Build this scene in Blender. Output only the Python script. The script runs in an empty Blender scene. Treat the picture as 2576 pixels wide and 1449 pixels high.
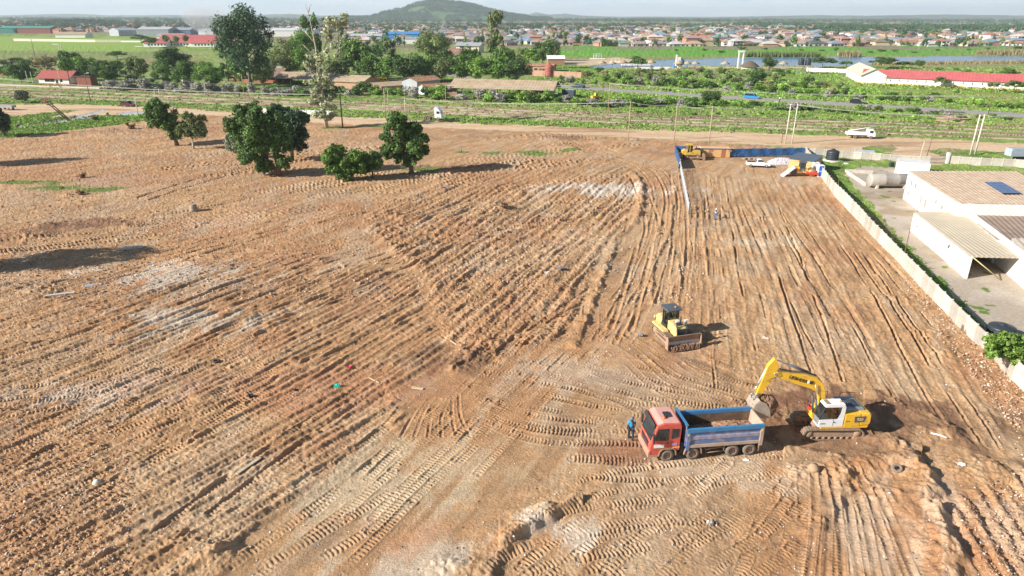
import bpy, math, random
import numpy as np
from mathutils import Vector, Matrix
SC = bpy.context.scene
COL = SC.collection
R = math.radians
# ------------------------------------------------------------------ camera, sky, sun, exposure
CAM_H = 28.0
FPX = 1717.0                       # focal length for a 2576 pixel wide picture (24 mm lens)
PITCH = math.atan((724.5 - 39.5) / FPX)
ROLL = math.atan(5 / 2576)
cam_d = bpy.data.cameras.new('camera'); cam = bpy.data.objects.new('camera', cam_d); COL.objects.link(cam)
cam_d.sensor_width = 36.0; cam_d.lens = 36.0 * FPX / 2576; cam_d.clip_start = 0.5; cam_d.clip_end = 60000
cam.location = (0, 0, CAM_H)
cam.matrix_world = Matrix.Translation((0, 0, CAM_H)) @ Matrix.Rotation(math.pi/2 - PITCH, 4, 'X') @ Matrix.Rotation(ROLL, 4, 'Z')
SC.camera = cam
SUN_EL, SUN_AZ = 27.0, 200.0       # where the sun stands, azimuth counted from +X
w = bpy.data.worlds.new('World'); SC.world = w; w.use_nodes = True
nt = w.node_tree; nt.nodes.clear()
wo = nt.nodes.new('ShaderNodeOutputWorld'); bg = nt.nodes.new('ShaderNodeBackground')
sky = nt.nodes.new('ShaderNodeTexSky'); sky.sky_type = 'NISHITA'; sky.sun_disc = False
sky.sun_elevation = R(SUN_EL); sky.sun_rotation = R(90 - SUN_AZ); sky.air_density = 1.0; sky.dust_density = 0.7; sky.ozone_density = 1.5
tc = nt.nodes.new('ShaderNodeTexCoord'); mp = nt.nodes.new('ShaderNodeMapping'); mp.inputs['Scale'].default_value = (11, 11, 75)
n1 = nt.nodes.new('ShaderNodeTexNoise'); n1.inputs['Scale'].default_value = 1.3; n1.inputs['Detail'].default_value = 7; n1.inputs['Roughness'].default_value = .6
cr = nt.nodes.new('ShaderNodeValToRGB'); cr.color_ramp.elements[0].position = .36; cr.color_ramp.elements[1].position = .62
mx = nt.nodes.new('ShaderNodeMix'); mx.data_type = 'RGBA'; mx.inputs[7].default_value = (9.6, 10.2, 10.6, 1)
ml = nt.nodes.new('ShaderNodeMath'); ml.operation = 'MULTIPLY'; ml.inputs[1].default_value = .8
L = nt.links.new
L(tc.outputs['Generated'], mp.inputs['Vector']); L(mp.outputs[0], n1.inputs['Vector']); L(n1.outputs['Fac'], cr.inputs[0])
L(cr.outputs[0], ml.inputs[0]); sx = nt.nodes.new('ShaderNodeSeparateXYZ'); fm_ = nt.nodes.new('ShaderNodeMapRange'); fm_.inputs[1].default_value = .12; fm_.inputs[2].default_value = .4; fm_.inputs[3].default_value = 1; fm_.inputs[4].default_value = 0; m3 = nt.nodes.new('ShaderNodeMath'); m3.operation = 'MULTIPLY'; L(tc.outputs['Generated'], sx.inputs[0]); L(sx.outputs[2], fm_.inputs[0]); L(fm_.outputs[0], m3.inputs[0]); L(ml.outputs[0], m3.inputs[1]); L(m3.outputs[0], mx.inputs[0]); m4 = nt.nodes.new('ShaderNodeMix'); m4.data_type = 'RGBA'; f4 = nt.nodes.new('ShaderNodeMapRange'); f4.inputs[2].default_value = .25; f4.inputs[3].default_value = .9; f4.inputs[4].default_value = 0; L(sx.outputs[2], f4.inputs[0]); L(f4.outputs[0], m4.inputs[0]); m4.inputs[7].default_value = (7.4, 9.4, 11.2, 1); L(sky.outputs[0], m4.inputs[6]); L(m4.outputs[2], mx.inputs[6]); L(mx.outputs[2], bg.inputs[0]); bg.inputs[1].default_value = 0.06
L(bg.outputs[0], wo.inputs[0])
sd = Vector((math.cos(R(SUN_AZ))*math.cos(R(SUN_EL)), math.sin(R(SUN_AZ))*math.cos(R(SUN_EL)), math.sin(R(SUN_EL))))
sl = bpy.data.lights.new('sun', 'SUN'); sl.energy = 5.0; sl.angle = R(.5); sl.color = (1, .945, .87)
so = bpy.data.objects.new('sun', sl); COL.objects.link(so); so.rotation_euler = (-sd).to_track_quat('-Z', 'Y').to_euler(); so.location = (0, 0, 200)
SC.view_settings.view_transform = 'Standard'; SC.view_settings.look = 'None'; SC.view_settings.exposure = 0.76; SC.view_settings.gamma = 1
SC.render.engine = 'CYCLES'
SC.cycles.max_bounces = 5; SC.cycles.diffuse_bounces = 3; SC.cycles.glossy_bounces = 2; SC.cycles.transmission_bounces = 3; SC.cycles.volume_bounces = 0
SC.cycles.caustics_reflective = False; SC.cycles.caustics_refractive = False
# ------------------------------------------------------------------ helpers
def at(px, py, z=0.0):
    """ground point (or point on the level z) seen at a place of the 2576 x 1449 photograph"""
    u = px - 1288; v = 724.5 - py
    c, s = math.cos(ROLL), math.sin(ROLL); u, v = u*c - v*s, u*s + v*c
    cp, sp = math.cos(PITCH), math.sin(PITCH)
    d = (u, FPX*cp + v*sp, -FPX*sp + v*cp); t = (z - CAM_H) / d[2]
    return (d[0]*t, d[1]*t)
def hgt(px, base, top):
    x, y = at(px, base); v = 724.5 - top + (px-1288)*math.sin(ROLL)
    return CAM_H - y*math.tan(PITCH - math.atan(v/FPX))
def wid(px, base, dpx):
    x, y = at(px, base); return dpx/FPX*(y*math.cos(PITCH) + CAM_H*math.sin(PITCH))
def _h(ix, iy, seed):
    n = (ix.astype(np.int64)*374761393 + iy.astype(np.int64)*668265263 + seed*1442695041) & 0xffffffff
    n = ((n ^ (n >> 13))*1274126177) & 0xffffffff; n = ((n ^ (n >> 16))*2246822519) & 0xffffffff
    return ((n ^ (n >> 15)) & 0xffffff)/float(0xffffff)
def noise(x, y, seed=0):
    ix = np.floor(x); iy = np.floor(y); fx = x-ix; fy = y-iy; fx = fx*fx*(3-2*fx); fy = fy*fy*(3-2*fy)
    a = _h(ix, iy, seed); b = _h(ix+1, iy, seed); c = _h(ix, iy+1, seed); d = _h(ix+1, iy+1, seed)
    return (a+(b-a)*fx)*(1-fy) + (c+(d-c)*fx)*fy
def fbm(x, y, seed=0, octv=4, gain=.5):
    s = 0; a = 1; t = 0
    for k in range(octv):
        s = s + a*noise(x*2**k + 17.3*k, y*2**k + 5.1*k, seed+k*31); t += a; a *= gain
    return s/t
def sstep(a, b, x):
    t = np.clip((x-a)/(b-a), 0, 1); return t*t*(3-2*t)
def pip(px, py, poly):
    ins = np.zeros(px.shape, bool); n = len(poly)
    for i in range(n):
        x1, y1 = poly[i]; x2, y2 = poly[(i+1) % n]
        if y1 == y2: continue
        ins ^= ((py < y1) != (py < y2)) & (px < (x2-x1)*(py-y1)/(y2-y1) + x1)
    return ins
def W(*pts): return [at(*p) for p in pts]
def tag(o, label=None, cat=None, group=None, kind=None):
    if label: o['label'] = label
    if cat: o['category'] = cat
    if group: o['group'] = group
    if kind: o['kind'] = kind
    return o
def empty(name, loc=(0, 0, 0), rz=0, label=None, cat=None, group=None):
    o = bpy.data.objects.new(name, None); COL.objects.link(o); o.location = loc if len(loc) == 3 else (loc[0], loc[1], 0); o.rotation_euler = (0, 0, rz)
    o.empty_display_size = .3
    return tag(o, label, cat, group)
def npmesh(name, V, F, mat=None, smooth=False, col=None):
    """V (n,3), F (m,k) numpy; col per vertex rgb"""
    me = bpy.data.meshes.new(name); V = np.asarray(V, np.float32); F = np.asarray(F, np.int32)
    me.vertices.add(len(V)); me.vertices.foreach_set('co', V.ravel())
    k = F.shape[1]; me.loops.add(F.size); me.loops.foreach_set('vertex_index', F.ravel())
    me.polygons.add(len(F)); me.polygons.foreach_set('loop_start', np.arange(0, F.size, k, dtype=np.int32))
    if smooth: me.polygons.foreach_set('use_smooth', np.ones(len(F), bool))
    if col is not None:
        a = me.color_attributes.new('Col', 'FLOAT_COLOR', 'POINT'); c = np.ones((len(V), 4), np.float32); c[:, :3] = col
        a.data.foreach_set('color', c.ravel())
    me.update(calc_edges=True)
    if mat: me.materials.append(mat)
    return me
def link(name, me, parent=None, loc=None, rz=None):
    o = bpy.data.objects.new(name, me); COL.objects.link(o)
    if parent: o.parent = parent
    if loc is not None: o.location = loc if len(loc) == 3 else (loc[0], loc[1], 0)
    if rz is not None: o.rotation_euler = (0, 0, rz)
    return o
def copy_tree(o, parent=None):
    c = o.copy(); COL.objects.link(c); c.parent = parent
    for ch in list(KIDS.get(o.name, ())): copy_tree_child(ch, c)
    return c
KIDS = {}
def kids(root, *ch): KIDS[root.name] = [c for c in ch if c]
def copy_tree_child(ch, p):
    c = ch.copy(); COL.objects.link(c); c.parent = p
    for g in KIDS.get(ch.name, ()): copy_tree_child(g, c)
# ---- materials
MATS = {}
def pm(name, rgb, rough=.65, metal=0, var=.18, scale=2.0, bump=0, bscale=20, dirt=None, dirt_amt=.4, objcol=False, spec=.4, vcol=False, coat=0):
    if name in MATS: return MATS[name]
    m = bpy.data.materials.new(name); m.use_nodes = True; t = m.node_tree; b = t.nodes['Principled BSDF']; N = t.nodes.new; K = t.links.new
    b.inputs['Roughness'].default_value = rough; b.inputs['Metallic'].default_value = metal; b.inputs['Specular IOR Level'].default_value = spec
    if coat: b.inputs['Coat Weight'].default_value = coat; b.inputs['Coat Roughness'].default_value = .1
    tcn = N('ShaderNodeTexCoord'); nz = N('ShaderNodeTexNoise'); nz.inputs['Scale'].default_value = scale; nz.inputs['Detail'].default_value = 6; nz.inputs['Roughness'].default_value = .62
    K(tcn.outputs['Object'], nz.inputs['Vector'])
    mr = N('ShaderNodeMapRange'); mr.inputs[1].default_value = .3; mr.inputs[2].default_value = .7; mr.inputs[3].default_value = 1-var; mr.inputs[4].default_value = 1+var
    K(nz.outputs['Fac'], mr.inputs[0])
    hs = N('ShaderNodeHueSaturation'); K(mr.outputs[0], hs.inputs['Value']); hs.inputs['Color'].default_value = (*rgb, 1)
    if objcol: oi = N('ShaderNodeObjectInfo'); K(oi.outputs['Color'], hs.inputs['Color'])
    if vcol: va = N('ShaderNodeVertexColor'); va.layer_name = 'Col'; K(va.outputs['Color'], hs.inputs['Color'])
    out = hs.outputs[0]
    if dirt:
        n2 = N('ShaderNodeTexNoise'); n2.inputs['Scale'].default_value = scale*1.7; n2.inputs['Detail'].default_value = 8; n2.inputs['Roughness'].default_value = .7
        K(tcn.outputs['Object'], n2.inputs['Vector']); r2 = N('ShaderNodeMapRange'); r2.inputs[1].default_value = .62-.35*dirt_amt; r2.inputs[2].default_value = .80-.35*dirt_amt
        r2.inputs[4].default_value = .9; K(n2.outputs['Fac'], r2.inputs[0]); mm = N('ShaderNodeMix'); mm.data_type = 'RGBA'; K(r2.outputs[0], mm.inputs[0]); K(out, mm.inputs[6]); mm.inputs[7].default_value = (*dirt, 1); out = mm.outputs[2]
    K(out, b.inputs['Base Color'])
    if bump:
        n3 = N('ShaderNodeTexNoise'); n3.inputs['Scale'].default_value = bscale; n3.inputs['Detail'].default_value = 5; K(tcn.outputs['Object'], n3.inputs['Vector'])
        bp = N('ShaderNodeBump'); bp.inputs['Strength'].default_value = bump; bp.inputs['Distance'].default_value = .1; K(n3.outputs['Fac'], bp.inputs['Height']); K(bp.outputs[0], b.inputs['Normal'])
    MATS[name] = m; return m
def glass(name='window_glass', rgb=(.02, .03, .035)):
    return pm(name, rgb, rough=.08, var=.05, spec=.8)
def leafmat(name, rgb, var=.3, trans=.25):
    if name in MATS: return MATS[name]
    m = bpy.data.materials.new(name); m.use_nodes = True; t = m.node_tree; b = t.nodes['Principled BSDF']; N = t.nodes.new; K = t.links.new
    b.inputs['Roughness'].default_value = .62; b.inputs['Specular IOR Level'].default_value = .25
    va = N('ShaderNodeVertexColor'); va.layer_name = 'Col'; mm = N('ShaderNodeMix'); mm.data_type = 'RGBA'; mm.blend_type = 'MULTIPLY'; mm.inputs[0].default_value = 1
    mm.inputs[6].default_value = (*rgb, 1); K(va.outputs['Color'], mm.inputs[7])
    oi = N('ShaderNodeObjectInfo'); mr = N('ShaderNodeMapRange'); mr.inputs[3].default_value = .8; mr.inputs[4].default_value = 1.25; K(oi.outputs['Random'], mr.inputs[0])
    hs = N('ShaderNodeHueSaturation'); K(mr.outputs[0], hs.inputs['Value']); K(mm.outputs[2], hs.inputs['Color']); K(hs.outputs[0], b.inputs['Base Color'])
    tr = N('ShaderNodeBsdfTranslucent'); K(hs.outputs[0], tr.inputs[0]); ms = N('ShaderNodeMixShader'); ms.inputs[0].default_value = trans
    K(b.outputs[0], ms.inputs[1]); K(tr.outputs[0], ms.inputs[2]); K(ms.outputs[0], t.nodes['Material Output'].inputs[0])
    MATS[name] = m; return m
# ---- mesh builder
class MB:
    def __init__(s): s.v = []; s.f = []; s.sm = []
    def add(s, vs, fs, smooth=False):
        n = len(s.v); s.v += [tuple(p) for p in vs]; s.f += [tuple(i+n for i in f) for f in fs]; s.sm += [smooth]*len(fs); return s
    def box(s, x0, x1, y0, y1, z0, z1, M=None):
        P = [(x0, y0, z0), (x1, y0, z0), (x1, y1, z0), (x0, y1, z0), (x0, y0, z1), (x1, y0, z1), (x1, y1, z1), (x0, y1, z1)]
        if M: P = [M @ Vector(p) for p in P]
        return s.add(P, [(0, 3, 2, 1), (4, 5, 6, 7), (0, 1, 5, 4), (1, 2, 6, 5), (2, 3, 7, 6), (3, 0, 4, 7)])
    def prism(s, prof, y0, y1, axis='y', M=None, bev=0):
        """profile of (a, z) pairs swept between y0 and y1 (axis y: a is x; axis x: a is y)"""
        rings = [(y0, prof), (y1, prof)]
        if bev:
            cx = sum(p[0] for p in prof)/len(prof); cz = sum(p[1] for p in prof)/len(prof)
            def shr(pr):
                o = []
                for a, z in pr:
                    dx, dz = a-cx, z-cz; l = math.hypot(dx, dz) or 1; o.append((a-dx/l*bev, z-dz/l*bev))
                return o
            sg = 1 if y1 > y0 else -1
            rings = [(y0, shr(prof)), (y0+bev*sg, prof), (y1-bev*sg, prof), (y1, shr(prof))]
        n = len(prof); P = []
        for yy, pr in rings:
            for a, z in pr: P.append((a, yy, z) if axis == 'y' else (yy, a, z))
        if M: P = [M @ Vector(p) for p in P]
        fs = []
        for r in range(len(rings)-1):
            for i in range(n): j = (i+1) % n; fs.append((r*n+i, r*n+j, (r+1)*n+j, (r+1)*n+i))
        fs += [tuple(range(n-1, -1, -1)), tuple((len(rings)-1)*n+i for i in range(n))]
        return s.add(P, fs)
    def tube(s, pts, r, seg=8, cap=True, smooth=True):
        pts = [Vector(p) for p in pts]; rs = r if isinstance(r, (list, tuple)) else [r]*len(pts); P = []
        for i, p in enumerate(pts):
            d = (pts[min(i+1, len(pts)-1)] - pts[max(i-1, 0)]).normalized(); a = Vector((0, 0, 1)) if abs(d.z) < .9 else Vector((1, 0, 0))
            u = d.cross(a).normalized(); v = d.cross(u)
            for k in range(seg): t = 2*math.pi*k/seg; P.append(p + (u*math.cos(t)+v*math.sin(t))*rs[i])
        fs = []
        for i in range(len(pts)-1):
            for k in range(seg): j = (k+1) % seg; fs.append((i*seg+k, i*seg+j, (i+1)*seg+j, (i+1)*seg+k))
        s.add(P, fs, smooth)
        if cap: n = len(s.v)-len(P); s.f += [tuple(n+k for k in range(seg-1, -1, -1)), tuple(n+(len(pts)-1)*seg+k for k in range(seg))]; s.sm += [False]*2
        return s
    def cyl(s, a, b, r, seg=12): return s.tube([a, b], r, seg)
    def wheel(s, x, y, z, r, wdt, seg=20):
        """tyre: lathe about the y axis"""
        pr = [(r*.55, -wdt/2), (r*.62, -wdt/2), (r*.93, -wdt/2), (r, -wdt*.36), (r, wdt*.36), (r*.93, wdt/2), (r*.62, wdt/2), (r*.55, wdt/2)]
        return s.lathe(pr, (x, y, z), 'y', seg, True)
    def lathe(s, pr, c, axis='z', seg=16, closed=False, smooth=True):
        P = []; n = len(pr)
        for k in range(seg):
            t = 2*math.pi*k/seg; ct, st = math.cos(t), math.sin(t)
            for r, h in pr:
                P.append((c[0]+r*ct, c[1]+h, c[2]+r*st) if axis == 'y' else (c[0]+r*ct, c[1]+r*st, c[2]+h) if axis == 'z' else (c[0]+h, c[1]+r*ct, c[2]+r*st))
        fs = []
        for k in range(seg):
            j = (k+1) % seg
            for i in range(n-1 if not closed else n): i2 = (i+1) % n; fs.append((k*n+i, k*n+i2, j*n+i2, j*n+i))
        return s.add(P, fs, smooth)
    def build(s, name, mat, parent=None, loc=None, rz=None, mesh_only=False):
        me = bpy.data.meshes.new(name); me.from_pydata(s.v, [], s.f); me.polygons.foreach_set('use_smooth', s.sm)
        if mat: me.materials.append(mat)
        me.update()
        if mesh_only: return me
        return link(name, me, parent, loc, rz)
def bevel(o, wd=.03, seg=2):
    m = o.modifiers.new('bevel', 'BEVEL'); m.width = wd; m.segments = seg; m.limit_method = 'ANGLE'; m.angle_limit = R(40); return o
rng = np.random.default_rng(7); rnd = random.Random(11)
# ------------------------------------------------------------------ the land: one sheet of vertices, denser near the viewer, split by what covers it
_a = np.radians(np.arange(54.0, .115, -.052)); ROWY = CAM_H/np.tan(_a); NR = len(ROWY)
NC = 1720; _t = np.linspace(-.92, .92, NC)
DEPTH = ROWY*math.cos(PITCH) + CAM_H*math.sin(PITCH)
X = DEPTH[:, None]*_t[None, :]; Y = np.repeat(ROWY[:, None], NC, 1)
near = ROWY < 420
Z = np.zeros_like(X)
def lerp3(c, d, m): return c + (np.asarray(d)[None, None, :]-c)*m[..., None]
# classes: 0 grass, 1 soil, 2 dirt road, 3 asphalt, 4 water, 5 concrete yard, 6 ballast, 7 sand, 8 puddle
CL = np.zeros(X.shape, np.int8)
wx = X + (fbm(X/6, Y/6, 3, 3)-.5)*3.0; wy = Y + (fbm(X/6, Y/6, 9, 3)-.5)*3.0
WALL = [(2025, 380), (2290, 680), (2450, 850), (2600, 1003)]     # foot line of the long concrete wall
SOIL = W((-700, 420), (0, 352), (100, 338), (230, 322), (390, 300), (560, 288), (700, 300), (1060, 318), (1300, 327), (1600, 345), (2022, 376), (2290, 684), (2450, 855), (2600, 1010), (3300, 1900), (3000, 2600), (-1500, 2600), (-1500, 900))
ROADU = [(-900, 246), (0, 262), (170, 263), (330, 266), (470, 273), (560, 280), (760, 290), (1000, 300), (1200, 311), (1500, 322), (1700, 329), (2000, 339), (2250, 347), (2400, 353), (2576, 362), (3300, 400)]
ROADL = [(3300, 465), (2576, 402), (2480, 402), (2330, 384), (2250, 384), (2060, 376), (1900, 364), (1700, 353), (1500, 341), (1300, 330), (1060, 319), (900, 314), (700, 302), (600, 294), (480, 290), (330, 288), (240, 290), (120, 296), (60, 300), (0, 298), (-900, 300)]
ROAD = W(*ROADU, *ROADL)
inpoly = lambda P: pip(wx, wy, P)
bl = np.linspace(0, 1, 40)
CL[inpoly(SOIL)] = 1
def band(line, half, jitter=True):
    P = W(*line) if isinstance(line[0][0], (int, float)) and line[0][1] > 0 and max(p[1] for p in line) < 2000 else line
    d = np.full(X.shape, 1e9)
    return dist_line(P, X, Y)
def dist_line(P, gx, gy):
    """distance to a polyline and arc length of the nearest point and signed side"""
    D = np.full(gx.shape, 1e9); S = np.zeros(gx.shape); SG = np.zeros(gx.shape); acc = 0
    for (x1, y1), (x2, y2) in zip(P, P[1:]):
        dx, dy = x2-x1, y2-y1; l = math.hypot(dx, dy) or 1e-6
        t = np.clip(((gx-x1)*dx+(gy-y1)*dy)/l/l, 0, 1); ex = gx-x1-t*dx; ey = gy-y1-t*dy; d = np.hypot(ex, ey)
        m = d < D; D = np.where(m, d, D); S = np.where(m, acc+t*l, S); SG = np.where(m, (dx*ey-dy*ex)/l, SG); acc += l
    return D, S, SG
def smooth_line(pts, step=1.0, closed=False):
    P = [np.array(p, float) for p in pts]; P = [2*P[0]-P[1]] + P + [2*P[-1]-P[-2]]; out = []
    for i in range(1, len(P)-2):
        n = max(2, int(np.linalg.norm(P[i+1]-P[i])/step))
        for k in range(n):
            t = k/n; a, b, c, d = P[i-1], P[i], P[i+1], P[i+2]
            out.append(tuple(.5*((2*b)+(c-a)*t+(2*a-5*b+4*c-d)*t*t+(3*b-a-3*c+d)*t**3)))
    out.append(tuple(P[-2])); return out
YARD = W((2125, 440), (2165, 418), (2300, 425), (2576, 470), (3300, 700), (3500, 1200), (2750, 1120), (2600, 985), (2490, 838), (2335, 676), (2222, 550))
COMP = W((2025, 378), (2130, 384), (2576, 420), (3300, 480), (3600, 1100), (2620, 1020), (2460, 855), (2290, 684))
CL[inpoly(COMP)] = 0
CL[pip(X + (noise(X/1.5, Y/1.5, 5)-.5)*1.0, Y, YARD)] = 5
CL[inpoly(ROAD)] = 2
CL[inpoly(W((2230, 375), (2350, 378), (2440, 392), (2420, 415), (2310, 412), (2250, 396)))] = 2
for P in ([(1690+460, 378), (1790+460, 366), (1870+460, 372), (1850+460, 383), (1720+460, 384)],): pass
# grass islands beside the road (right) and the green patch on the left
GR = [W((2165, 378), (2190, 367), (2250, 366), (2262, 375), (2240, 382), (2180, 383)), W((2322, 382), (2370, 374), (2480, 380), (2576, 392), (3000, 410), (3000, 425), (2500, 402), (2380, 396)),
      W((-300, 380), (0, 352), (110, 338), (240, 318), (330, 305), (250, 298), (160, 303), (60, 322), (-50, 335), (-300, 350)), W((-200, 300), (0, 303), (90, 304), (160, 285), (200, 278), (165, 277), (60, 292), (-200, 294)),
      W((330, 304), (400, 288), (440, 292), (390, 306)), W((30, 330), (330, 300), (300, 296), (100, 316))]
for P in GR: CL[inpoly(P)] = 0
# water streaks by the left road
for P in ([(45, 318), (130, 306), (235, 294), (238, 297), (150, 309), (50, 323)], [(290, 285), (350, 281), (408, 277), (412, 282), (350, 287), (300, 290)], [(150, 303), (200, 290), (255, 277), (262, 281), (215, 294), (160, 306)]): CL[inpoly(W(*P))] = 8
HWY = smooth_line(W((1200, 201), (1350, 212), (1460, 221), (1700, 237), (1890, 249), (2100, 261), (2350, 277), (2576, 291), (3100, 322)), 6)
sub = (Y > 130) & (Y < 560)
ys, ye = np.searchsorted(ROWY, [120, 600])
D_, S_, G_ = dist_line(HWY, X[ys:ye], Y[ys:ye]); CL[ys:ye][D_ < 5.3] = 3; HD = np.full(X.shape, 99.0); HD[ys:ye] = D_
HW2 = smooth_line(W((380, 196), (700, 183), (1000, 176), (1180, 196)), 8)
D_, S_, G_ = dist_line(HW2, X[ys:ye], Y[ys:ye]); CL[ys:ye][D_ < 3.5] = 3
WATER = W((1480, 167), (1560, 159), (1650, 153), (1850, 146.5), (2100, 144.5), (2576, 142), (3300, 140), (3300, 156), (2576, 155), (2360, 157), (2200, 163), (2060, 167), (1800, 165), (1620, 169), (1500, 172))
CL[inpoly(WATER)] = 4
CL[inpoly(W((1380, 160), (1420, 151), (1540, 146), (1640, 153), (1560, 160), (1470, 165))) | inpoly(W((1560, 171), (1620, 168.5), (2060, 167), (2060, 172), (1620, 173.5)))] = 7
CL[inpoly(W((2352, 286), (2440, 292), (2420, 310), (2350, 305)))] = 2
# ------------------------------------------------------------------ rail yard ground
RAILS = [[(-300, 208), (0, 217), (300, 228), (600, 243), (900, 258), (1200, 273), (1500, 287), (1800, 296), (2200, 309), (2576, 322), (3000, 337)],
         [(-300, 214), (0, 224), (300, 236), (600, 252), (900, 264), (1200, 279), (1500, 293), (1800, 302), (2200, 316), (2576, 330), (3000, 346)],
         [(-300, 220), (0, 231), (300, 244), (560, 256), (820, 266), (1200, 285), (1500, 300), (1800, 309), (2200, 324), (2576, 340), (3000, 357)],
         [(-300, 226), (0, 238), (260, 250), (470, 258), (760, 268), (1100, 284), (1500, 306), (1800, 316), (2150, 331), (2576, 350), (3000, 369)]]
RW = [smooth_line(W(*r), 5) for r in RAILS]
RD = np.full(X.shape, 99.0)
for P in RW: d, s_, g_ = dist_line(P, X[ys:ye], Y[ys:ye]); RD[ys:ye] = np.minimum(RD[ys:ye], d)
m6 = (RD < 1.4 + 1.3*(noise(X/7, Y/4, 44)-.5)) & (CL == 0); CL[m6 & (noise(X/11, Y/6, 71) > .34)] = 6
# ------------------------------------------------------------------ colours
C = np.zeros(X.shape + (3,)); n20 = fbm(X/26, Y/26, 1, 4); n5 = fbm(X/5, Y/5, 2, 4); n1 = fbm(X/1.1, Y/1.1, 4, 3); nf = noise(X/.35, Y/.35, 8)
GREEN = np.array((.18, .275, .055)); C[:] = GREEN
C = lerp3(C, (.25, .32, .085), sstep(.42, .68, n20)); C = lerp3(C, (.11, .17, .045), sstep(.5, .72, n5)*.7); C = lerp3(C, (.34, .27, .16), sstep(.52, .70, fbm(X/12, Y/12, 51, 4))*.75)
def paint(P, col, amt=1.0, soft=None):
    m = inpoly(W(*P)) & (CL == 0); mm = np.where(m, amt, 0.0); return lerp3(C, col, mm*(.75+.5*(n5-.5)))
lawn = (.25, .38, .06)
C = paint([(-400, 92), (260, 93), (560, 100), (560, 123), (300, 130), (-400, 124)], lawn, 1)
C = paint([(-400, 128), (400, 130), (500, 150), (300, 158), (-400, 150)], (.20, .20, .09), .55)
C = paint([(345, 153), (520, 150), (500, 166), (340, 164)], (.26, .18, .10), .9)
C = paint([(1350, 121), (1420, 117), (1600, 116), (2576, 115), (3300, 113), (3300, 141), (2576, 140), (1800, 144), (1500, 145), (1380, 137)], (.11, .32, .03), 1)
C = paint([(1400, 145), (1560, 143), (2576, 139), (3300, 138), (3300, 142), (2576, 143), (1560, 148), (1400, 149)], (.28, .22, .11), .8)
C = paint([(1950, 166), (2200, 160), (2576, 156), (3300, 156), (3300, 178), (2576, 184), (2240, 176)], (.27, .23, .12), .75)
C = paint([(1550, 181), (1950, 178), (1900, 200), (1560, 196)], (.24, .19, .13), .7)
C = paint([(2200, 222), (2576, 232), (3300, 262), (3300, 300), (2576, 262), (2300, 248)], (.25, .29, .08), .85)
C = paint([(1330, 160), (1500, 165), (1540, 186), (1330, 190)], (.16, .29, .04), .8)
town = sstep(60, 0, np.abs(0*X)) * 0
tm = ((Y > 640) & (X > -330-0*Y) | (Y > 1150)) & (Y < 3600)
C = lerp3(C, (.24, .20, .13), np.where(tm & (CL == 0), sstep(.36, .55, fbm(X/40, Y/40, 61, 3)), 0))
fm = Y > 3300; st = fbm(X/900, Y/260, 77, 3)
C = lerp3(C, (.16, .22, .06), np.where(fm, sstep(.40, .46, st), 0)); C = lerp3(C, (.20, .14, .10), np.where(fm, sstep(.54, .58, st), 0)); C = lerp3(C, (.04, .075, .03), np.where(fm, sstep(.60, .64, fbm(X/500, Y/500, 81, 4)), 0))
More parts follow.
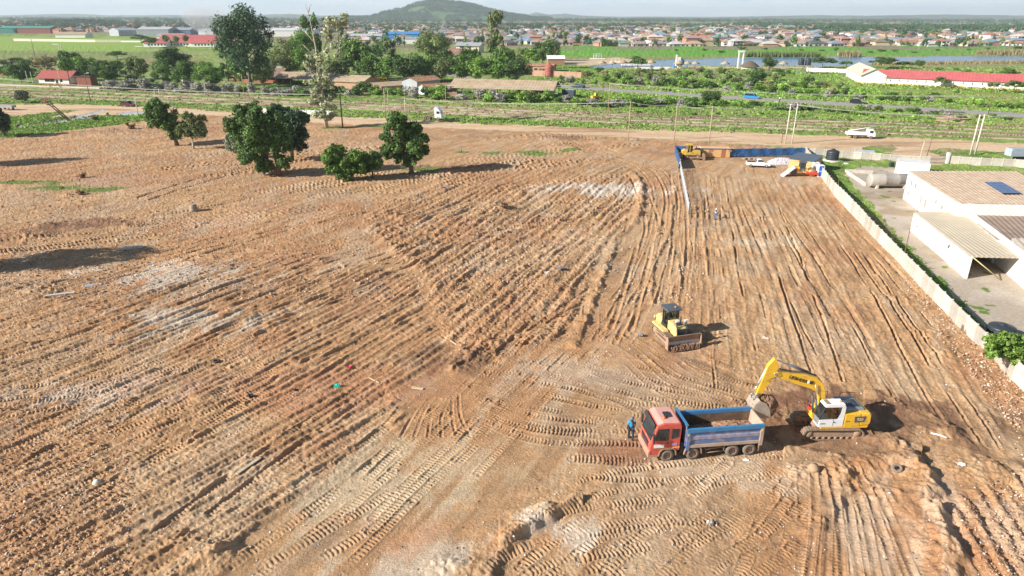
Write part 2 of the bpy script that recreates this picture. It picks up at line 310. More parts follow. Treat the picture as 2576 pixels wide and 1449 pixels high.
# soil
s = CL == 1
SO = np.zeros_like(C); SO[:] = (.495, .30, .155)
SO = lerp3(SO, (.46, .25, .122), sstep(.42, .62, n20)); SO = lerp3(SO, (.41, .205, .11), sstep(.55, .75, fbm(X/8, Y/8, 21, 4))*.5); SO = lerp3(SO, (.46, .335, .22), sstep(.5, .72, fbm(X/4, Y/7, 23, 4))*.6)
_u = X*math.cos(R(64))+Y*math.sin(R(64)); _v = -X*math.sin(R(64))+Y*math.cos(R(64)); strk = fbm(_u/6, _v/.8, 31, 4); SO = lerp3(SO, (.31, .185, .10), sstep(.50, .74, strk)*.5); SO = lerp3(SO, (.56, .40, .25), sstep(.50, .30, strk)*.4)
blobs = [((1150, 335), 16, 4, (.30, .19, .11), .6), ((700, 330), 16, 4, (.32, .20, .12), .6), ((400, 400), 12, 5, (.33, .19, .11), .6), ((1750, 385), 14, 4, (.34, .22, .13), .6), ((1250, 390), 10, 4, (.36, .23, .13), .5), ((150, 450), 14, 6, (.36, .19, .11), .5), ((480, 690), 10, 4, (.68, .61, .53), 1), ((1540, 480), 11, 4.5, (.72, .66, .59), 1), ((540, 800), 9, 4, (.66, .59, .5), .9), ((180, 1000), 7, 3, (.64, .56, .48), .8), ((1150, 1180), 8, 6, (.60, .46, .31), 1), ((1000, 1250), 7, 4, (.60, .48, .34), .9), ((2200, 1090), 8, 4, (.33, .205, .12), .9),
    ((1330, 1330), 3.4, 1.8, (.66, .58, .50), .9), ((1100, 1400), 4, 1.6, (.64, .56, .47), .8), ((1500, 950), 6, 3, (.6, .5, .4), .6), ((1800, 1190), 5, 2, (.62, .5, .38), .8), ((2060, 1150), 2.4, 1.4, (.58, .45, .31), .6), ((2160, 1290), 2.6, 1.6, (.62, .53, .42), .5),
    ((1950, 610), 5, 2, (.62, .5, .38), .8), ((1800, 450), 9, 6, (.56, .4, .26), .6), ((2020, 460), 6, 5, (.6, .48, .36), .6), ((2500, 1330), 7, 6, (.62, .46, .34), .9), ((2350, 840), 4, 3, (.6, .46, .33), .7), ((1500, 600), 9, 3, (.58, .42, .28), .6),
    ((560, 560), 14, 4, (.55, .37, .24), .6), ((250, 470), 18, 8, (.48, .30, .2), .6), ((1200, 520), 12, 5, (.56, .40, .26), .6), ((330, 330), 20, 6, (.30, .16, .10), .6),
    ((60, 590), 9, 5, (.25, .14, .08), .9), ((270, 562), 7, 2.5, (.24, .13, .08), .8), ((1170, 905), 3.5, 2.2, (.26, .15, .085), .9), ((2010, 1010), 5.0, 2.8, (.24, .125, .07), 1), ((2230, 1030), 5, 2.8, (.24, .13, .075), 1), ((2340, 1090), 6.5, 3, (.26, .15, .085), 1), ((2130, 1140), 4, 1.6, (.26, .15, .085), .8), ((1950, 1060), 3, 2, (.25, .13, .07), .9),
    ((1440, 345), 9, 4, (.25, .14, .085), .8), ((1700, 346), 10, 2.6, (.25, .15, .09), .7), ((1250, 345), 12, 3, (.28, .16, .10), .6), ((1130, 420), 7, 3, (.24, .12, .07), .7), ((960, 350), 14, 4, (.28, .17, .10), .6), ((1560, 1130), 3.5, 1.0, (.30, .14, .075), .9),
    ((2180, 1190), 1.6, 1.0, (.46, .22, .09), .8), ((2200, 1130), 3, 2, (.30, .18, .10), .6), ((2100, 1110), 3.5, 1.6, (.27, .155, .09), .7), ((720, 980), 14, 3, (.44, .2, .11), .5), ((1700, 950), 4, 5, (.38, .2, .11), .5), ((1400, 640), 12, 8, (.52, .36, .22), .4), ((1210, 560), 10, 2, (.40, .19, .1), .5), ((1050, 1330), 4, 1.5, (.5, .24, .13), .6)]
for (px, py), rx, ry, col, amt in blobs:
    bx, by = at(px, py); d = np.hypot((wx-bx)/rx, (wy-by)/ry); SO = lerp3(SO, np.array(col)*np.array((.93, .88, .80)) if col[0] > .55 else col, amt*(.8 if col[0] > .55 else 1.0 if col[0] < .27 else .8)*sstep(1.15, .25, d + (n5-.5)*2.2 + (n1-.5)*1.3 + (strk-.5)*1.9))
Cs = SO
for px, py, rx, ry in ((1350, 385, 10, 3.5), (1430, 378, 3, 2), (860, 320, 5, 2), (1165, 382, 2.2, 1.3), (1060, 425, 4, 3), (190, 478, 9, 2.6), (60, 462, 7, 2), (960, 318, 4, 2), (2250, 555, .1, .1)):
    bx, by = at(px, py); d = np.hypot((wx-bx)/rx, (wy-by)/ry); Cs = lerp3(Cs, (.12, .2, .035), .85*sstep(1.1, .5, d + (n5-.5)*2.2))
Cs = Cs*(1 + .26*(nf[..., None]-.5) + .34*(n1[..., None]-.5))
C = np.where(s[..., None], Cs, C)
m = CL == 2; rc = lerp3(np.zeros_like(C)+np.array((.58, .41, .25)), (.64, .47, .31), sstep(.4, .7, fbm(X/14, Y/3, 33, 4))); rc = lerp3(rc, (.36, .21, .12), sstep(.58, .75, fbm(X/22, Y/3, 35, 4))*.8)
C = np.where(m[..., None], rc, C)
m = CL == 3; C = np.where(m[..., None], np.array((.34, .315, .29))*(1+.25*(n5[..., None]-.5)), C)
m = CL == 5; yc = lerp3(np.zeros_like(C)+np.array((.43, .36, .28)), (.50, .43, .35), sstep(.45, .7, fbm(X/3, Y/3, 91, 4))); yc = lerp3(yc, (.33, .24, .15), sstep(.52, .72, fbm(X/6, Y/6, 93, 4))*.7)
yc = lerp3(yc, (.13, .21, .04), sstep(.76, .80, fbm(X/2.5, Y/2.5, 97, 3)))
C = np.where(m[..., None], yc, C)
m = CL == 6; C = np.where(m[..., None], lerp3(np.zeros_like(C)+np.array((.58, .50, .36)), (.46, .38, .26), sstep(.4, .65, n5)), C)
m = CL == 7; C = np.where(m[..., None], np.array((.55, .42, .28)), C)
m = (HD < 8) & (CL == 0); C = np.where(m[..., None], lerp3(C, (.28, .22, .13), sstep(7.5, 5, HD)*.6), C)
# ------------------------------------------------------------------ relief of the building site
nr = int(np.searchsorted(ROWY, 235)); x = X[:nr]; y = Y[:nr]; z = np.zeros_like(x)
xw = x + (fbm(x/9, y/9, 101, 3)-.5)*1.0; yw = y + (fbm(x/9, y/9, 103, 3)-.5)*1.0
def soft(P, wdt):
    P = W(*P); D, _, _ = dist_line(P+[P[0]], x, y); ins = pip(x, y, P); return sstep(-wdt, wdt, np.where(ins, D, -D))
def furrow(theta, sp, sharp=1.0, wob=.35, bend=0.0, bars=0, seed=5, ox=0, oy=0):
    t = R(theta); per = -(xw-ox)*math.sin(t) + (yw-oy)*math.cos(t); alo = (x-ox)*math.cos(t) + (y-oy)*math.sin(t); per = per + bend*alo*alo
    ph = per/sp + wob*(fbm(alo/18, per/2.5, seed, 3)-.5)*2; c = .5+.5*np.cos(2*math.pi*ph); h = .62*c**sharp + .45*noise(alo/6, per/.36, seed+31) + .34*noise(alo/2.2, per/.2, seed+33)
    cell = np.floor(ph+.5); h = h*(.35+1.1*_h(cell, np.floor(alo/7+_h(cell, cell*0, 3)*5), seed+9)*.6 + .5*noise(alo/2.2, cell*3.1, seed+4))
    h = h*(.8+.4*noise(alo/.8, per/.5, seed+21))
    if bars: h = h + bars*sstep(95, 55, y)*sstep(.45, .1, c)*(.5+.5*np.sin(2*math.pi*(alo/.27 + .2*np.abs(np.sin(math.pi*ph)))))*(_h(cell, cell*0, seed+2) > .35)
    return h
lum = np.abs(fbm(x/.55, y/.55, 201, 3)-.5)*2; lum2 = fbm(x/.9, y/1.2, 207, 3); big = fbm(x/16, y/16, 211, 3)
ZB = [  # region, angle, spacing, height, clods, args
 ([(-900, 760), (200, 700), (760, 640), (1060, 700), (1110, 860), (1190, 930), (1010, 1080), (800, 1230), (560, 1449), (300, 2000), (-1500, 2600), (-1500, 1200)], 62, .86, .21, .05, dict(sharp=1.2, wob=.5, bars=.2, bend=-.0028, ox=-10, oy=60, seed=5)),
 ([(1060, 700), (900, 560), (980, 500), (1250, 440), (1560, 440), (1625, 470), (1600, 560), (1520, 640), (1450, 850), (1180, 930), (1110, 860)], 67, 1.5, .28, .15, dict(sharp=.9, wob=.6, seed=41)),
 ([(1080, 470), (1100, 420), (1300, 400), (1600, 400), (1620, 455), (1300, 470)], 62, 1.7, .22, .08, dict(sharp=.9, wob=.4, seed=47)),
 ([(-900, 420), (0, 350), (400, 300), (1000, 330), (1080, 440), (900, 560), (760, 640), (200, 700), (-900, 760)], 30, 2.3, .14, .07, dict(sharp=1.6, wob=.9, seed=61)),
 ([(1700, 430), (2060, 470), (2280, 690), (2430, 860), (2600, 1010), (2500, 1180), (2250, 1010), (1900, 960), (1750, 880), (1600, 760), (1640, 560)], 77, 1.1, .10, .05, dict(sharp=2.0, wob=.28, seed=71, bars=.25)),
 ([(2470, 1200), (2700, 1100), (3200, 1900), (2700, 1900), (2440, 1449), (2340, 1280)], 76, .95, .26, .11, dict(sharp=1.2, wob=.3, seed=83))]
ws = np.zeros_like(x) + .02; zs = np.zeros_like(x); cl = np.zeros_like(x)
for P, th, sp, amp, cd, kw in ZB:
    wgt = soft(P, 1.4) ; wgt = wgt*wgt
    if wgt.max() <= 0: continue
    zs += wgt*amp*furrow(th, sp, **kw); cl += wgt*cd; ws += wgt
z += zs/np.maximum(ws, 1); cl = cl/np.maximum(ws, 1) + .05
z += cl*(lum*.7 + lum2*.45 + (noise(x/.24, y/.24, 219)-.5)*.7 + (noise(x/.13, y/.13, 220)-.5)*.4)
z += (big-.5)*.5
# shallow cross furrows and clods in the turned middle
dirt = np.zeros_like(x)
def stroke(pts, kind, wdt=.6, dep=.1, px=True, gap=0, phase=0):
    P0 = smooth_line(W(*pts) if px else pts, .8)
    P0 = [(p[0]+.07*math.sin(p[1]*.23+phase)+.03*math.sin(p[1]*.71+phase*2), p[1]) for p in P0]
    for off in ((-gap/2, gap/2) if gap else (0,)):
        P = P0
        if off:
            P = []
            for i, p in enumerate(P0):
                a = P0[max(i-1, 0)]; b = P0[min(i+1, len(P0)-1)]; dx, dy = b[0]-a[0], b[1]-a[1]; l = math.hypot(dx, dy) or 1; P.append((p[0]-dy/l*off, p[1]+dx/l*off))
        ya = min(p[1] for p in P)-wdt*2; yb = max(p[1] for p in P)+wdt*2; j0, j1 = np.searchsorted(ROWY[:nr], [ya, yb])
        if j1 <= j0: continue
        # walk along in chunks to keep the windows small
        n = len(P); ch = 6
        acc = 0
        for i0 in range(0, n-1, ch):
            Q = P[i0:i0+ch+1]; L_ = sum(math.dist(a, b) for a, b in zip(Q, Q[1:]))
            ya = min(p[1] for p in Q)-wdt*1.6; yb = max(p[1] for p in Q)+wdt*1.6; xa = min(p[0] for p in Q)-wdt*1.6; xb = max(p[0] for p in Q)+wdt*1.6
            j0, j1 = np.searchsorted(ROWY[:nr], [ya, yb])
            if j1 <= j0 or ya < ROWY[0]: acc += L_; continue
            dd = DEPTH[j0]; i1 = int(np.searchsorted(_t, min(xa/DEPTH[j0], xa/DEPTH[j1-1]))); i2 = int(np.searchsorted(_t, max(xb/DEPTH[j0], xb/DEPTH[j1-1])))
            if i2 <= i1: acc += L_; continue
            gx = x[j0:j1, i1:i2]; gy = y[j0:j1, i1:i2]; D, S, SG = dist_line(Q, gx, gy); S = S+acc; q = D/wdt
            zz = z[j0:j1, i1:i2]; fl = sstep(.55, .42, q)
            fade = sstep(.25, .6, fbm(gx/1.7, gy/1.7, 78, 3))*(.45+.55*noise(S/4.0+phase*3, S*0+1, 77))
            endc = (S > acc+.001) | (i0 > 0)
            if kind == 'T':
                bar = .5+.5*np.sin(2*math.pi*(S/.27 + .25*np.abs(SG)/wdt*2 + fbm(gx/.9, gy/.9, 79, 2)*.9)); bar = .4+(bar-.4)*sstep(82, 48, gy)*(.45+.75*noise(gx/.45, gy/.45, 80)); zz = zz*(1-.75*fl*fade) + fl*fade*(-dep*.6 + dep*1.15*sstep(.25, .8, bar)) + dep*.7*fade*np.exp(-((q-.62)/.12)**2)
            elif kind == 'R': zz = zz*(1-.8*fl) - dep*fl*(.6+.4*np.cos(q*6)) + dep*.8*np.exp(-((q-.68)/.16)**2)*(.6+.8*noise(gx/.5, gy/.5, 5)); zz = z[j0:j1, i1:i2] + (zz-z[j0:j1, i1:i2])*(sstep(.35, .6, fbm(gx/3, gy/5, 15, 3)) if wdt < .4 else 1)
            elif kind == 'B':   # heap along a line, steep on its right hand side
                sd_ = SG/wdt + (noise(gx/.8, gy/.8, 12)-.5)*.5; pf = np.where(sd_ > 0, np.exp(-(sd_/1.1)**2), np.exp(-(sd_/.38)**2)); zz = np.maximum(zz, zz*.8+.36*dep*pf*(.5+.6*noise(gx/1.3, gy/1.3, 6)+.45*noise(gx/.35, gy/.35, 9)) + pf*.12*np.abs(noise(gx/.2, gy/.2, 19)-.5))
            elif kind == 'S': zz = zz*(1-.85*sstep(1.0, .6, q))
            z[j0:j1, i1:i2] = zz; acc += L_
# smoothed haul road through the site and scraped floor in the middle
stroke([(1400, 325), (1450, 352), (1520, 385), (1600, 412), (1645, 440), (1668, 500), (1660, 580), (1620, 680), (1570, 780), (1520, 850)], 'S', 4.2)
stroke([(1150, 1000), (1200, 1080), (1150, 1180), (1000, 1290), (800, 1400)], 'S', 5.5); stroke([(1300, 1100), (1500, 1150), (1750, 1170), (1980, 1150)], 'S', 3.2); stroke([(1150, 1000), (1350, 980), (1600, 1010)], 'S', 5)
stroke([(1500, 850), (1600, 900), (1750, 960)], 'S', 4)
RUT = [[(1400, 328), (1450, 355), (1520, 388), (1600, 415), (1640, 445), (1660, 500), (1650, 580), (1615, 680), (1565, 780), (1520, 860)], [(1412, 328), (1470, 356), (1540, 384), (1620, 412), (1665, 440), (1688, 500), (1682, 580), (1655, 680), (1630, 760)],
       [(1200, 348), (1330, 352), (1420, 340), (1500, 352)], [(1230, 350), (1300, 345), (1420, 332)], [(1500, 345), (1620, 352), (1760, 352), (1900, 364)], [(1300, 362), (1400, 358), (1470, 372)],
       [(1600, 450), (1640, 560), (1600, 700), (1560, 760)], [(1620, 620), (1590, 740), (1560, 830)], [(1700, 440), (1712, 560), (1700, 700), (1690, 760)], [(560, 440), (700, 408), (850, 372)], [(350, 500), (500, 450), (620, 420), (760, 380)], [(380, 505), (520, 458), (640, 428), (780, 386)],
       [(0, 610), (250, 585), (430, 548), (492, 560), (470, 580), (250, 612), (0, 645)], [(0, 640), (260, 600), (440, 562)], [(200, 560), (420, 540), (640, 500)], [(640, 470), (800, 462), (1000, 430)],
       [(2120, 560), (2240, 740), (2400, 960), (2520, 1130)], [(2080, 560), (2190, 740), (2310, 960), (2400, 1110)], [(2150, 640), (2300, 860), (2470, 1120)], [(1830, 480), (1850, 640), (1900, 880)], [(1960, 520), (2030, 700), (2120, 960)], [(1900, 500), (1960, 700), (2040, 940)]]
for i, p in enumerate(RUT): stroke(p, 'R', .5 if i < 15 else .30, .09 if i < 15 else .10, phase=i, gap=1.9 if i < 9 else 0)
TR = [[(1190, 935), (1330, 925), (1480, 960), (1620, 1020)], [(1200, 960), (1400, 985), (1600, 1030), (1880, 1030)], [(1180, 985), (1350, 1010), (1560, 1050)], [(1200, 1010), (1330, 1060), (1500, 1080)], [(1220, 1040), (1350, 1090), (1520, 1100), (1620, 1100)],
      [(1260, 905), (1420, 900), (1600, 935), (1850, 1000)], [(1250, 880), (1400, 860), (1560, 840)], [(1560, 850), (1700, 930), (1880, 980)], [(1620, 860), (1740, 950), (1900, 1010)], [(1590, 900), (1700, 985), (1880, 1020)], [(1230, 925), (1420, 935), (1620, 985), (1860, 1020)],
      [(1450, 1130), (1620, 1138)], [(1440, 1175), (1700, 1190), (2000, 1160)], [(1330, 1320), (1480, 1230), (1700, 1190), (2000, 1165)], [(1340, 1449), (1500, 1330), (1750, 1270), (1950, 1180)], [(1400, 1480), (1650, 1370), (1900, 1280), (2010, 1200)],
      [(1700, 1480), (1850, 1330), (1990, 1200)], [(1900, 1480), (1960, 1300), (2030, 1200)], [(2060, 1480), (2060, 1300), (2050, 1200)], [(2250, 1480), (2150, 1300), (2090, 1200)], [(1560, 1300), (1800, 1240), (2000, 1215)], [(1450, 1480), (1800, 1370), (1980, 1260)],
      [(1290, 1400), (1420, 1320), (1600, 1290), (1800, 1290)], [(2350, 1480), (2230, 1300), (2130, 1200)], [(1560, 1460), (1640, 1380), (1860, 1180)], [(1250, 1470), (1350, 1400), (1560, 1360), (1720, 1330)], [(1780, 1460), (1930, 1380), (2010, 1280)],
      [(0, 1000), (250, 960), (500, 900), (700, 840)], [(0, 1040), (300, 990), (560, 920)], [(0, 680), (200, 655), (450, 650), (700, 640)], [(0, 740), (200, 720), (500, 640)], [(850, 595), (1100, 574), (1350, 572), (1590, 562)], [(850, 625), (1150, 592), (1400, 588), (1580, 585)], [(700, 650), (1000, 600), (1500, 600)],
      [(150, 720), (420, 640), (700, 560)], [(1750, 900), (1900, 960), (2050, 950), (2100, 1000)], [(880, 1180), (1000, 1080), (1060, 1000)], [(600, 1449), (760, 1330), (960, 1180)], [(680, 1449), (900, 1320), (1010, 1250)], [(1000, 1130), (1100, 1060), (1130, 1010)],
      [(1700, 470), (1800, 455), (1900, 470)], [(1720, 520), (1850, 540), (2000, 560)], [(500, 640), (800, 560), (1080, 500)], [(650, 720), (900, 640), (1200, 600)], [(300, 1100), (600, 990), (900, 850), (1080, 760)], [(100, 1300), (420, 1130), (760, 960)], [(250, 900), (500, 800), (760, 700)], [(1500, 760), (1480, 860), (1400, 900)],
      [(1640, 700), (1560, 850), (1400, 930)], [(1690, 800), (1720, 640), (1730, 520)], [(1800, 900), (1790, 700), (1770, 520)]]
for i, p in enumerate(TR): stroke(p, 'T', .62, .085, gap=1.75, phase=i*.7)
for i in range(6):      # scrape marks fanning out where a bucket dragged the ground
    a = 1060+i*21; stroke([(a+10*math.sin(i), 1000+8*math.cos(i*2)), (a-22+i*3, 1050), (a-50+i*13, 1100)], 'R', .26, .045, phase=i)
def along(p, n, th, bend=-.35):
    o = [p]; 
    for k in range(n): t_ = R(th+bend*(o[-1][1]-45)*.5); o.append((o[-1][0]+4*math.cos(t_), o[-1][1]+4*math.sin(t_)))
    return o
gr_ = random.Random(21)
for i in range(46): stroke(along((gr_.uniform(-46, -2), gr_.uniform(24, 62)), gr_.randrange(3, 9), gr_.uniform(54, 66)), 'T', .55, .07, px=False, gap=gr_.choice([0, 1.7]), phase=i)
for i in range(26): stroke(along((gr_.uniform(14, 46), gr_.uniform(44, 110)), gr_.randrange(4, 12), gr_.uniform(75, 80), 0), 'T', .5, .05, px=False, gap=1.7, phase=i)
for i in range(26): stroke(along((gr_.uniform(14, 50), gr_.uniform(44, 120)), gr_.randrange(3, 9), gr_.uniform(75, 80), 0), 'R', .24, .07, px=False, phase=i)
for i in range(30): stroke(along((gr_.uniform(-70, 10), gr_.uniform(85, 150)), gr_.randrange(4, 9), gr_.uniform(22, 45), 0), 'R', .4, .09, px=False, gap=1.8, phase=i)
for i in range(7): stroke([(2040+i*22, 1180), (2050+i*30, 1290), (2030+i*46, 1470)], 'R', .4, .07, phase=i*1.3)
# heaps with a steep right hand flank
stroke([(1450, 862), (1480, 790), (1510, 720), (1548, 620)], 'B', .8, .5); stroke([(1602, 560), (1616, 510), (1612, 462), (1600, 440)], 'B', .9, .7)
stroke([(2425, 1520), (2390, 1400), (2340, 1270), (2300, 1180), (2230, 1110), (2150, 1080)], 'B', 1.5, 1.0)
stroke([(1190, 1500), (1260, 1400), (1330, 1330), (1380, 1300)], 'B', 1.1, .8); stroke([(2080, 1300), (2120, 1230), (2105, 1160), (2040, 1140)], 'B', .9, .6)
stroke([(1660, 640), (1690, 560), (1700, 470)], 'B', .5, .3); stroke([(1640, 760), (1646, 660), (1662, 560)], 'B', .4, .28); stroke([(2500, 1180), (2390, 1080), (2250, 1010)], 'B', 1.0, .5)
stroke([(420, 1470), (560, 1390), (600, 1360)], 'B', .8, .5)
def mound(px, py, rx, ry, h, seed=1, rough=.35):
    bx, by = at(px, py); q = np.hypot((xw-bx)/rx, (yw-by)/ry); m = q < 1.6
    if not m.any(): return
    rr = fbm(x/.9, y/.9, seed, 4); e_ = np.exp(-(q*1.5)**2); z[...] = np.where(m, z + .42*h*e_*(1-rough+2*rough*rr) + np.minimum(1, e_*2)*(.16*lum + .12*(noise(x/.3, y/.3, 231)-.3)), z)
for i, (px, py, rx, ry, h) in enumerate([(2060, 1190, 2.6, 1.6, .8), (2190, 1165, 2.8, 1.8, .9), (2330, 1090, 3, 1.5, .7), (2220, 1240, 2, 1.5, .5), (1935, 1045, 1.8, 1.2, .5), (2430, 1180, 3.4, 2, .7), (2230, 1030, 2.2, 1.3, .45), (1175, 895, 1.8, 1.3, .8), (1155, 930, 1.2, 1, .5), (1240, 865, 1.5, .8, .4),
    (60, 600, 4, 2.2, .9), (110, 570, 3, 1.6, .7), (20, 640, 3, 2, .7), (165, 640, 2.4, 1.3, .8), (270, 560, 3.4, 1.4, .7), (330, 570, 2, 1.2, .5), (1000, 550, 2.2, 1.3, .8), (1270, 525, 1.2, .8, .9), (1500, 730, 1.6, 1, .4), (2240, 760, 3, 1.5, .6), (2340, 850, 3, 1.2, .5), (170, 495, 1.5, .8, .7), (540, 1400, 2.2, 1, .6),
    (1150, 1420, 2, 1, .5), (270, 300, 5, 2, 1.2), (350, 295, 4, 1.6, 1), (280, 328, 3, 1.4, 1.0), (80, 300, 5, 2, 1.4), (2500, 900, 2, 3, .6), (2380, 900, 2, 1.4, .4), (1650, 362, 3, 1.2, .6), (1380, 350, 5, 1.5, .4)]): mound(px, py, rx, ry, h, 300+i)
z = np.where(CL[:nr] == 1, z, 0)
edge = sstep(23, 26, y); Z[:nr] = z*edge
m = (CL == 2) | (CL == 8); Z = np.where(m, (fbm(X/3, Y/1.2, 401, 3)-.5)*.12, Z)
m = CL == 0; Z = np.where(m, (fbm(X/2.0, Y/3.0, 403, 4)-.4)*np.where(Y > 700, 0, .7), Z)
m = (CL == 0) & inpoly(W((1350, 121), (1600, 117), (3300, 113), (3300, 138), (1500, 143))); Z = np.where(m, Z*1.6+.6, Z)
m = (CL == 6) | (CL == 3); Z = np.where(m, .22, Z); Z = np.where(CL == 5, (fbm(X/5, Y/5, 405, 2)-.5)*.08, Z)
Z = np.where(CL == 0, np.where((RD < 3) | (HD < 9), Z*.25, Z), Z)
Z = np.where((CL == 4), -.35, Z); Z = np.where(CL == 8, -.12, Z)
if True:   # smoothed copy of the site relief, soil colours left as they are
    dz = np.zeros_like(z); k = 3
    sm = z.copy()
    for _ in range(3): sm[1:-1, 1:-1] = (sm[:-2, 1:-1]+sm[2:, 1:-1]+sm[1:-1, :-2]+sm[1:-1, 2:]+sm[1:-1, 1:-1])/5
def ground_h(gx, gy):
    """height of the built ground below a point"""
    j = int(np.clip(np.searchsorted(ROWY, gy), 1, NR-1)); i = int(np.clip(np.searchsorted(_t, gx/DEPTH[j]), 1, NC-1)); return float(Z[j, i])
def ground_hv(gx, gy):
    j = np.clip(np.searchsorted(ROWY, gy), 1, NR-1); i = np.clip(np.searchsorted(_t, gx/DEPTH[j]), 1, NC-1); return Z[j, i]
# ---- split into named sheets
def gmat(name, rough=.95, bump=.5, bs=3.0, detail=8, wat=False, sp=.15):
    m = bpy.data.materials.new(name); m.use_nodes = True; t = m.node_tree; b = t.nodes['Principled BSDF']; N = t.nodes.new; K = t.links.new
    va = N('ShaderNodeVertexColor'); va.layer_name = 'Col'; tcn = N('ShaderNodeTexCoord')
    nz = N('ShaderNodeTexNoise'); nz.inputs['Scale'].default_value = bs; nz.inputs['Detail'].default_value = detail; nz.inputs['Roughness'].default_value = .7; K(tcn.outputs['Object'], nz.inputs['Vector'])
    mr = N('ShaderNodeMapRange'); mr.inputs[1].default_value = .25; mr.inputs[2].default_value = .75; mr.inputs[3].default_value = .72; mr.inputs[4].default_value = 1.28; K(nz.outputs['Fac'], mr.inputs[0])
    hs = N('ShaderNodeHueSaturation'); K(va.outputs['Color'], hs.inputs['Color']); K(mr.outputs[0], hs.inputs['Value']); K(hs.outputs[0], b.inputs['Base Color'])
    b.inputs['Roughness'].default_value = rough; b.inputs['Specular IOR Level'].default_value = sp
    if bump: bp = N('ShaderNodeBump'); bp.inputs['Strength'].default_value = bump; bp.inputs['Distance'].default_value = .12; K(nz.outputs['Fac'], bp.inputs['Height']); K(bp.outputs[0], b.inputs['Normal'])
    return m
watm = bpy.data.materials.new('water'); watm.use_nodes = True; b = watm.node_tree.nodes['Principled BSDF']; b.inputs['Base Color'].default_value = (.10, .19, .29, 1); b.inputs['Roughness'].default_value = .25
nz = watm.node_tree.nodes.new('ShaderNodeTexNoise'); nz.inputs['Scale'].default_value = .6; nz.inputs['Detail'].default_value = 4; bp = watm.node_tree.nodes.new('ShaderNodeBump'); bp.inputs['Strength'].default_value = .25; bp.inputs['Distance'].default_value = .3
tcn = watm.node_tree.nodes.new('ShaderNodeTexCoord'); watm.node_tree.links.new(tcn.outputs['Object'], nz.inputs['Vector']); watm.node_tree.links.new(nz.outputs['Fac'], bp.inputs['Height']); watm.node_tree.links.new(bp.outputs[0], b.inputs['Normal'])
pudm = pm('puddle', (.42, .36, .32), rough=.12, var=.1, spec=.6)
GM = {0: ('grassland', gmat('grass_ground', bump=1.0, bs=1.2)), 1: ('bare_soil', gmat('soil', bump=1.0, bs=5.0)), 2: ('dirt_road', gmat('dirt', bump=.3, bs=1.0)), 3: ('paved_road', gmat('asphalt', rough=.85, bump=.1)),
      4: ('pond_water', watm), 5: ('concrete_yard', gmat('yard', rough=.85, bump=.1)), 6: ('railway_ballast', gmat('ballast', bump=.6, bs=3)), 7: ('sandy_beach', gmat('sand')), 8: ('puddle_water', pudm)}
idx = np.arange(NR*NC).reshape(NR, NC); q = np.stack([idx[:-1, :-1], idx[:-1, 1:], idx[1:, 1:], idx[1:, :-1]], -1).reshape(-1, 4)
fc = CL[:-1, :-1].reshape(-1); V3 = np.stack([X, Y, Z], -1).reshape(-1, 3); C3 = np.clip(C, .005, .9).reshape(-1, 3)
for k, (nm, mt) in GM.items():
    fq = q[fc == k]
    if not len(fq): continue
    used, inv = np.unique(fq.ravel(), return_inverse=True)
    o = link(nm, npmesh(nm, V3[used], inv.reshape(-1, 4), mt, smooth=(k in (3, 4, 8)), col=C3[used])); tag(o, kind='structure')
# the land outside that sheet
MBx = MB(); g0 = (.12, .17, .045)
u = link('ground', npmesh('ground', [(-40000, -300, -.9), (40000, -300, -.9), (40000, 45000, -.9), (-40000, 45000, -.9)], [(0, 1, 2, 3)], pm('far_ground', g0, rough=1, var=.3, scale=.002))); tag(u, kind='structure')
# ------------------------------------------------------------------ trees and shrubs
def leaves(cent, rad, n, size, seed, flat=.0, squash=.8, shade=(.55, 1.5), tint=None, hollow=.55):
    """n leaf clumps (one small quad each) through a set of lobes"""
    g = np.random.default_rng(seed); cent = np.asarray(cent, float); rad = np.asarray(rad, float)
    pw = rad**2; k = g.choice(len(cent), n, p=pw/pw.sum()); d = g.normal(size=(n, 3)); d /= np.linalg.norm(d, axis=1)[:, None]
    r = rad[k]*(hollow + (1-hollow)*g.random(n)**.6)*(1+.2*g.normal(size=n)); p = cent[k] + d*r[:, None]*np.array([1, 1, squash])
    nrm = d + g.normal(size=(n, 3))*.55 + np.array([0, 0, .35]); nrm /= np.linalg.norm(nrm, axis=1)[:, None]
    a = np.cross(nrm, g.normal(size=(n, 3))); a /= np.linalg.norm(a, axis=1)[:, None]; b = np.cross(nrm, a)
    s = size*(.55+.9*g.random(n)); a *= s[:, None]; b *= (s*(.5+.4*g.random(n)))[:, None]
    V = np.stack([p-a*.5-b*.5, p+a*.5-b*.35, p+a*.55+b*.5, p-a*.4+b*.45], 1).reshape(-1, 3); F = np.arange(4*n).reshape(n, 4)
    lob = g.random(len(cent))*.6+.7; v = (shade[0]+(shade[1]-shade[0])*g.random(n))*lob[k]; c = v[:, None]*np.ones(3)
    if tint is not None: m = g.random(n) < tint[1]; c[m] = np.array(tint[0])*(.8+.4*g.random((m.sum(), 1)))
    return V, F, np.repeat(c, 4, 0)
def blob(seed, n, rx, rz, z0, rmin, rmax, shape='round'):
    """lobe centres filling a crown outline"""
    g = random.Random(seed); C_, R_ = [], []
    while len(C_) < n:
        x_, y_, q_ = g.uniform(-1, 1), g.uniform(-1, 1), g.uniform(-1, 1)
        if shape == 'flat':
            if x_*x_+y_*y_ > 1: continue
            q_ = q_*.5 + .5*(1-x_*x_-y_*y_)
        elif shape == 'cone':
            if math.hypot(x_, y_) > (1-(q_+1)/2)*.95+.08: continue
        elif shape == 'column':
            if math.hypot(x_, y_) > .75+.35*math.sin(q_*5+seed): continue
        else:
            d_ = x_*x_+y_*y_+q_*q_
            if d_ > 1 or d_ < .12: continue
        C_.append((x_*rx, y_*rx, z0+q_*rz)); R_.append(g.uniform(rmin, rmax))
    return C_, R_
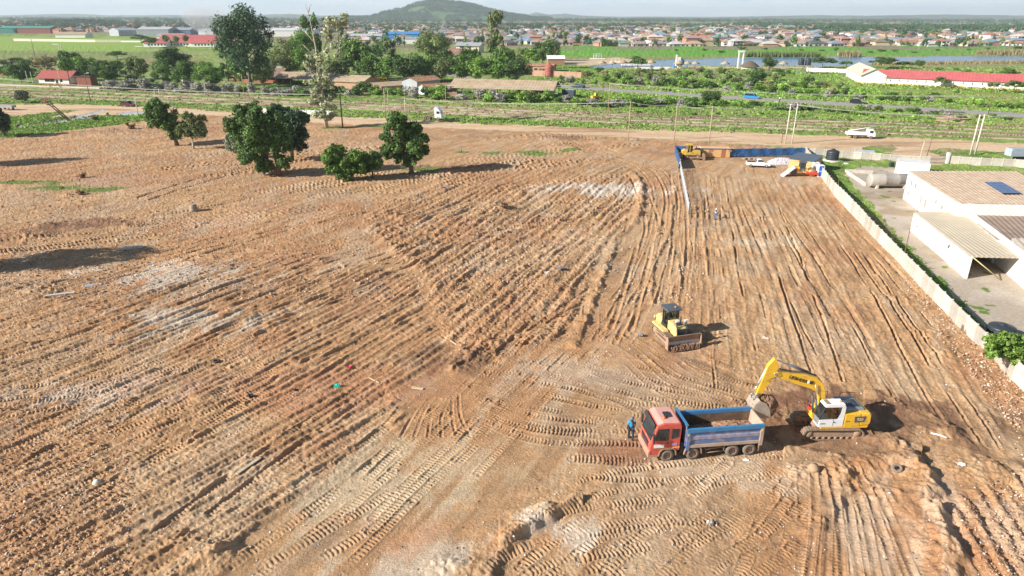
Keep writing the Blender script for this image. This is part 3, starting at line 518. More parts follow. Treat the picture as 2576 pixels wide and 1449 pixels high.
def trunk_mesh(name, h, r, seed, limbs=5, spread=.3, top=.8, lean=(0, 0), mat=None, stems=1):
    g = random.Random(seed); m = MB()
    for st in range(stems):
        ox, oy = ((g.uniform(-.05, .05), g.uniform(-.05, .05)) if stems > 1 else (0, 0)); le = (lean[0]+g.uniform(-.12, .12)*(stems > 1), lean[1]+g.uniform(-.1, .1)*(stems > 1))
        P = []; 
        for i in range(6):
            t = i/5; P.append((ox+le[0]*t*h+g.uniform(-.012, .012)*(i > 0)*h, oy+le[1]*t*h+g.uniform(-.012, .012)*(i > 0)*h, t*h*top-.02*h))
        rr = [r*(1.35 if i == 0 else 1-.75*i/5) for i in range(6)]; m.tube(P, rr, 7)
        for k in range(limbs):
            t = g.uniform(.4, .95); i = min(4, int(t*5)); f = t*5-i; a = Vector(P[i]).lerp(Vector(P[i+1]), f); an = g.uniform(0, 6.28); ln = spread*h*g.uniform(.6, 1.1)
            b = a+Vector((math.cos(an)*ln*.5, math.sin(an)*ln*.5, ln*.45)); c = b+Vector((math.cos(an+.3)*ln*.5, math.sin(an+.3)*ln*.5, ln*g.uniform(.2, .6)))
            m.tube([a, b, c], [r*.5*(1.1-t*.6), r*.32*(1.1-t*.6), r*.08], 5)
    return m.build(name, mat, mesh_only=True)
BARK = pm('bark', (.16, .11, .075), rough=.95, var=.3, scale=6, bump=.4); PALEB = pm('pale_bark', (.50, .42, .33), rough=.9, var=.25, scale=3)
LG = {'dark': leafmat('leaf_dark', (.10, .175, .045)), 'mid': leafmat('leaf_mid', (.14, .245, .05)), 'olive': leafmat('leaf_olive', (.19, .24, .085)), 'bright': leafmat('leaf_bright', (.21, .345, .065)),
      'grey': leafmat('leaf_grey', (.29, .31, .19)), 'blue': leafmat('leaf_blue', (.075, .135, .065)), 'dry': leafmat('leaf_dry', (.30, .25, .13)), 'yellow': leafmat('leaf_yellow', (.55, .45, .03))}
PROT = {}
def proto(kind, var=0):
    """crown and trunk for a tree one unit high and one unit wide"""
    key = (kind, var)
    if key in PROT: return PROT[key]
    sd_ = hash_(kind)+var*13; tint = None; n = 2600; size = .045; tr = dict(h=1, r=.022, limbs=5); mt = 'mid'; bark = BARK; flat = .8
    if kind == 'round': C_, R_ = blob(sd_, 34, .38, .36, .56, .11, .19); tr.update(top=.65); n = 3600
    elif kind == 'fine': C_, R_ = blob(sd_, 34, .38, .33, .58, .09, .15); n = 9000; size = .026; tr.update(top=.7, r=.03, limbs=7)
    elif kind == 'low': C_, R_ = blob(sd_, 26, .38, .36, .46, .11, .17); tr.update(top=.6)
    elif kind == 'flat': C_, R_ = blob(sd_, 30, .40, .32, .58, .09, .15, 'flat'); n = 2400; tr.update(top=.7, limbs=8, spread=.35, r=.022); flat = .6
    elif kind == 'gum': C_, R_ = blob(sd_, 24, .33, .36, .60, .07, .14, 'column'); n = 2400; tr.update(top=.9, limbs=8, r=.014); bark = PALEB
    elif kind == 'cone': C_, R_ = blob(sd_, 26, .40, .42, .54, .06, .12, 'cone'); n = 2200; tr.update(top=.95, r=.016)
    elif kind == 'big': C_, R_ = blob(sd_, 60, .38, .38, .58, .07, .13); n = 9000; size = .022; tr.update(top=.8, limbs=12, r=.02)
    elif kind == 'shrub': C_, R_ = blob(sd_, 15, .34, .34, .46, .13, .24); n = 1000; size = .08; tr = None
    elif kind == 'flower': C_, R_ = blob(sd_, 15, .36, .34, .46, .13, .24); n = 1200; size = .075; tr = None; tint = ((1.75, 1.5, 2.5), .5)
    elif kind == 'thin': C_, R_ = blob(sd_, 13, .30, .36, .56, .06, .11); n = 700; size = .04; tr.update(top=.9, limbs=9, r=.012)
    elif kind == 'bare': C_, R_ = blob(sd_, 14, .40, .30, .62, .06, .11); n = 1500; size = .03; tr.update(top=.8, limbs=14, r=.03, spread=.45)
    elif kind == 'palm': C_, R_ = [(0, 0, .86)], [.3]; n = 260; size = .16; tr.update(top=.88, limbs=0, r=.03)
    elif kind == 'far': C_, R_ = blob(sd_, 10, .36, .30, .52, .14, .22); n = 260; size = .12; tr = dict(h=1, r=.02, limbs=0, top=.5)
    elif kind == 'farcone': C_, R_ = blob(sd_, 9, .3, .42, .54, .1, .16, 'cone'); n = 200; size = .11; tr = dict(h=1, r=.02, limbs=0, top=.5)
    V, F, c = leaves(C_, R_, n, size, sd_, squash=flat, tint=tint); me = npmesh('crown', V, F, None, col=c)
    tm_ = trunk_mesh('trunk', tr['h'], tr['r'], sd_, limbs=tr.get('limbs', 5), spread=tr.get('spread', .3), top=tr.get('top', .7), mat=bark) if tr else None
    PROT[key] = (me, tm_); return PROT[key]
def hash_(s): return sum(ord(c)*(i+3) for i, c in enumerate(s))
MESHV = {}
def plant(kind, px, base, top, dpx, leaf='mid', label=None, cat='tree', group=None, var=None, name=None, world=None, dims=None, rz=None):
    if world: gx, gy = world; h, wd_ = dims
    else: gx, gy = at(px, base); h = hgt(px, base, top); wd_ = wid(px, base, dpx)
    var = rnd.randrange(3) if var is None else var; cm, tm_ = proto(kind, var); key = (kind, var, leaf)
    if key not in MESHV: me = cm.copy(); me.materials.clear(); me.materials.append(LG[leaf]); MESHV[key] = me
    cm = MESHV[key]; gz = ground_h(gx, gy) if gy < 900 else 0
    rz = rnd.uniform(0, 6.28) if rz is None else rz
    if tm_ is None:
        o = link(name or 'shrub', cm, loc=(gx, gy, gz-.1*h), rz=rz); o.scale = (wd_, wd_, h*1.1); return tag(o, label, cat, group)
    r_ = empty(name or 'tree', (gx, gy, gz), rz, label, cat, group); c = link('crown', cm, r_); t = link('trunk', tm_, r_); c.scale = (wd_, wd_, h); t.scale = ((wd_+h)/2, (wd_+h)/2, h); kids(r_, c, t); return r_
# --- near trees, each shaped by its own lobes (photo places: centre px, py, radius px)
def near_tree(name, label, base, lobes, leaf, n, size, trunk=None, bark=BARK, group=None, tint=None, stems=1, r0=.3, cat='tree', hollow=.45, limbs=None):
    gx, gy = at(*base); sc_ = (gy*math.cos(PITCH)+CAM_H*math.sin(PITCH))/FPX; gz = ground_h(gx, gy); r_ = empty(name, (gx, gy, gz), 0, label, cat, group)
    C_, R_ = [], []; g = random.Random(int(base[0]))
    for px, py, rp in lobes:
        zc = hgt(base[0], base[1], py); xc = (px-base[0])*sc_; R1 = rp*sc_; yo = g.uniform(-.35, .35)*R1
        C_.append((xc, yo, zc)); R_.append(R1*.5)
        for _ in range(15):
            d = Vector((g.gauss(0, 1), g.gauss(0, 1), g.gauss(0, 1))).normalized()*R1*.78; C_.append((xc+d.x, yo+d.y, zc+d.z*.85)); R_.append(R1*g.uniform(.16, .40))
    V, F, c = leaves(C_, R_, n, size, int(base[0]), tint=tint, squash=.9, hollow=hollow); c_ = link('crown', npmesh('crown', V, F, LG[leaf], col=c), r_)
    m = MB(); tops = trunk or [(lobes[0][0], lobes[0][1])]; mx_ = max(R_)
    for tx, ty in tops:
        z1 = hgt(base[0], base[1], ty); x1 = (tx-base[0])*sc_; b0 = g.uniform(-.3, .3)*(len(tops) > 1)
        m.tube([(b0, 0, -.3), (b0*.7+x1*.12, .05, z1*.25), (x1*.45, -.05, z1*.55), (x1*.95, 0, z1)], [r0*1.5, r0, r0*.75, r0*.3], 9)
    for i in range(min(limbs or 14, len(C_))):
        cc = C_[g.randrange(len(C_))]; tx, ty = tops[g.randrange(len(tops))]; z1 = hgt(base[0], base[1], ty); x1 = (tx-base[0])*sc_; t = g.uniform(.45, .9)
        a = Vector((x1*t*.95, 0, z1*t)); b = Vector(cc); m.tube([a, a.lerp(b, .5)+Vector((0, 0, .1)), b], [r0*.42, r0*.25, r0*.07], 5)
    t_ = m.build('trunk', bark, r_); kids(r_, c_, t_); return r_
near_tree('leafy_tree', 'round dark green tree with leaning brown trunk, left of the small olive tree', (446, 366), [(420, 290, 40), (418, 268, 24), (440, 315, 32), (395, 300, 24), (445, 335, 20), (402, 270, 22)], 'dark', 11000, .36, [(425, 300)], r0=.42)
near_tree('olive_tree', 'small sparse olive green tree with a thin pale trunk on bare soil', (487, 376), [(490, 318, 30), (515, 305, 18), (472, 330, 22), (505, 335, 22), (488, 296, 16)], 'olive', 7500, .25, [(490, 330)], bark=PALEB, r0=.2)
near_tree('leafy_tree', 'largest dense dark green tree on the cleared ground, trunk at its right side', (703, 443), [(650, 320, 48), (620, 300, 38), (690, 300, 42), (640, 380, 44), (700, 360, 44), (665, 410, 28), (715, 330, 30), (655, 275, 26), (605, 335, 26), (720, 400, 24)], 'dark', 30000, .32, [(660, 380), (690, 340)], r0=.38)
near_tree('leafy_tree', 'darker olive tree spreading behind the largest tree, to its right', (735, 405), [(745, 310, 44), (720, 280, 30), (760, 345, 34), (735, 360, 34), (770, 300, 22)], 'blue', 15000, .33, [(745, 340)], r0=.35)
near_tree('pale_leaved_tree', 'pale dusty leaved tree peeking out left of the largest tree', (608, 398), [(600, 360, 24), (590, 345, 14), (612, 380, 16), (595, 375, 14)], 'grey', 4500, .26, [(604, 370)], r0=.15)
near_tree('bushy_tree', 'low wide many lobed green bush tree touching the ground', (872, 456), [(850, 400, 34), (885, 405, 36), (870, 430, 30), (835, 425, 22), (905, 425, 22), (852, 375, 16), (830, 395, 20)], 'mid', 16000, .27, [(860, 410), (885, 405)], r0=.2)
near_tree('bushy_tree', 'low green bush tree between the wide bush and the tall round tree', (938, 448), [(935, 405, 28), (915, 400, 20), (950, 415, 18), (925, 428, 14)], 'dark', 9000, .26, [(935, 410)], r0=.15)
near_tree('leafy_tree', 'tall green tree standing right of the low bushes', (1037, 437), [(1010, 320, 34), (1040, 345, 40), (1005, 355, 34), (1055, 375, 30), (1020, 395, 28), (1000, 300, 20), (985, 380, 24), (1040, 400, 22), (1070, 350, 14), (975, 345, 16)], 'dark', 22000, .30, [(1030, 360), (1015, 380)], r0=.28)
near_tree('leafy_tree', 'dark many stemmed tree at the left edge beside the wet track', (14, 345), [(10, 300, 26), (0, 285, 22), (20, 315, 16), (-12, 305, 26)], 'blue', 9000, .38, [(5, 300), (22, 305), (-10, 300)], r0=.25)
near_tree('yellow_green_tree', 'young light green tree leaning over the concrete wall, pale stems', (2535, 945), [(2500, 875, 34), (2468, 858, 22), (2530, 865, 32), (2565, 875, 32), (2505, 845, 22), (2545, 900, 26), (2475, 885, 20), (2600, 890, 30)], 'bright', 9000, .18, [(2500, 890), (2530, 885), (2560, 895), (2545, 880)], bark=PALEB, r0=.06)
near_tree('fig_tree', 'thin grey bush alone beside the railway at far left', (58, 259), [(56, 242, 17), (46, 246, 9), (66, 245, 9)], 'grey', 2500, .4, [(58, 248)], r0=.1, cat='bush')
# tall gum tree with dead upper limbs
def gum_tree():
    base = (822, 320); gx, gy = at(*base); sc_ = (gy*math.cos(PITCH)+CAM_H*math.sin(PITCH))/FPX; r_ = empty('gum_tree', (gx, gy, 0), 0, 'tallest pale trunked gum tree with bare white upper branches', 'tree')
    H = lambda py: hgt(base[0], base[1], py); Xc = lambda px: (px-base[0])*sc_
    m = MB(); m.tube([(0, 0, -.3), (Xc(819), 0, H(280)), (Xc(818), .1, H(230)), (Xc(812), 0, H(180)), (Xc(814), 0, H(120)), (Xc(806), 0, H(40)), (Xc(802), 0, H(6))], [.55, .38, .34, .28, .18, .09, .04], 9)
    for a, b, c in (((815, 170), (838, 115), (870, 60)), ((826, 140), (845, 90), (862, 75)), ((813, 110), (800, 90), (790, 80)), ((818, 200), (835, 170), (850, 158)), ((806, 40), (800, 20), (796, 8)), ((806, 30), (812, 14), (818, 10)), ((818, 220), (800, 190), (790, 175)), ((840, 105), (850, 70), (846, 50)), ((850, 95), (868, 85), (878, 78)), ((816, 150), (790, 120), (782, 112))):
        m.tube([(Xc(a[0]), 0, H(a[1])), (Xc(b[0]), rnd.uniform(-1, 1), H(b[1])), (Xc(c[0]), rnd.uniform(-2, 2), H(c[1]))], [.14, .09, .03], 6)
    t_ = m.build('trunk', PALEB, r_); C_, R_ = [], []
    for px, py, rp, k in ((822, 150, 22, 7), (845, 130, 18, 5), (800, 135, 16, 4), (815, 190, 24, 9), (830, 215, 20, 8), (812, 240, 18, 8), (828, 262, 20, 7), (808, 285, 17, 5), (835, 290, 14, 4), (862, 62, 20, 8), (880, 48, 12, 4), (850, 85, 16, 4), (800, 168, 14, 4), (790, 205, 10, 3), (842, 240, 10, 4)):
        for _ in range(k): C_.append((Xc(px)+rnd.gauss(0, .55)*rp*sc_, rnd.gauss(0, .6)*rp*sc_, H(py)+rnd.gauss(0, .5)*rp*sc_)); R_.append(rnd.uniform(.5, 1.2))
    V, F, c = leaves(C_, R_, 11000, .42, 77, hollow=.1); c_ = link('crown', npmesh('crown', V, F, LG['grey'], col=c*1.35), r_); kids(r_, t_, c_)
gum_tree()
# two trees outside the left edge whose long shadows reach onto the site
for i, (px, py, ln, h) in enumerate(((455, 626, 30, 14.0), (265, 400, 30, 15.0))):
    gx, gy = at(px, py); plant('fine', 0, 0, 0, 0, 'dark', ('tree standing left of the picture, shading the churned ground', 'tree standing left of the picture, shading the upper slope')[i], world=(gx-ln*math.cos(R(20)), gy-ln*math.sin(R(20))), dims=(h, 9.5))
# --- trees of the middle distance: kind, base x, base y, top y, width, leaf, label
MT = [('big', 632, 222, 6, 172, 'blue', 'tallest dark spreading tree towering over the houses, left of centre'), ('cone', 575, 205, 98, 74, 'dark', 'black green conifer in front of the tallest dark tree'),
 ('round', 610, 214, 125, 62, 'mid', 'grey green tree under the tallest dark tree, left one'), ('round', 665, 218, 130, 78, 'olive', 'pale olive tree in front of the tallest dark tree'), ('gum', 795, 190, 30, 66, 'mid', 'tall tree top rising behind the pale gum trunk'),
 ('gum', 870, 190, 34, 60, 'grey', 'tall thin crowned gum right of the pale trunk'), ('big', 730, 196, 92, 110, 'olive', 'light olive tree behind the chimneyed roof'), ('big', 770, 198, 70, 90, 'mid', 'green tree behind the long brown roof'), ('round', 905, 200, 88, 84, 'mid', 'broad tree left of the yellow dump trucks'),
 ('round', 850, 205, 140, 74, 'olive', 'lower olive tree behind the gum trunk'), ('round', 930, 204, 130, 72, 'mid', 'green tree right behind the yellow trucks'), ('gum', 985, 190, 98, 56, 'olive', 'light green feathery tree before the blue roofed hall'), ('round', 960, 150, 100, 70, 'dark', 'dark tree just left of the blue roofed hall'),
 ('fine', 1098, 170, 64, 104, 'olive', 'big round gum tree right of the blue roofed hall'), ('gum', 1246, 176, 21, 64, 'olive', 'tall narrow gum tree standing out against the hill'), ('round', 1262, 188, 110, 90, 'mid', 'leafy tree at the foot of the tall narrow gum'), ('gum', 1310, 190, 122, 60, 'olive', 'feathery tree right of the tall narrow gum'),
 ('round', 975, 205, 138, 76, 'mid', 'first mango like tree of the row, beside the yellow trucks'), ('round', 1030, 207, 136, 82, 'dark', 'second dark round tree of the row behind the rusty roofs'), ('round', 1075, 204, 132, 70, 'mid', 'round tree of the row behind the rusty roofs, left of the barn'), ('round', 1112, 207, 142, 62, 'olive', 'lighter round tree left of the long open shed'),
 ('round', 1160, 206, 132, 72, 'mid', 'round tree behind the left end of the open shed'), ('round', 1205, 207, 138, 76, 'bright', 'round tree behind the middle of the open shed'), ('round', 1252, 208, 140, 78, 'mid', 'densest round tree behind the open shed'), ('round', 1300, 209, 144, 76, 'dark', 'last round tree behind the right end of the open shed'),
 ('round', 1120, 190, 120, 60, 'dark', 'dark tree touching the red roofed barn'), ('round', 1185, 185, 116, 60, 'mid', 'tree right of the red roofed barn'), ('flat', 1330, 180, 118, 70, 'bright', 'flat topped tree by the rusty roofed hut'), ('round', 1365, 160, 96, 56, 'dark', 'dark round tree before the white roofed shed'),
 ('round', 1390, 153, 92, 44, 'olive', 'bare brownish tree left of the green bank'),
 ('fine', 470, 226, 152, 78, 'dark', 'rounded dark tree in the thicket left of the chimneyed house'), ('fine', 525, 228, 153, 84, 'mid', 'rounded tree in the thicket next to the chimneyed house'), ('fine', 415, 222, 150, 66, 'dark', 'rounded tree at the left of the thicket'), ('fine', 440, 196, 118, 116, 'dark', 'broad dark tree behind the thicket'),
 ('round', 350, 200, 136, 62, 'olive', 'olive round tree left of the thicket'), ('fine', 272, 218, 148, 78, 'dark', 'dark pyramidal tree beside the red brick hut'), ('round', 222, 202, 136, 70, 'mid', 'green tree behind the red brick hut'), ('bare', 128, 205, 132, 84, 'dry', 'leafless spreading tree behind the white station building'),
 ('round', 185, 196, 120, 62, 'dark', 'dark tree rising behind the leafless tree'), ('palm', 178, 218, 150, 40, 'mid', 'palm tree beside the white station building'), ('round', 215, 212, 160, 56, 'dark', 'tree between station building and brick hut'), ('round', 55, 208, 150, 60, 'dark', 'dark green tree at far left above the poles'),
 ('round', 20, 196, 160, 44, 'mid', 'small tree by the grey roofed hut at far left'), ('fine', 60, 205, 172, 48, 'dark', 'low dark tree left of the station building'), ('round', 300, 178, 150, 44, 'mid', 'small tree in the reeds left of the thicket'), ('flat', 296, 150, 128, 56, 'dark', 'flat topped dark tree near the pair of poles'),
 ('flat', 355, 108, 86, 50, 'dark', 'flat topped tree left of the pink roofed school'), ('flat', 378, 120, 92, 46, 'dark', 'flat topped tree in front of the pink roofed school'), ('palm', 420, 122, 92, 22, 'olive', 'palm in front of the school, left one'), ('palm', 446, 124, 94, 22, 'olive', 'palm in front of the school, right one'), ('palm', 470, 120, 92, 20, 'olive', 'palm beside the school gable'),
 ('flat', 1603, 128+50, 140, 50, 'dark', 'small tree beyond the brick wall, left of the beach'), ('fine', 1934, 178, 139, 44, 'dark', 'dense round tree beside the thatched hut'), ('flat', 2068, 172, 142, 64, 'dark', 'flat acacia left of the cream roofed hall'), ('flat', 2216, 172, 141, 76, 'dark', 'widest flat topped acacia by the water'),
 ('flat', 2274, 172, 154, 50, 'dark', 'low acacia right of the widest acacia'), ('round', 2312, 170, 150, 26, 'mid', 'small upright tree right of the acacias'), ('flat', 2128, 170, 152, 38, 'mid', 'small acacia behind the cream roof'), ('flat', 2524, 206, 168, 44, 'mid', 'tree behind the white boundary wall at right'),
 ('flat', 2366, 222, 192, 40, 'olive', 'thin flat acacia in front of the long red roof'), ('flat', 2548, 234, 200, 50, 'mid', 'acacia at the right edge before the red roof'), ('flat', 2498, 230, 205, 34, 'olive', 'small acacia left of the right edge acacia'), ('thin', 1780, 258, 212, 40, 'mid', 'leafy tree on the near side of the highway'),
 ('round', 1788, 262, 225, 52, 'dark', 'dark shrub tree under the leafy highway tree'), ('round', 1905, 210, 172, 40, 'dark', 'dark tree left of the twin water tanks'), ('thin', 1636, 190, 160, 20, 'dry', 'bare twiggy tree right of the rusty hut'), ('thin', 1660, 205, 178, 30, 'mid', 'small leafy tree in the scrub'), ('flat', 1556+100, 228, 205, 30, 'mid', 'low tree near the highway, left'),
 ('thin', 2404, 245, 222, 22, 'blue', 'small blue green cypress on the lawn'), ('flat', 2350, 246, 232, 26, 'dark', 'dark low umbrella tree on the lawn')]
for k, b, y0, y1, wpx, lf, lb in [(a[0], a[1], a[2], a[3], a[4], a[5], a[6]) for a in MT]: plant(k, b, y0, y1, wpx*1.08, lf, lb)
# --- shrub belts
ORD = ['first', 'second', 'third', 'fourth', 'fifth', 'sixth', 'seventh', 'eighth', 'ninth', 'tenth', 'eleventh', 'twelfth', 'thirteenth', 'fourteenth', 'fifteenth', 'sixteenth', 'seventeenth', 'eighteenth', 'nineteenth', 'twentieth']
LUSE = {}
def uniq(lb):
    n_ = LUSE.get(lb, 0); LUSE[lb] = n_+1; return lb if not n_ else f'{ORD[min(n_, 19)]} {lb}'
def belt(line, n, hpx, wpx, kinds, look, where, jit=5, grp='shrubs of the railway verge'):
    P = smooth_line(line, 10); L_ = len(P)
    for i in range(n):
        f = (i+.5+rnd.uniform(-.4, .4))/n*(L_-1); a = P[int(f)]; px = a[0]+rnd.uniform(-6, 6); py = a[1]+rnd.uniform(-jit, jit); k, lf = rnd.choice(kinds); s_ = rnd.uniform(.6, 1.35)
        w_ = 'grey flowering' if k == 'flower' else look; sz = 'low' if s_ < .85 else 'tall' if s_ > 1.12 else 'middling'
        plant(k, px, py, py-hpx*1.45*s_, 1.2*wpx*rnd.uniform(.6, 1.25), lf, uniq(f'{sz} {w_} shrub {where}, {landmark(px, py)}'), 'shrub', grp)
LMK = [(130, 'below the station building'), (212, 'below the red brick hut'), (330, 'near the parked car'), (440, 'left of the chimneyed house'), (560, 'just left of the chimneyed house'), (640, 'below the chimneyed house'), (740, 'below the long brown roof'), (820, 'by the pale gum trunk'), (930, 'below the yellow trucks'), (1040, 'below the rusty shed'), (1140, 'left of the open shed'),
       (1230, 'below the open shed'), (1330, 'before the loaders'), (1390, 'by the tanker'), (1480, 'near the dark cabin'), (1600, 'right of the dark cabin'), (1700, 'above the slim pole'), (1790, 'by the highway tree'), (1890, 'near the blue car'), (1990, 'near the twin poles'), (2080, 'right of the twin poles'), (2180, 'near the black car'), (2280, 'above the flatbed truck'), (2400, 'left of the road junction'), (2500, 'near the timber shelter'), (9999, 'at the right edge')]
def landmark(px, py):
    t = [s_ for x_, s_ in LMK if px < x_][0]; return t
FL = [('flower', 'grey'), ('flower', 'grey'), ('shrub', 'mid')]; MX = [('shrub', 'mid'), ('shrub', 'bright'), ('shrub', 'dark'), ('flower', 'grey')]; DK = [('shrub', 'dark'), ('shrub', 'mid')]
belt([(262, 222), (400, 228), (520, 232)], 15, 19, 34, [('flower', 'grey')], 'bushy', 'in the trackside thicket', 4)
belt([(520, 232), (700, 238), (800, 240)], 13, 17, 34, FL, 'green', 'in the trackside hedge', 4)
belt([(800, 236), (950, 238), (1080, 244)], 15, 18, 36, MX, 'leafy green', 'in the trackside hedge', 5)
belt([(1080, 244), (1260, 252), (1400, 260)], 18, 19, 38, MX, 'leafy green', 'in the trackside hedge', 6)
belt([(1400, 262), (1560, 266), (1760, 268)], 16, 18, 36, FL+MX, 'leafy green', 'below the highway', 5)
belt([(1640, 258), (1760, 262), (1900, 270), (2060, 279), (2160, 286)], 26, 13, 30, MX, 'leafy green', 'beside the highway', 4)
belt([(2160, 278), (2300, 284), (2390, 290)], 10, 12, 26, MX, 'low green', 'along the lower verge', 3)
belt([(1400, 206), (1600, 213), (1800, 224), (2000, 236), (2200, 248), (2400, 262), (2576, 274)], 44, 15, 26, MX+DK, 'scrubby', 'above the highway', 5, 'shrubs of the highway verge')
belt([(1560, 200), (1750, 205), (1950, 215), (2120, 225)], 34, 14, 24, DK+[('shrub', 'olive'), ('shrub', 'dry')], 'scrubby', 'beyond the highway', 12, 'scrub beyond the highway')
belt([(1450, 186), (1650, 184), (1850, 186), (2000, 192)], 30, 10, 20, DK+[('shrub', 'olive'), ('shrub', 'dry')], 'small', 'before the beach', 7, 'scrub before the beach')
belt([(2000, 176), (2300, 178), (2576, 184)], 12, 8, 18, DK, 'small', 'on the brown shore', 6, 'scrub on the shore')
belt([(1700, 134), (2000, 128), (2300, 132), (2576, 128)], 16, 6, 18, DK, 'dark', 'on the green bank', 5, 'shrubs on the green bank')
belt([(0, 160), (90, 158), (200, 165)], 12, 14, 30, DK+[('shrub', 'olive'), ('shrub', 'dry')], 'dull green', 'below the sports field', 8, 'scrub below the sports field')
belt([(0, 185), (60, 190), (120, 200), (260, 190), (330, 195), (400, 205)], 16, 15, 34, DK+[('shrub', 'mid')], 'dense', 'behind the station', 7, 'scrub behind the station')
belt([(2300, 288), (2450, 296), (2576, 300)], 6, 8, 26, DK, 'low', 'at the road junction', 3)
belt([(1450, 270), (1800, 290), (2200, 302), (2500, 310)], 16, 5, 16, DK, 'small', 'between the tracks', 8, 'weeds between the tracks')
# row of yellow flowering edging plants
def flower_strip(p0, p1, wdt, n, hh, name, label, lf='yellow'):
    a = at(*p0); b = at(*p1); g = np.random.default_rng(int(p0[0])); t = g.random(n); s_ = g.normal(size=n)*wdt; dx, dy = b[0]-a[0], b[1]-a[1]; l = math.hypot(dx, dy)
    C_ = np.stack([a[0]+dx*t-dy/l*s_, a[1]+dy*t+dx/l*s_, g.random(n)*hh], 1); V, F, c = leaves(C_, np.full(n, .22), n*5, .3, 3, tint=((.16, .4, .6), .35))
    o = link(name, npmesh(name, V, F, LG[lf], col=c)); tag(o, label, 'flower bed', kind='stuff')
flower_strip((92, 216), (168, 220), .9, 260, .8, 'flower_bed', 'strip of yellow flowers in front of the station building'); flower_strip((170, 219), (225, 221), .8, 150, .8, 'flower_bed', 'strip of yellow flowers in front of the brick hut')
flower_strip((2150, 212), (2576, 229), 1.1, 900, .9, 'flower_bed', 'long strip of yellow flowers along the white barrack wall')
# reeds on the far shore
def reeds(p0, p1, wdt, n, hh, rgb_leaf, label):
    a = at(*p0); b = at(*p1); g = np.random.default_rng(int(p0[0])); t = g.random(n); s_ = g.normal(size=n)*wdt; dx, dy = b[0]-a[0], b[1]-a[1]; l = math.hypot(dx, dy)
    px_ = a[0]+dx*t-dy/l*s_; py_ = a[1]+dy*t+dx/l*s_; h_ = hh*(.6+.8*g.random(n)); an = g.random(n)*3.14; w_ = .5; ux = np.cos(an)*w_; uy = np.sin(an)*w_; z0 = np.zeros(n)-.3
    V = np.stack([np.stack([px_-ux, py_-uy, z0], 1), np.stack([px_+ux, py_+uy, z0], 1), np.stack([px_+ux*.3+g.normal(size=n)*.4, py_, h_], 1)], 1).reshape(-1, 3); F = np.arange(3*n).reshape(n, 3)
    c = np.repeat((.7+.6*g.random(n))[:, None]*np.ones(3), 3, 0); o = link('reeds', npmesh('reeds', V, F, LG[rgb_leaf], col=c)); tag(o, label, 'reeds', kind='stuff')
reeds((1870, 143), (2060, 143), 3, 1500, 3.2, 'olive', 'olive green reeds standing on the far shore'); reeds((2110, 142), (2160, 142), 3, 500, 3.5, 'dry', 'straw coloured reeds on the far shore'); reeds((2460, 139), (2576, 138), 4, 1100, 3.6, 'dry', 'straw coloured reeds at the right end of the far shore')
reeds((2200, 163), (2576, 158), 3, 1500, 1.6, 'dry', 'dry grass fringe on the near shore')
# grass tufts as one mass
def tufts(n, box, hh, name, lf, cond, seed, label=None, wd_=.35):
    g = np.random.default_rng(seed); px_ = g.uniform(box[0], box[1], n); py_ = g.uniform(box[2], box[3], n); s_ = CAM_H/np.tan(PITCH+np.arctan((py_-724.5)/FPX)); sc_ = (s_*math.cos(PITCH)+CAM_H*math.sin(PITCH))/FPX
    gx = (px_-1288)*sc_; gy = s_; j = np.clip(np.searchsorted(ROWY, gy), 1, NR-1); i = np.clip(np.searchsorted(_t, gx/DEPTH[j]), 1, NC-1); ok = cond(j, i, gx, gy); gx, gy, j, i = gx[ok], gy[ok], j[ok], i[ok]; n = len(gx); gz = Z[j, i]
    k = 3; V = []; an = g.random((n, k))*6.28; h_ = hh*(.4+g.random((n, k))); w_ = wd_*(.5+g.random((n, k)))
    bx = gx[:, None]+g.normal(size=(n, k))*.2; by = gy[:, None]+g.normal(size=(n, k))*.2; ux = np.cos(an)*w_; uy = np.sin(an)*w_; bz = np.repeat(gz[:, None], k, 1)-.05
    V = np.stack([np.stack([bx-ux, by-uy, bz], -1), np.stack([bx+ux, by+uy, bz], -1), np.stack([bx+g.normal(size=(n, k))*.2, by+g.normal(size=(n, k))*.2, bz+h_], -1)], 2).reshape(-1, 3); F = np.arange(len(V)).reshape(-1, 3)
    c = np.repeat((.6+.9*g.random(n*k))[:, None]*np.ones(3), 3, 0); o = link(name, npmesh(name, V, F, LG[lf], col=c)); tag(o, label, 'grass', kind='stuff')
LAWN = W((2190, 222), (2576, 234), (2900, 245), (2900, 300), (2576, 266), (2300, 250)); gcond = lambda j, i, gx, gy: (CL[j, i] == 0)
tufts(16000, (-250, 2850, 228, 330), .4, 'grass', 'bright', gcond, 5); tufts(5000, (-250, 2850, 228, 345), .4, 'dry_grass', 'dry', lambda j, i, gx, gy: (CL[j, i] == 0) | (CL[j, i] == 6), 6)
tufts(3500, (-150, 420, 285, 350), .35, 'green_grass', 'bright', gcond, 7); tufts(16000, (2030, 2800, 370, 1000), .22, 'mown_grass', 'bright', gcond, 8, wd_=.12); tufts(9000, (1350, 2850, 165, 262), .55, 'tall_grass', 'bright', lambda j, i, gx, gy: (CL[j, i] == 0) & ~pip(gx, gy, LAWN), 9, wd_=.6)
tufts(4200, (0, 2020, 330, 500), .28, 'weeds', 'bright', lambda j, i, gx, gy: (CL[j, i] == 1) & (C[j, i, 1] > C[j, i, 0]*1.02), 10, wd_=.2)
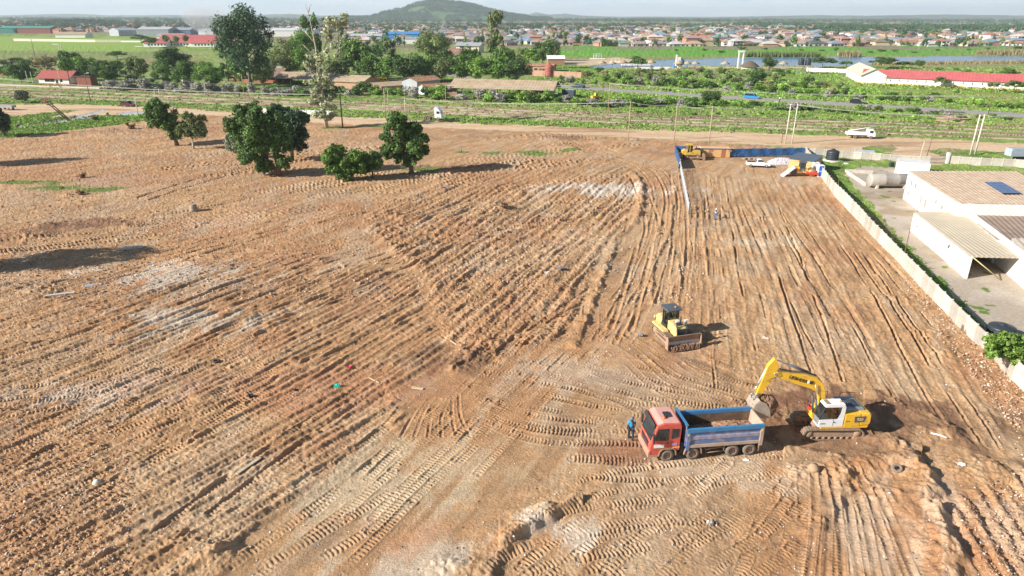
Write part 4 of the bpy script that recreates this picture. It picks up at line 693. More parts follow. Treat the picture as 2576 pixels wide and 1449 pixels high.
# ------------------------------------------------------------------ buildings
def frame(p0, p1): 
    dx, dy = p1[0]-p0[0], p1[1]-p0[1]; return math.atan2(dy, dx), math.hypot(dx, dy)
WHITE = pm('white_wall', (.80, .78, .74), rough=.85, var=.06, scale=.8, dirt=(.55, .48, .38), dirt_amt=.05); CREAM = pm('cream_wall', (.66, .58, .46), rough=.9, var=.1)
DARKW = pm('dark_opening', (.02, .02, .022), rough=.5); TAN = pm('tan_sheet_roof', (.42, .32, .21), rough=.8, var=.18, scale=.35, dirt=(.30, .20, .12), dirt_amt=.3); BROWN = pm('brown_sheet_roof', (.22, .15, .11), rough=.8, var=.25, scale=.4, dirt=(.12, .09, .07), dirt_amt=.4)
RUST = pm('rusty_sheet_roof', (.36, .17, .09), rough=.85, var=.3, scale=.6, dirt=(.52, .36, .24), dirt_amt=.4); PINK = pm('pink_red_roof', (.46, .115, .115), rough=.6, var=.12, scale=.5); REDBR = pm('red_brick', (.34, .12, .08), rough=.9, var=.2, scale=2); BRICK = pm('pale_brick', (.45, .27, .18), rough=.95, var=.22, scale=1.5)
GREYS = pm('grey_sheet', (.34, .36, .38), rough=.5, var=.12, scale=.3); GREEN_R = pm('green_roof', (.08, .30, .24), rough=.6, var=.1); BLUE_R = pm('blue_roof', (.05, .27, .60), rough=.5, var=.08); POSTM = pm('weathered_post', (.26, .20, .15), rough=.9, var=.25); CONC = pm('concrete', (.58, .53, .46), rough=.9, var=.2, scale=1.2, dirt=(.36, .29, .21), dirt_amt=.3, bump=.2)
STEEL = pm('steel', (.35, .34, .33), rough=.5, metal=.3, var=.15)
WIN = glass()
def corrug(P0, P1, P2, P3, th=.05, pitch=.9, amp=.05):
    """ribbed roof sheet on four corners: P0-P1 eave, P3-P2 ridge"""
    P0, P1, P2, P3 = map(Vector, (P0, P1, P2, P3)); L_ = (P1-P0).length; n = max(4, min(160, int(L_/pitch)*2)); m = MB(); vs = []; nrm = (P1-P0).cross(P3-P0).normalized()
    if nrm.z < 0: nrm = -nrm
    for i in range(n+1):
        t = i/n; o = nrm*(amp if i % 2 else 0); a = P0.lerp(P1, t)+o; b = P3.lerp(P2, t)+o; vs += [a, b, a-nrm*th, b-nrm*th]
    fs = []
    for i in range(n): k = i*4; fs += [(k, k+4, k+5, k+1), (k+2, k+3, k+7, k+6), (k, k+2, k+6, k+4), (k+1, k+5, k+7, k+3)]
    fs += [(0, 1, 3, 2), (n*4, n*4+2, n*4+3, n*4+1)]
    return m.add(vs, fs)
def house(name, label, cat, p0, p1, depth, wh, rh, wall, roof, over=.6, kind='gable', wins=(), doors=(), open_=False, posts=0, group=None, pitch=1.2, px=True, endwin=0, sill=None):
    """p0, p1: the near long side on the ground, seen from left to right"""
    if px: p0, p1 = at(*p0), at(*p1)
    rz, l = frame(p0, p1); gz = 0; r_ = empty(name, (p0[0], p0[1], gz), rz, label, cat, group); ks = []
    d = depth; m = MB()
    if not open_:
        if kind == 'gable': m.prism([(0, -.3), (d, -.3), (d, wh), (d/2, wh+rh-.06), (0, wh)], 0, l, 'x')
        elif kind == 'lean': m.prism([(0, -.3), (d, -.3), (d, wh+rh-.06), (0, wh-.06)], 0, l, 'x')
        else: m.box(0, l, 0, d, -.3, wh)
        ks.append(m.build('wall', wall, r_))
    else:
        n = posts
        for i in range(n):
            for yy in (0, d): mm = MB(); xx = l*i/(n-1); mm.box(xx-.12, xx+.12, yy-.12, yy+.12, -.2, wh); ks.append(mm.build('post', POSTM, r_))
        mm = MB()
        for i in range(n): xx = l*i/(n-1); mm.tube([(xx, 0, wh), (xx, d/2, wh+rh-.1), (xx, d, wh), (xx, 0, wh)], .08, 4)
        ks.append(mm.build('roof_truss', POSTM, r_))
    o = over
    if kind == 'gable':
        m = MB(); s_ = rh/(d/2)
        a = corrug((-o, -o, wh-o*s_), (l+o, -o, wh-o*s_), (l+o, d/2, wh+rh), (-o, d/2, wh+rh), pitch=pitch); b = corrug((l+o, d+o, wh-o*s_), (-o, d+o, wh-o*s_), (-o, d/2, wh+rh), (l+o, d/2, wh+rh), pitch=pitch)
        m.add(a.v, a.f); m.add(b.v, b.f); m.box(-o-.02, l+o+.02, d/2-.15, d/2+.15, wh+rh-.02, wh+rh+.1); ks.append(m.build('roof', roof, r_))
    elif kind == 'lean': m = corrug((-o, -o, wh-o*rh/d), (l+o, -o, wh-o*rh/d), (l+o, d+o, wh+rh+o*rh/d), (-o, d+o, wh+rh+o*rh/d), pitch=pitch); ks.append(m.build('roof', roof, r_))
    elif kind == 'hip':
        k = min(d/2+o, l/2); m = MB().add([(-o, -o, wh), (l+o, -o, wh), (l+o, d+o, wh), (-o, d+o, wh), (k, d/2, wh+rh), (max(l-k, k+.1), d/2, wh+rh)], [(0, 1, 5, 4), (1, 2, 5), (2, 3, 4, 5), (3, 0, 4), (3, 2, 1, 0)]); ks.append(m.build('roof', roof, r_))
    elif kind == 'flat': m = MB().box(-o, l+o, -o, d+o, wh+.003, wh+.25); ks.append(m.build('roof', roof, r_))
    for (x0, x1, z0, z1) in wins:
        f_ = MB().box(x0-.1, x1+.1, -.05, .06, z0-.1, z1+.1).build('window', WHITE if wall is not WHITE else GREYS, r_); g_ = MB().box(x0, x1, -.08, .04, z0, z1).build('pane', WIN, f_); kids(f_, g_); ks.append(f_)
    for (x0, x1, z1) in doors: ks.append(MB().box(x0, x1, -.07, .05, 0, z1).build('door', DARKW, r_))
    for k in range(endwin):
        y_ = d*(k+.5)/endwin; ks.append(MB().box(l-.05, l+.06, y_-.5, y_+.5, 1, 2).build('window', WIN, r_))
    if sill: ks.append(MB().box(-.06, l+.06, -.06, d+.06, -.2, sill[0]).build('plinth', sill[1], r_))
    kids(r_, *ks); return r_, l
# station building and hut
h_, l = house('station_building', 'white station building with red roof and red plinth beside the rails', 'building', (100, 214), (177, 216), 8, 3.4, 2.4, WHITE, pm('faded_red_roof', (.33, .085, .07), rough=.7, var=.2), over=.9, wins=[(3.2, 5.8, 1.5, 2.7), (6, 8, 1.5, 2.7), (11, 12, 1.5, 2.6)], doors=[(8.6, 9.8, 2.2)], sill=(.9, pm('red_plinth', (.38, .13, .10), rough=.9, var=.15)))
house('brick_hut', 'windowless red hut with vertical ribs right of the station building', 'hut', (196, 218), (231, 218), 5, 3.9, .3, pm('red_ribbed', (.36, .13, .09), rough=.85, var=.2), BROWN, over=.2, kind='flat')
house('grey_hut', 'grey roofed dark hut at the left edge beyond the railway', 'hut', (-30, 190), (34, 190), 8, 3, 1.8, REDBR, GREYS, over=.6)
r_, l = house('chimney_house', 'long low house with dark sheet roof and two brick chimneys', 'house', (588, 206), (700, 210), 11, 3, 3, REDBR, BROWN, over=1.2, wins=[(7, 8, 1.2, 2.2), (12, 13, 1.2, 2.2)], doors=[(9.5, 10.6, 2.1)])
for xx in (7.5, 9.6): c_ = MB().box(xx, xx+.9, 3.6, 4.5, 4.3, 7.4).build('chimney', REDBR, r_)
house('brown_roof_shed', 'long shed with plain brown roof left of the pale gum trunk', 'shed', (694, 212), (830, 216), 12, 2.7, 2.1, BRICK, TAN, over=.6, open_=True, posts=8)
house('brown_roof_shed', 'long brown roofed shed with brick base right of the pale gum trunk', 'shed', (832, 222), (912, 226), 12, 3.0, 2.0, BRICK, TAN, over=.6)
house('green_roof_house', 'cream house with green roof among the trees behind the chimneyed house', 'house', (672, 178), (718, 178), 9, 3.6, 2.6, CREAM, pm('dark_green_roof', (.09, .16, .10), rough=.7), wins=[(3, 5, 1, 2.4)])
house('rusty_shed', 'taller rusty roofed shed with grey sheet walls', 'shed', (1050, 232), (1108, 226), 9, 4.2, 1.2, GREYS, RUST, over=.7); house('rusty_shed', 'lower rusty roofed shed in front of the taller one, white doors', 'shed', (1072, 240), (1140, 236), 7, 2.8, 1.1, pm('pale_sheet', (.55, .58, .60), rough=.6, var=.2, scale=1), RUST, over=.5, doors=[(6.2, 9, 2.2)])
house('brick_store', 'low roofless looking brick store right of the yellow trucks', 'shed', (960, 232), (1040, 226), 8, 2.2, .8, BRICK, TAN, over=.4, kind='lean')
house('open_shed', 'long open sided shed with tan roof sheltering machines', 'shed', (1134, 242), (1388, 250), 13, 3.4, 2.4, BRICK, TAN, over=.8, open_=True, posts=9)
house('rusty_hut', 'rusty roofed brick hut beyond the row of round trees', 'hut', (1322, 182), (1390, 184), 7, 3.4, 1.0, BRICK, RUST, over=.4, doors=[(5, 6.5, 2.2)])
house('barn', 'cream barn with red and grey gable roof among the trees', 'barn', (1128, 160), (1172, 160), 26, 5, 3.4, CREAM, pm('weathered_red_roof', (.34, .18, .15), rough=.7, var=.3, scale=.15), over=.8, wins=[(7, 9, 1.5, 3)])
house('white_shed', 'low white sheet roofed shed right of the rusty hut', 'shed', (1378, 163), (1420, 163), 10, 3.6, 1.6, pm('brick2', (.4, .2, .14)), WHITE, over=.5)
house('veranda_house', 'two storey grey house with dark verandas above the barn', 'house', (1148, 132), (1205, 133), 12, 5.6, 2, CREAM, GREYS, over=1.2, wins=[(3, 7, .8, 2.2), (9, 13, .8, 2.2), (3, 7, 3.6, 5), (9, 13, 3.6, 5)])
house('blue_hall', 'bright blue roofed factory hall beyond the trees', 'building', (970, 104), (1052, 104), 40, 8, 2, BLUE_R, BLUE_R, over=.5, kind='lean'); house('grey_hall', 'pale grey hall in front of the bright blue hall', 'building', (1000, 110), (1060, 110), 18, 5, 1.5, WHITE, GREYS, over=.5, kind='lean')
house('grey_hall', 'long light grey warehouse left of the bright blue hall', 'building', (880, 104), (960, 104), 30, 6, 2, GREYS, pm('light_grey_roof', (.5, .5, .52), rough=.5), over=.5)
# school with pink red roofs
SCH = 'pink roofed school blocks'
for p0, p1, dp, lb in (((362, 118), (420, 118), 12, 'white school block with pink red roof, nearest left wing'), ((420, 117), (480, 117), 10, 'school block with pink red roof behind the two palms'), ((480, 118), (545, 118), 12, 'school block with pink red roof, right front wing'), ((405, 104), (470, 104), 12, 'school block with white gable, rear left'), ((455, 106), (600, 106), 16, 'longest rear school block with pink red roof')):
    house('school_block', lb, 'building', p0, p1, dp, 4, 3.4, WHITE, PINK, over=.8, wins=[(4+3*i, 5.4+3*i, 1.2, 2.6) for i in range(6)], group=SCH)
for p0, p1, dp, wh, w_, r2, lb in (((0, 84), (42, 84), 30, 8, pm('teal_wall', (.05, .26, .20)), GREEN_R, 'warehouse with green roof at the far left edge'), ((45, 84), (128, 84), 30, 8, REDBR, GREEN_R, 'warehouse with green roof and red walls at far left'), ((300, 91), (350, 90), 30, 8, GREYS, GREYS, 'dark grey warehouse, left one of the joined pair'), ((345, 91), (425, 91), 40, 9, GREYS, pm('light_grey_roof', (.5, .5, .52)), 'largest light grey warehouse beyond the playing field'),
    ((425, 90), (480, 90), 30, 8, pm('blue_grey', (.16, .22, .32)), GREYS, 'blue grey warehouse right of the largest one'), ((500, 88), (545, 89), 20, 6, GREYS, GREYS, 'small grey shed with gable beside the smoke'), ((395, 100), (460, 100), 16, 4, WHITE, GREYS, 'low grey roofed block in front of the warehouses'), ((140, 95), (215, 95), 20, 4, WHITE, TAN, 'tan roofed low block behind the long pale wall'), ((660, 92), (790, 92), 40, 8, WHITE, pm('pale_roof', (.6, .6, .6)), 'long white roofed hall behind the tallest dark tree')):
    house('warehouse', lb, 'warehouse', p0, p1, dp, wh, 3, w_, r2, over=.5, group='warehouses beyond the playing field')
# boundary walls
def plain_wall(name, label, pts, h, mat_, th=.3, px=True, posts=0, cat='wall'):
    P = W(*pts) if px else pts; r_ = empty(name, (P[0][0], P[0][1], 0), 0, label, cat); m = MB(); pm_ = MB(); ox, oy = P[0]
    for (a, b) in zip(P, P[1:]):
        rz, l = frame(a, b); M = Matrix.Translation((a[0]-ox, a[1]-oy, 0)) @ Matrix.Rotation(rz, 4, 'Z'); m.box(0, l, -th/2, th/2, -.3, h, M)
        if posts:
            for i in range(int(l/posts)+1): pm_.box(i*posts-.15, i*posts+.15, -th/2-.12, th/2+.12, -.3, h+.12, M)
    a = m.build('wall_panel', mat_, r_); ks = [a]
    if posts: ks.append(pm_.build('pillars', mat_, r_))
    kids(r_, *ks); return r_
plain_wall('boundary_wall', 'long pale wall behind the playing field', [(35, 103), (240, 106), (305, 106)], 2.6, CREAM); plain_wall('boundary_wall', 'pale fence wall before the grey warehouses', [(305, 106), (500, 107)], 1.6, WHITE)
plain_wall('brick_wall', 'red brick boundary wall right of the round trees', [(1340, 191), (1420, 195), (1462, 197)], 2.8, BRICK, posts=6); plain_wall('boundary_wall', 'white wall behind the long red roof', [(2028, 180), (2090, 182), (2576, 208), (2700, 214)], 2.0, WHITE)
plain_wall('culvert_parapet', 'white slatted parapet seen behind the largest tree', [(640, 283), (838, 291)], 1.3, WHITE, posts=1.5)
# cream roofed end hall and the long red roofed barrack
r_, l = house('barrack', 'very long white barrack with red roof', 'building', (2168, 211), (2700, 234), 10, 3.4, 2.6, WHITE, PINK, over=.7); 
for i in range(26): xx = 4+i*3.4; k_ = MB().box(xx, xx+.35, -.06, .1, 1.5, 2.4).build('window', DARKW, r_)
a0 = at(2128, 195); a1 = at(2148, 212); house('end_hall', 'white hall with cream roof across the end of the barrack', 'building', at(2128, 191), at(2164, 212), 10, 4.0, 2.6, WHITE, pm('cream_roof', (.52, .48, .38), rough=.8, var=.12), over=.7, px=False)
# beach furniture and things by the water
def thatch(px, py, label, k=1.0, grp='thatched sun umbrellas on the beach'):
    x_, y_ = at(px, py); r_ = empty('beach_umbrella', (x_, y_, 0), 0, label, 'umbrella', grp); a = MB().tube([(0, 0, 0), (0, 0, 2.8*k)], .12, 6).build('pole', POSTM, r_); b = MB().lathe([(0.02, 4.2*k), (.9*k, 3.6*k), (2.9*k, 2.5*k), (2.8*k, 2.35*k), (.1, 3.3*k)], (0, 0, 0), 'z', 10).build('thatch', pm('thatch', (.38, .30, .19), rough=1), r_); kids(r_, a, b)
for i, (px, k) in enumerate(((1514, 1), (1540, .9), (1566, 1.1), (1590, .9), (1613, 1), (1637, 1.1), (1707, 1.1), (1728, 1), (1748, 1), (1823, 1), (1928+0, .8), (1935+0, 1), (1969, 1))): thatch(px, 170 if i < 6 else 172, ('leftmost thatched umbrella of the beach row', 'thatched umbrella second from the jetty', 'taller thatched umbrella of the left row', 'small thatched umbrella mid left row', 'thatched umbrella of the left row, near its end', 'last thatched umbrella of the left row', 'thatched umbrella beside the blue slide', 'thatched umbrella between slide and white tower', 'thatched umbrella just left of the white tower', 'lone thatched umbrella right of the white tower', 'small thatched umbrella behind the round tree', 'thatched umbrella right of the round tree', 'rightmost thatched umbrella of the beach')[i], k)
x_, y_ = at(1885, 173); r_ = empty('thatched_hut', (x_, y_, 0), 0, 'dark thatched hut with white wall by the beach', 'hut'); r_.scale = (.62, .62, .6); kids(r_, MB().lathe([(0, 0), (7, 0), (7, 2.4), (0, 2.4)], (0, 0, 0), 'z', 14).build('wall', WHITE, r_), MB().lathe([(9, 2.0), (6, 4.6), (2, 7.0), (.02, 7.2)], (0, 0, 0), 'z', 14).build('thatch_roof', pm('dark_thatch', (.13, .10, .075), rough=1), r_))
x_, y_ = at(1706, 171); r_ = empty('water_slide', (x_, y_, 0), 0, 'blue and white water slide on the beach', 'slide'); m = MB().box(-1, 1, -1, 1, 0, 6); m.box(-1.6, -1.2, -1, 1, 0, 7.2)
s_ = MB(); s_.tube([(1, 0, 5.6), (2.4, 0, 4.2), (3.4, 1.5, 2.6), (2, 2.5, 1.6), (-1, 0, 1.0), (-3.5, -2, .5)], .55, 8); kids(r_, m.build('tower', WHITE, r_), s_.build('chute', BLUE_R, r_))
x_, y_ = at(1861, 171); r_ = empty('white_tower', (x_, y_, 0), 0, 'slender white twin pillar tower by the water', 'tower'); kids(r_, MB().box(-1.6, -1, -.4, .4, 0, 8.6).build('pillar', WHITE, r_), MB().box(1, 1.6, -.4, .4, 0, 8.6).build('pillar', WHITE, r_), MB().box(-1.9, 1.9, -.5, .5, 8.6, 9.6).build('cross_beam', WHITE, r_))
x_, y_ = at(1500+15, 158); r_ = empty('houseboat', (*at(1503, 149), 0), 0, 'white two deck boat moored left of the beach', 'boat'); r_.scale = (.6, .6, .5); m = MB().prism([(-8, .3), (8, .3), (9, 1.4), (-9, 1.4)], -2.5, 2.5); d_ = MB(); d_.box(-5, 5, -2, 2, 4.2, 4.4); d_.box(-4, 4, -2, 2, 7.0, 7.2)
for xx in (-4.5, -1.5, 1.5, 4.5): d_.box(xx-.1, xx+.1, -1.9, -1.7, 1.4, 7); d_.box(xx-.1, xx+.1, 1.7, 1.9, 1.4, 7)
kids(r_, m.build('hull', WHITE, r_), d_.build('deck_frame', WHITE, r_))
r_ = empty('jetty', (*at(1600, 165), 0), 0, 'white railed jetty platform at the water edge', 'jetty'); m = MB().box(-9, 9, -3, 3, .2, .8)
for i in range(10): m.box(-9+i*2-.08, -9+i*2+.08, -3, -2.85, .8, 2.6)
m.box(-9, 9, -3, -2.85, 2.5, 2.65); m.box(-3, 4, -1.5, 2, 3.2, 3.4); [m.box(xx, xx+.15, -1.5, -1.3, .8, 3.2) for xx in (-3, 0, 3.8)]; kids(r_, m.build('platform', WHITE, r_))
r_ = empty('raft', (*at(1640, 173), 0), 0, 'pale flat boat pulled up on the grass', 'boat'); kids(r_, MB().prism([(-9, 0), (8, 0), (10, .9), (-10, .9)], -2.5, 2.5).build('hull', WHITE, r_))
r_ = empty('pontoon', (*at(1532+20, 157), 0), 0, 'small railed raft at the sand point', 'boat'); m = MB().box(-4, 4, -2, 2, .1, .6); [m.box(xx, xx+.15, -2, -1.85, .6, 3) for xx in (-4, -1.3, 1.3, 3.85)]; m.box(-4, 4, -2, -1.85, 2.9, 3.05); kids(r_, m.build('platform', WHITE, r_))
# water tanks on stands
def lathe_tank(name, label, x_, y_, z0, r, h, mt, parts=()):
    r_ = empty(name, (x_, y_, z0), 0, label, 'water tank'); a = MB().lathe([(0.01, 0), (r, 0), (r*1.0, h*.16), (r*.985, h*.18), (r, h*.2), (r, h*.38), (r*.985, h*.4), (r, h*.42), (r, h*.6), (r*.985, h*.62), (r, h*.64), (r, h*.8), (r*.9, h*.86), (r*.35, h*.97), (r*.3, h*.98), (r*.3, h*1.03), (.01, h*1.03)], (0, 0, 0), 'z', 24).build('tank_body', mt, r_)
    l_ = MB().lathe([(.01, h*1.03), (r*.26, h*1.03), (r*.26, h*1.06), (.01, h*1.07)], (0, 0, 0), 'z', 16).build('lid', mt, r_); kids(r_, a, l_); return r_
BLK = pm('black_plastic', (.035, .042, .05), rough=.45, var=.15); 
x_, y_ = at(2020, 186); r_ = empty('tank_stand', (x_, y_, 0), 0, 'steel stand carrying two dark water tanks', 'stand'); m = MB()
for xx in (-3, 0, 3):
    for yy in (-1, 1): m.box(xx-.1, xx+.1, yy-.1, yy+.1, 0, 4.2)
m.box(-3.6, 3.6, -1.8, 1.8, 4.2, 4.45); kids(r_, m.build('stand_frame', STEEL, r_)); lathe_tank('water_tank', 'left one of the two dark tanks on the steel stand', x_-1.8, y_, 4.45, 1.5, 3.4, BLK); lathe_tank('water_tank', 'right one of the two dark tanks on the steel stand', x_+1.8, y_, 4.45, 1.5, 3.4, BLK)
x_, y_ = at(1381, 210); r_ = lathe_tank('rusty_water_tank', 'tall rusty red water tank right of the open shed', x_, y_, 3, 2.0, 5.2, pm('rust_red_tank', (.33, .10, .07), rough=.7, var=.25)); [MB().box(xx-.12, xx+.12, yy-.12, yy+.12, -3, 0).build('leg', STEEL, r_) for xx in (-1.3, 1.3) for yy in (-1.3, 1.3)]
x_, y_ = at(2092, 405); r_ = empty('tank_plinth', (x_, y_, 0), 0, 'round concrete plinth under the lone black tank', 'plinth'); kids(r_, MB().lathe([(.01, .3), (1.7, .3), (1.8, -.1)], (0, 0, 0), 'z', 20).build('slab', CONC, r_)); lathe_tank('water_tank', 'black water tank on the grass behind the panel wall', x_, y_, .31, 1.25, 2.1, BLK)
x_, y_ = at(2515, 846); lathe_tank('water_tank', 'large black water tank beside the yard wall, lower right', x_, y_, 0, 1.15, 1.25, BLK)
# soccer goals, dish masts
for px, py, lb in ((140, 118, 'white soccer goal, far left one'), (350, 124, 'nearer white soccer goal on the playing field')):
    r_ = empty('soccer_goal', (*at(px, py), 0), 0, lb, 'goal'); kids(r_, MB().tube([(-3.6, 0, 0), (-3.6, 0, 2.4), (3.6, 0, 2.4), (3.6, 0, 0)], .16, 5).build('goal_frame', WHITE, r_), MB().tube([(-3.6, 0, 2.4), (-3.6, 2, 0), (3.6, 2, 0), (3.6, 0, 2.4)], .08, 4).build('net_frame', GREYS, r_))
# ------------------------------------------------------------------ railway
RAILM = pm('rail_steel', (.27, .19, .14), rough=.5, metal=.4, var=.2); SLP = pm('sleeper', (.44, .36, .27), rough=.95, var=.25)
TLAB = ['farthest railway track, next to the hedge', 'second railway track from the hedge', 'third railway track, middle of the yard', 'nearest railway track, closest to the dirt road']
for k, P in enumerate(RW):
    r_ = empty('railway_track', (P[0][0], P[0][1], 0), 0, TLAB[k], 'railway track', 'parallel railway tracks'); ox, oy = P[0]; ks = []
    for off in (-.6, .6):
        v = []; f = []
        for i, p in enumerate(P):
            a = P[max(i-1, 0)]; b = P[min(i+1, len(P)-1)]; dx, dy = b[0]-a[0], b[1]-a[1]; l = math.hypot(dx, dy); nx, ny = -dy/l, dx/l; x_, y_ = p[0]-ox+nx*off, p[1]-oy+ny*off
            v += [(x_-nx*.05, y_-ny*.05, .1), (x_+nx*.05, y_+ny*.05, .1), (x_+nx*.04, y_+ny*.04, .33), (x_-nx*.04, y_-ny*.04, .33)]
            if i: q_ = 4*i; f += [(q_-4+j, q_-4+(j+1) % 4, q_+(j+1) % 4, q_+j) for j in range(4)]
        ks.append(MB().add(v, f).build('rail', RAILM, r_))
    m = MB(); acc = 0
    for a, b in zip(P, P[1:]):
        l = math.dist(a, b); rz = math.atan2(b[1]-a[1], b[0]-a[0])
        while acc < l:
            t = acc/l; M = Matrix.Translation((a[0]+(b[0]-a[0])*t-ox, a[1]+(b[1]-a[1])*t-oy, 0)) @ Matrix.Rotation(rz, 4, 'Z'); m.box(-.13, .13, -1.1, 1.1, .04, .17, M); acc += .75
        acc -= l
    ks.append(tag(m.build('sleepers', SLP, r_), kind='stuff')); kids(r_, *ks)
r_ = empty('platform_edge', (*at(0, 216), 0), 0, 'low pale platform edge along the station', 'platform'); a, b = at(-60, 214), at(250, 224); rz, l = frame(a, b); r_.location = (a[0], a[1], 0); r_.rotation_euler = (0, 0, rz); kids(r_, MB().box(0, l, 0, 1.6, -.2, .55).build('platform_slab', CONC, r_))
# ------------------------------------------------------------------ concrete panel walls of the yard
def panel_wall(label, pts, h, step=1.95, name='panel_wall'):
    P = W(*pts); r_ = empty(name, (P[0][0], P[0][1], 0), 0, label, 'wall'); ox, oy = P[0]; ks = []
    pan = MB()
    for k in range(4): z0 = k*h/4; pan.prism([(-.035, z0+.015), (.035, z0+.015), (.035, z0+h/4-.015), (-.035, z0+h/4-.015)], 0, step, 'x'); 
    pan.box(0, step, -.02, .02, -.5, h-.02); pme = pan.build('panel', pm('wall_panel_paint', (.6, .6, .6), rough=.9, var=.14, scale=1.3, dirt=(.42, .33, .24), dirt_amt=.2, objcol=True), mesh_only=True); po = MB().box(-.08, .08, -.09, .09, -.5, h+.06).build('post', CONC, mesh_only=True)
    for a, b in zip(P, P[1:]):
        rz, l = frame(a, b); n = max(1, round(l/step)); st = l/n
        for i in range(n):
            x_, y_ = a[0]+(b[0]-a[0])*i/n, a[1]+(b[1]-a[1])*i/n; gz = (noise(np.array([x_/9]), np.array([y_/9]), 5)[0]-.5)*.5
            o = link('panel', pme, r_, (x_-ox, y_-oy, gz), rz+rnd.uniform(-.012, .012)); o.scale = (st/step, 1, 1); v_ = rnd.uniform(.7, 1.15); o.color = (.52*v_, .48*v_, .415*v_, 1); q_ = link('post', po, r_, (x_-ox, y_-oy, gz+.02), rz); ks += [o, q_]
    kids(r_, *ks); return r_
panel_wall('long concrete panel wall dividing the cleared site from the yard', [(2024, 392), (2103, 494), (2222, 624), (2272, 676), (2405, 818), (2576, 985), (2650, 1060)], 1.85)
panel_wall('concrete panel wall behind the yard, left of the gate', [(2026, 391), (2165, 400), (2338, 411)], 1.6); panel_wall('concrete panel wall behind the yard, right of the gate', [(2384, 411), (2576, 424), (2800, 440)], 1.6)
r_ = empty('yard_gate', (*at(2340, 411), 0), frame(at(2340, 411), at(2384, 411))[0], 'grey steel mesh gate between the panel walls', 'gate'); lg = frame(at(2340, 411), at(2384, 411))[1]; m = MB().tube([(0, 0, .1), (lg, 0, .1), (lg, 0, 1.5), (0, 0, 1.5), (0, 0, .1), (lg, 0, 1.5)], .05, 5); m2 = MB()
for i in range(20): m2.box(i*lg/20-.015, i*lg/20+.015, -.015, .015, .1, 1.5)
kids(r_, m.build('gate_frame', STEEL, r_), m2.build('gate_bars', STEEL, r_), MB().box(lg-.5, lg, -.3, .3, -.1, 2.2).build('gate_pillar', WHITE, r_))
# yard buildings
def quadbox(name, label, cat, roofpx, h, wall, roof, th=.14, amp=.07, open_near=False, over=0, slope=0, wins=()):
    """roof corners from the photo at height h: near left, near right, far right, far left"""
    P = [Vector((*at(*p, h), h)) for p in roofpx]; o_ = P[0]; r_ = empty(name, (o_.x, o_.y, 0), 0, label, cat); P = [Vector((p.x-o_.x, p.y-o_.y, h)) for p in P]; c = sum(P, Vector())/4; Q = [c+(p-c)*(1-over) for p in P]; ks = []
    m = MB(); ed = [(0, 1), (1, 2), (2, 3), (3, 0)]
    if open_near: ed = ed[1:]
    for a, b in ed:
        A, B = Q[a], Q[b]; d = (B-A).normalized(); n = Vector((-d.y, d.x, 0))*.2
        m.add([(A.x, A.y, -.2), (B.x, B.y, -.2), (B.x, B.y, h-.02), (A.x, A.y, h-.02), (A.x+n.x, A.y+n.y, -.2), (B.x+n.x, B.y+n.y, -.2), (B.x+n.x, B.y+n.y, h-.02), (A.x+n.x, A.y+n.y, h-.02)], [(0, 1, 2, 3), (7, 6, 5, 4), (0, 3, 7, 4), (1, 5, 6, 2), (3, 2, 6, 7)])
    ks.append(m.build('wall', wall, r_)); P[2].z += slope; P[3].z += slope
    ks.append(corrug(P[0], P[1], P[2], P[3], th=th, pitch=.55, amp=amp).build('roof', roof, r_)); kids(r_, *ks); return r_, P
ASB = pm('sheet_roof_tan_orange', (.50, .36, .25), rough=.9, var=.14, scale=.5, dirt=(.62, .50, .36), dirt_amt=.5); ASB2 = pm('pale_tan_roof', (.50, .43, .32), rough=.85, var=.1, scale=.4, dirt=(.40, .31, .22), dirt_amt=.15)
rA, PA = quadbox('white_workshop', 'large white two storey workshop with tan and orange sheet roof', 'building', [(2413, 510), (2700, 516), (2560, 431), (2286, 430)], 4.6, WHITE, ASB)
# its windows on the left flank and the solar panels on its roof
fl = PA[3]; nl = PA[0]; d = (nl-fl); d.z = 0; L_ = d.length; d.normalize(); rzf = math.atan2(d.y, d.x)
for t, z0, z1, w_ in ((2.2, 2.6, 3.7, .9), (4.2, 2.6, 3.7, .9), (1.9, .9, 1.9, .8), (7.5, 1.0, 2.4, .8), (9.4, 1.0, 2.4, 1.0), (13.2, 2.5, 3.3, .9), (15.6, 2.3, 3.1, .9)):
    M = Matrix.Translation((fl.x, fl.y, 0)) @ Matrix.Rotation(rzf, 4, 'Z'); f_ = MB().box(t, t+w_, -.1, .1, z0, z1, M).build('window', pm('cream_frame', (.75, .70, .6)), rA); g_ = MB().box(t+.12, t+w_-.12, -.13, .13, z0+.12, z1-.12, M).build('pane', pm('pale_pane', (.35, .34, .30), rough=.3), f_); kids(f_, g_)
sp = [Vector((*at(*p, 4.72), 4.80)) for p in ((2455, 478), (2501, 478), (2422, 435.5), (2377, 435.5))]
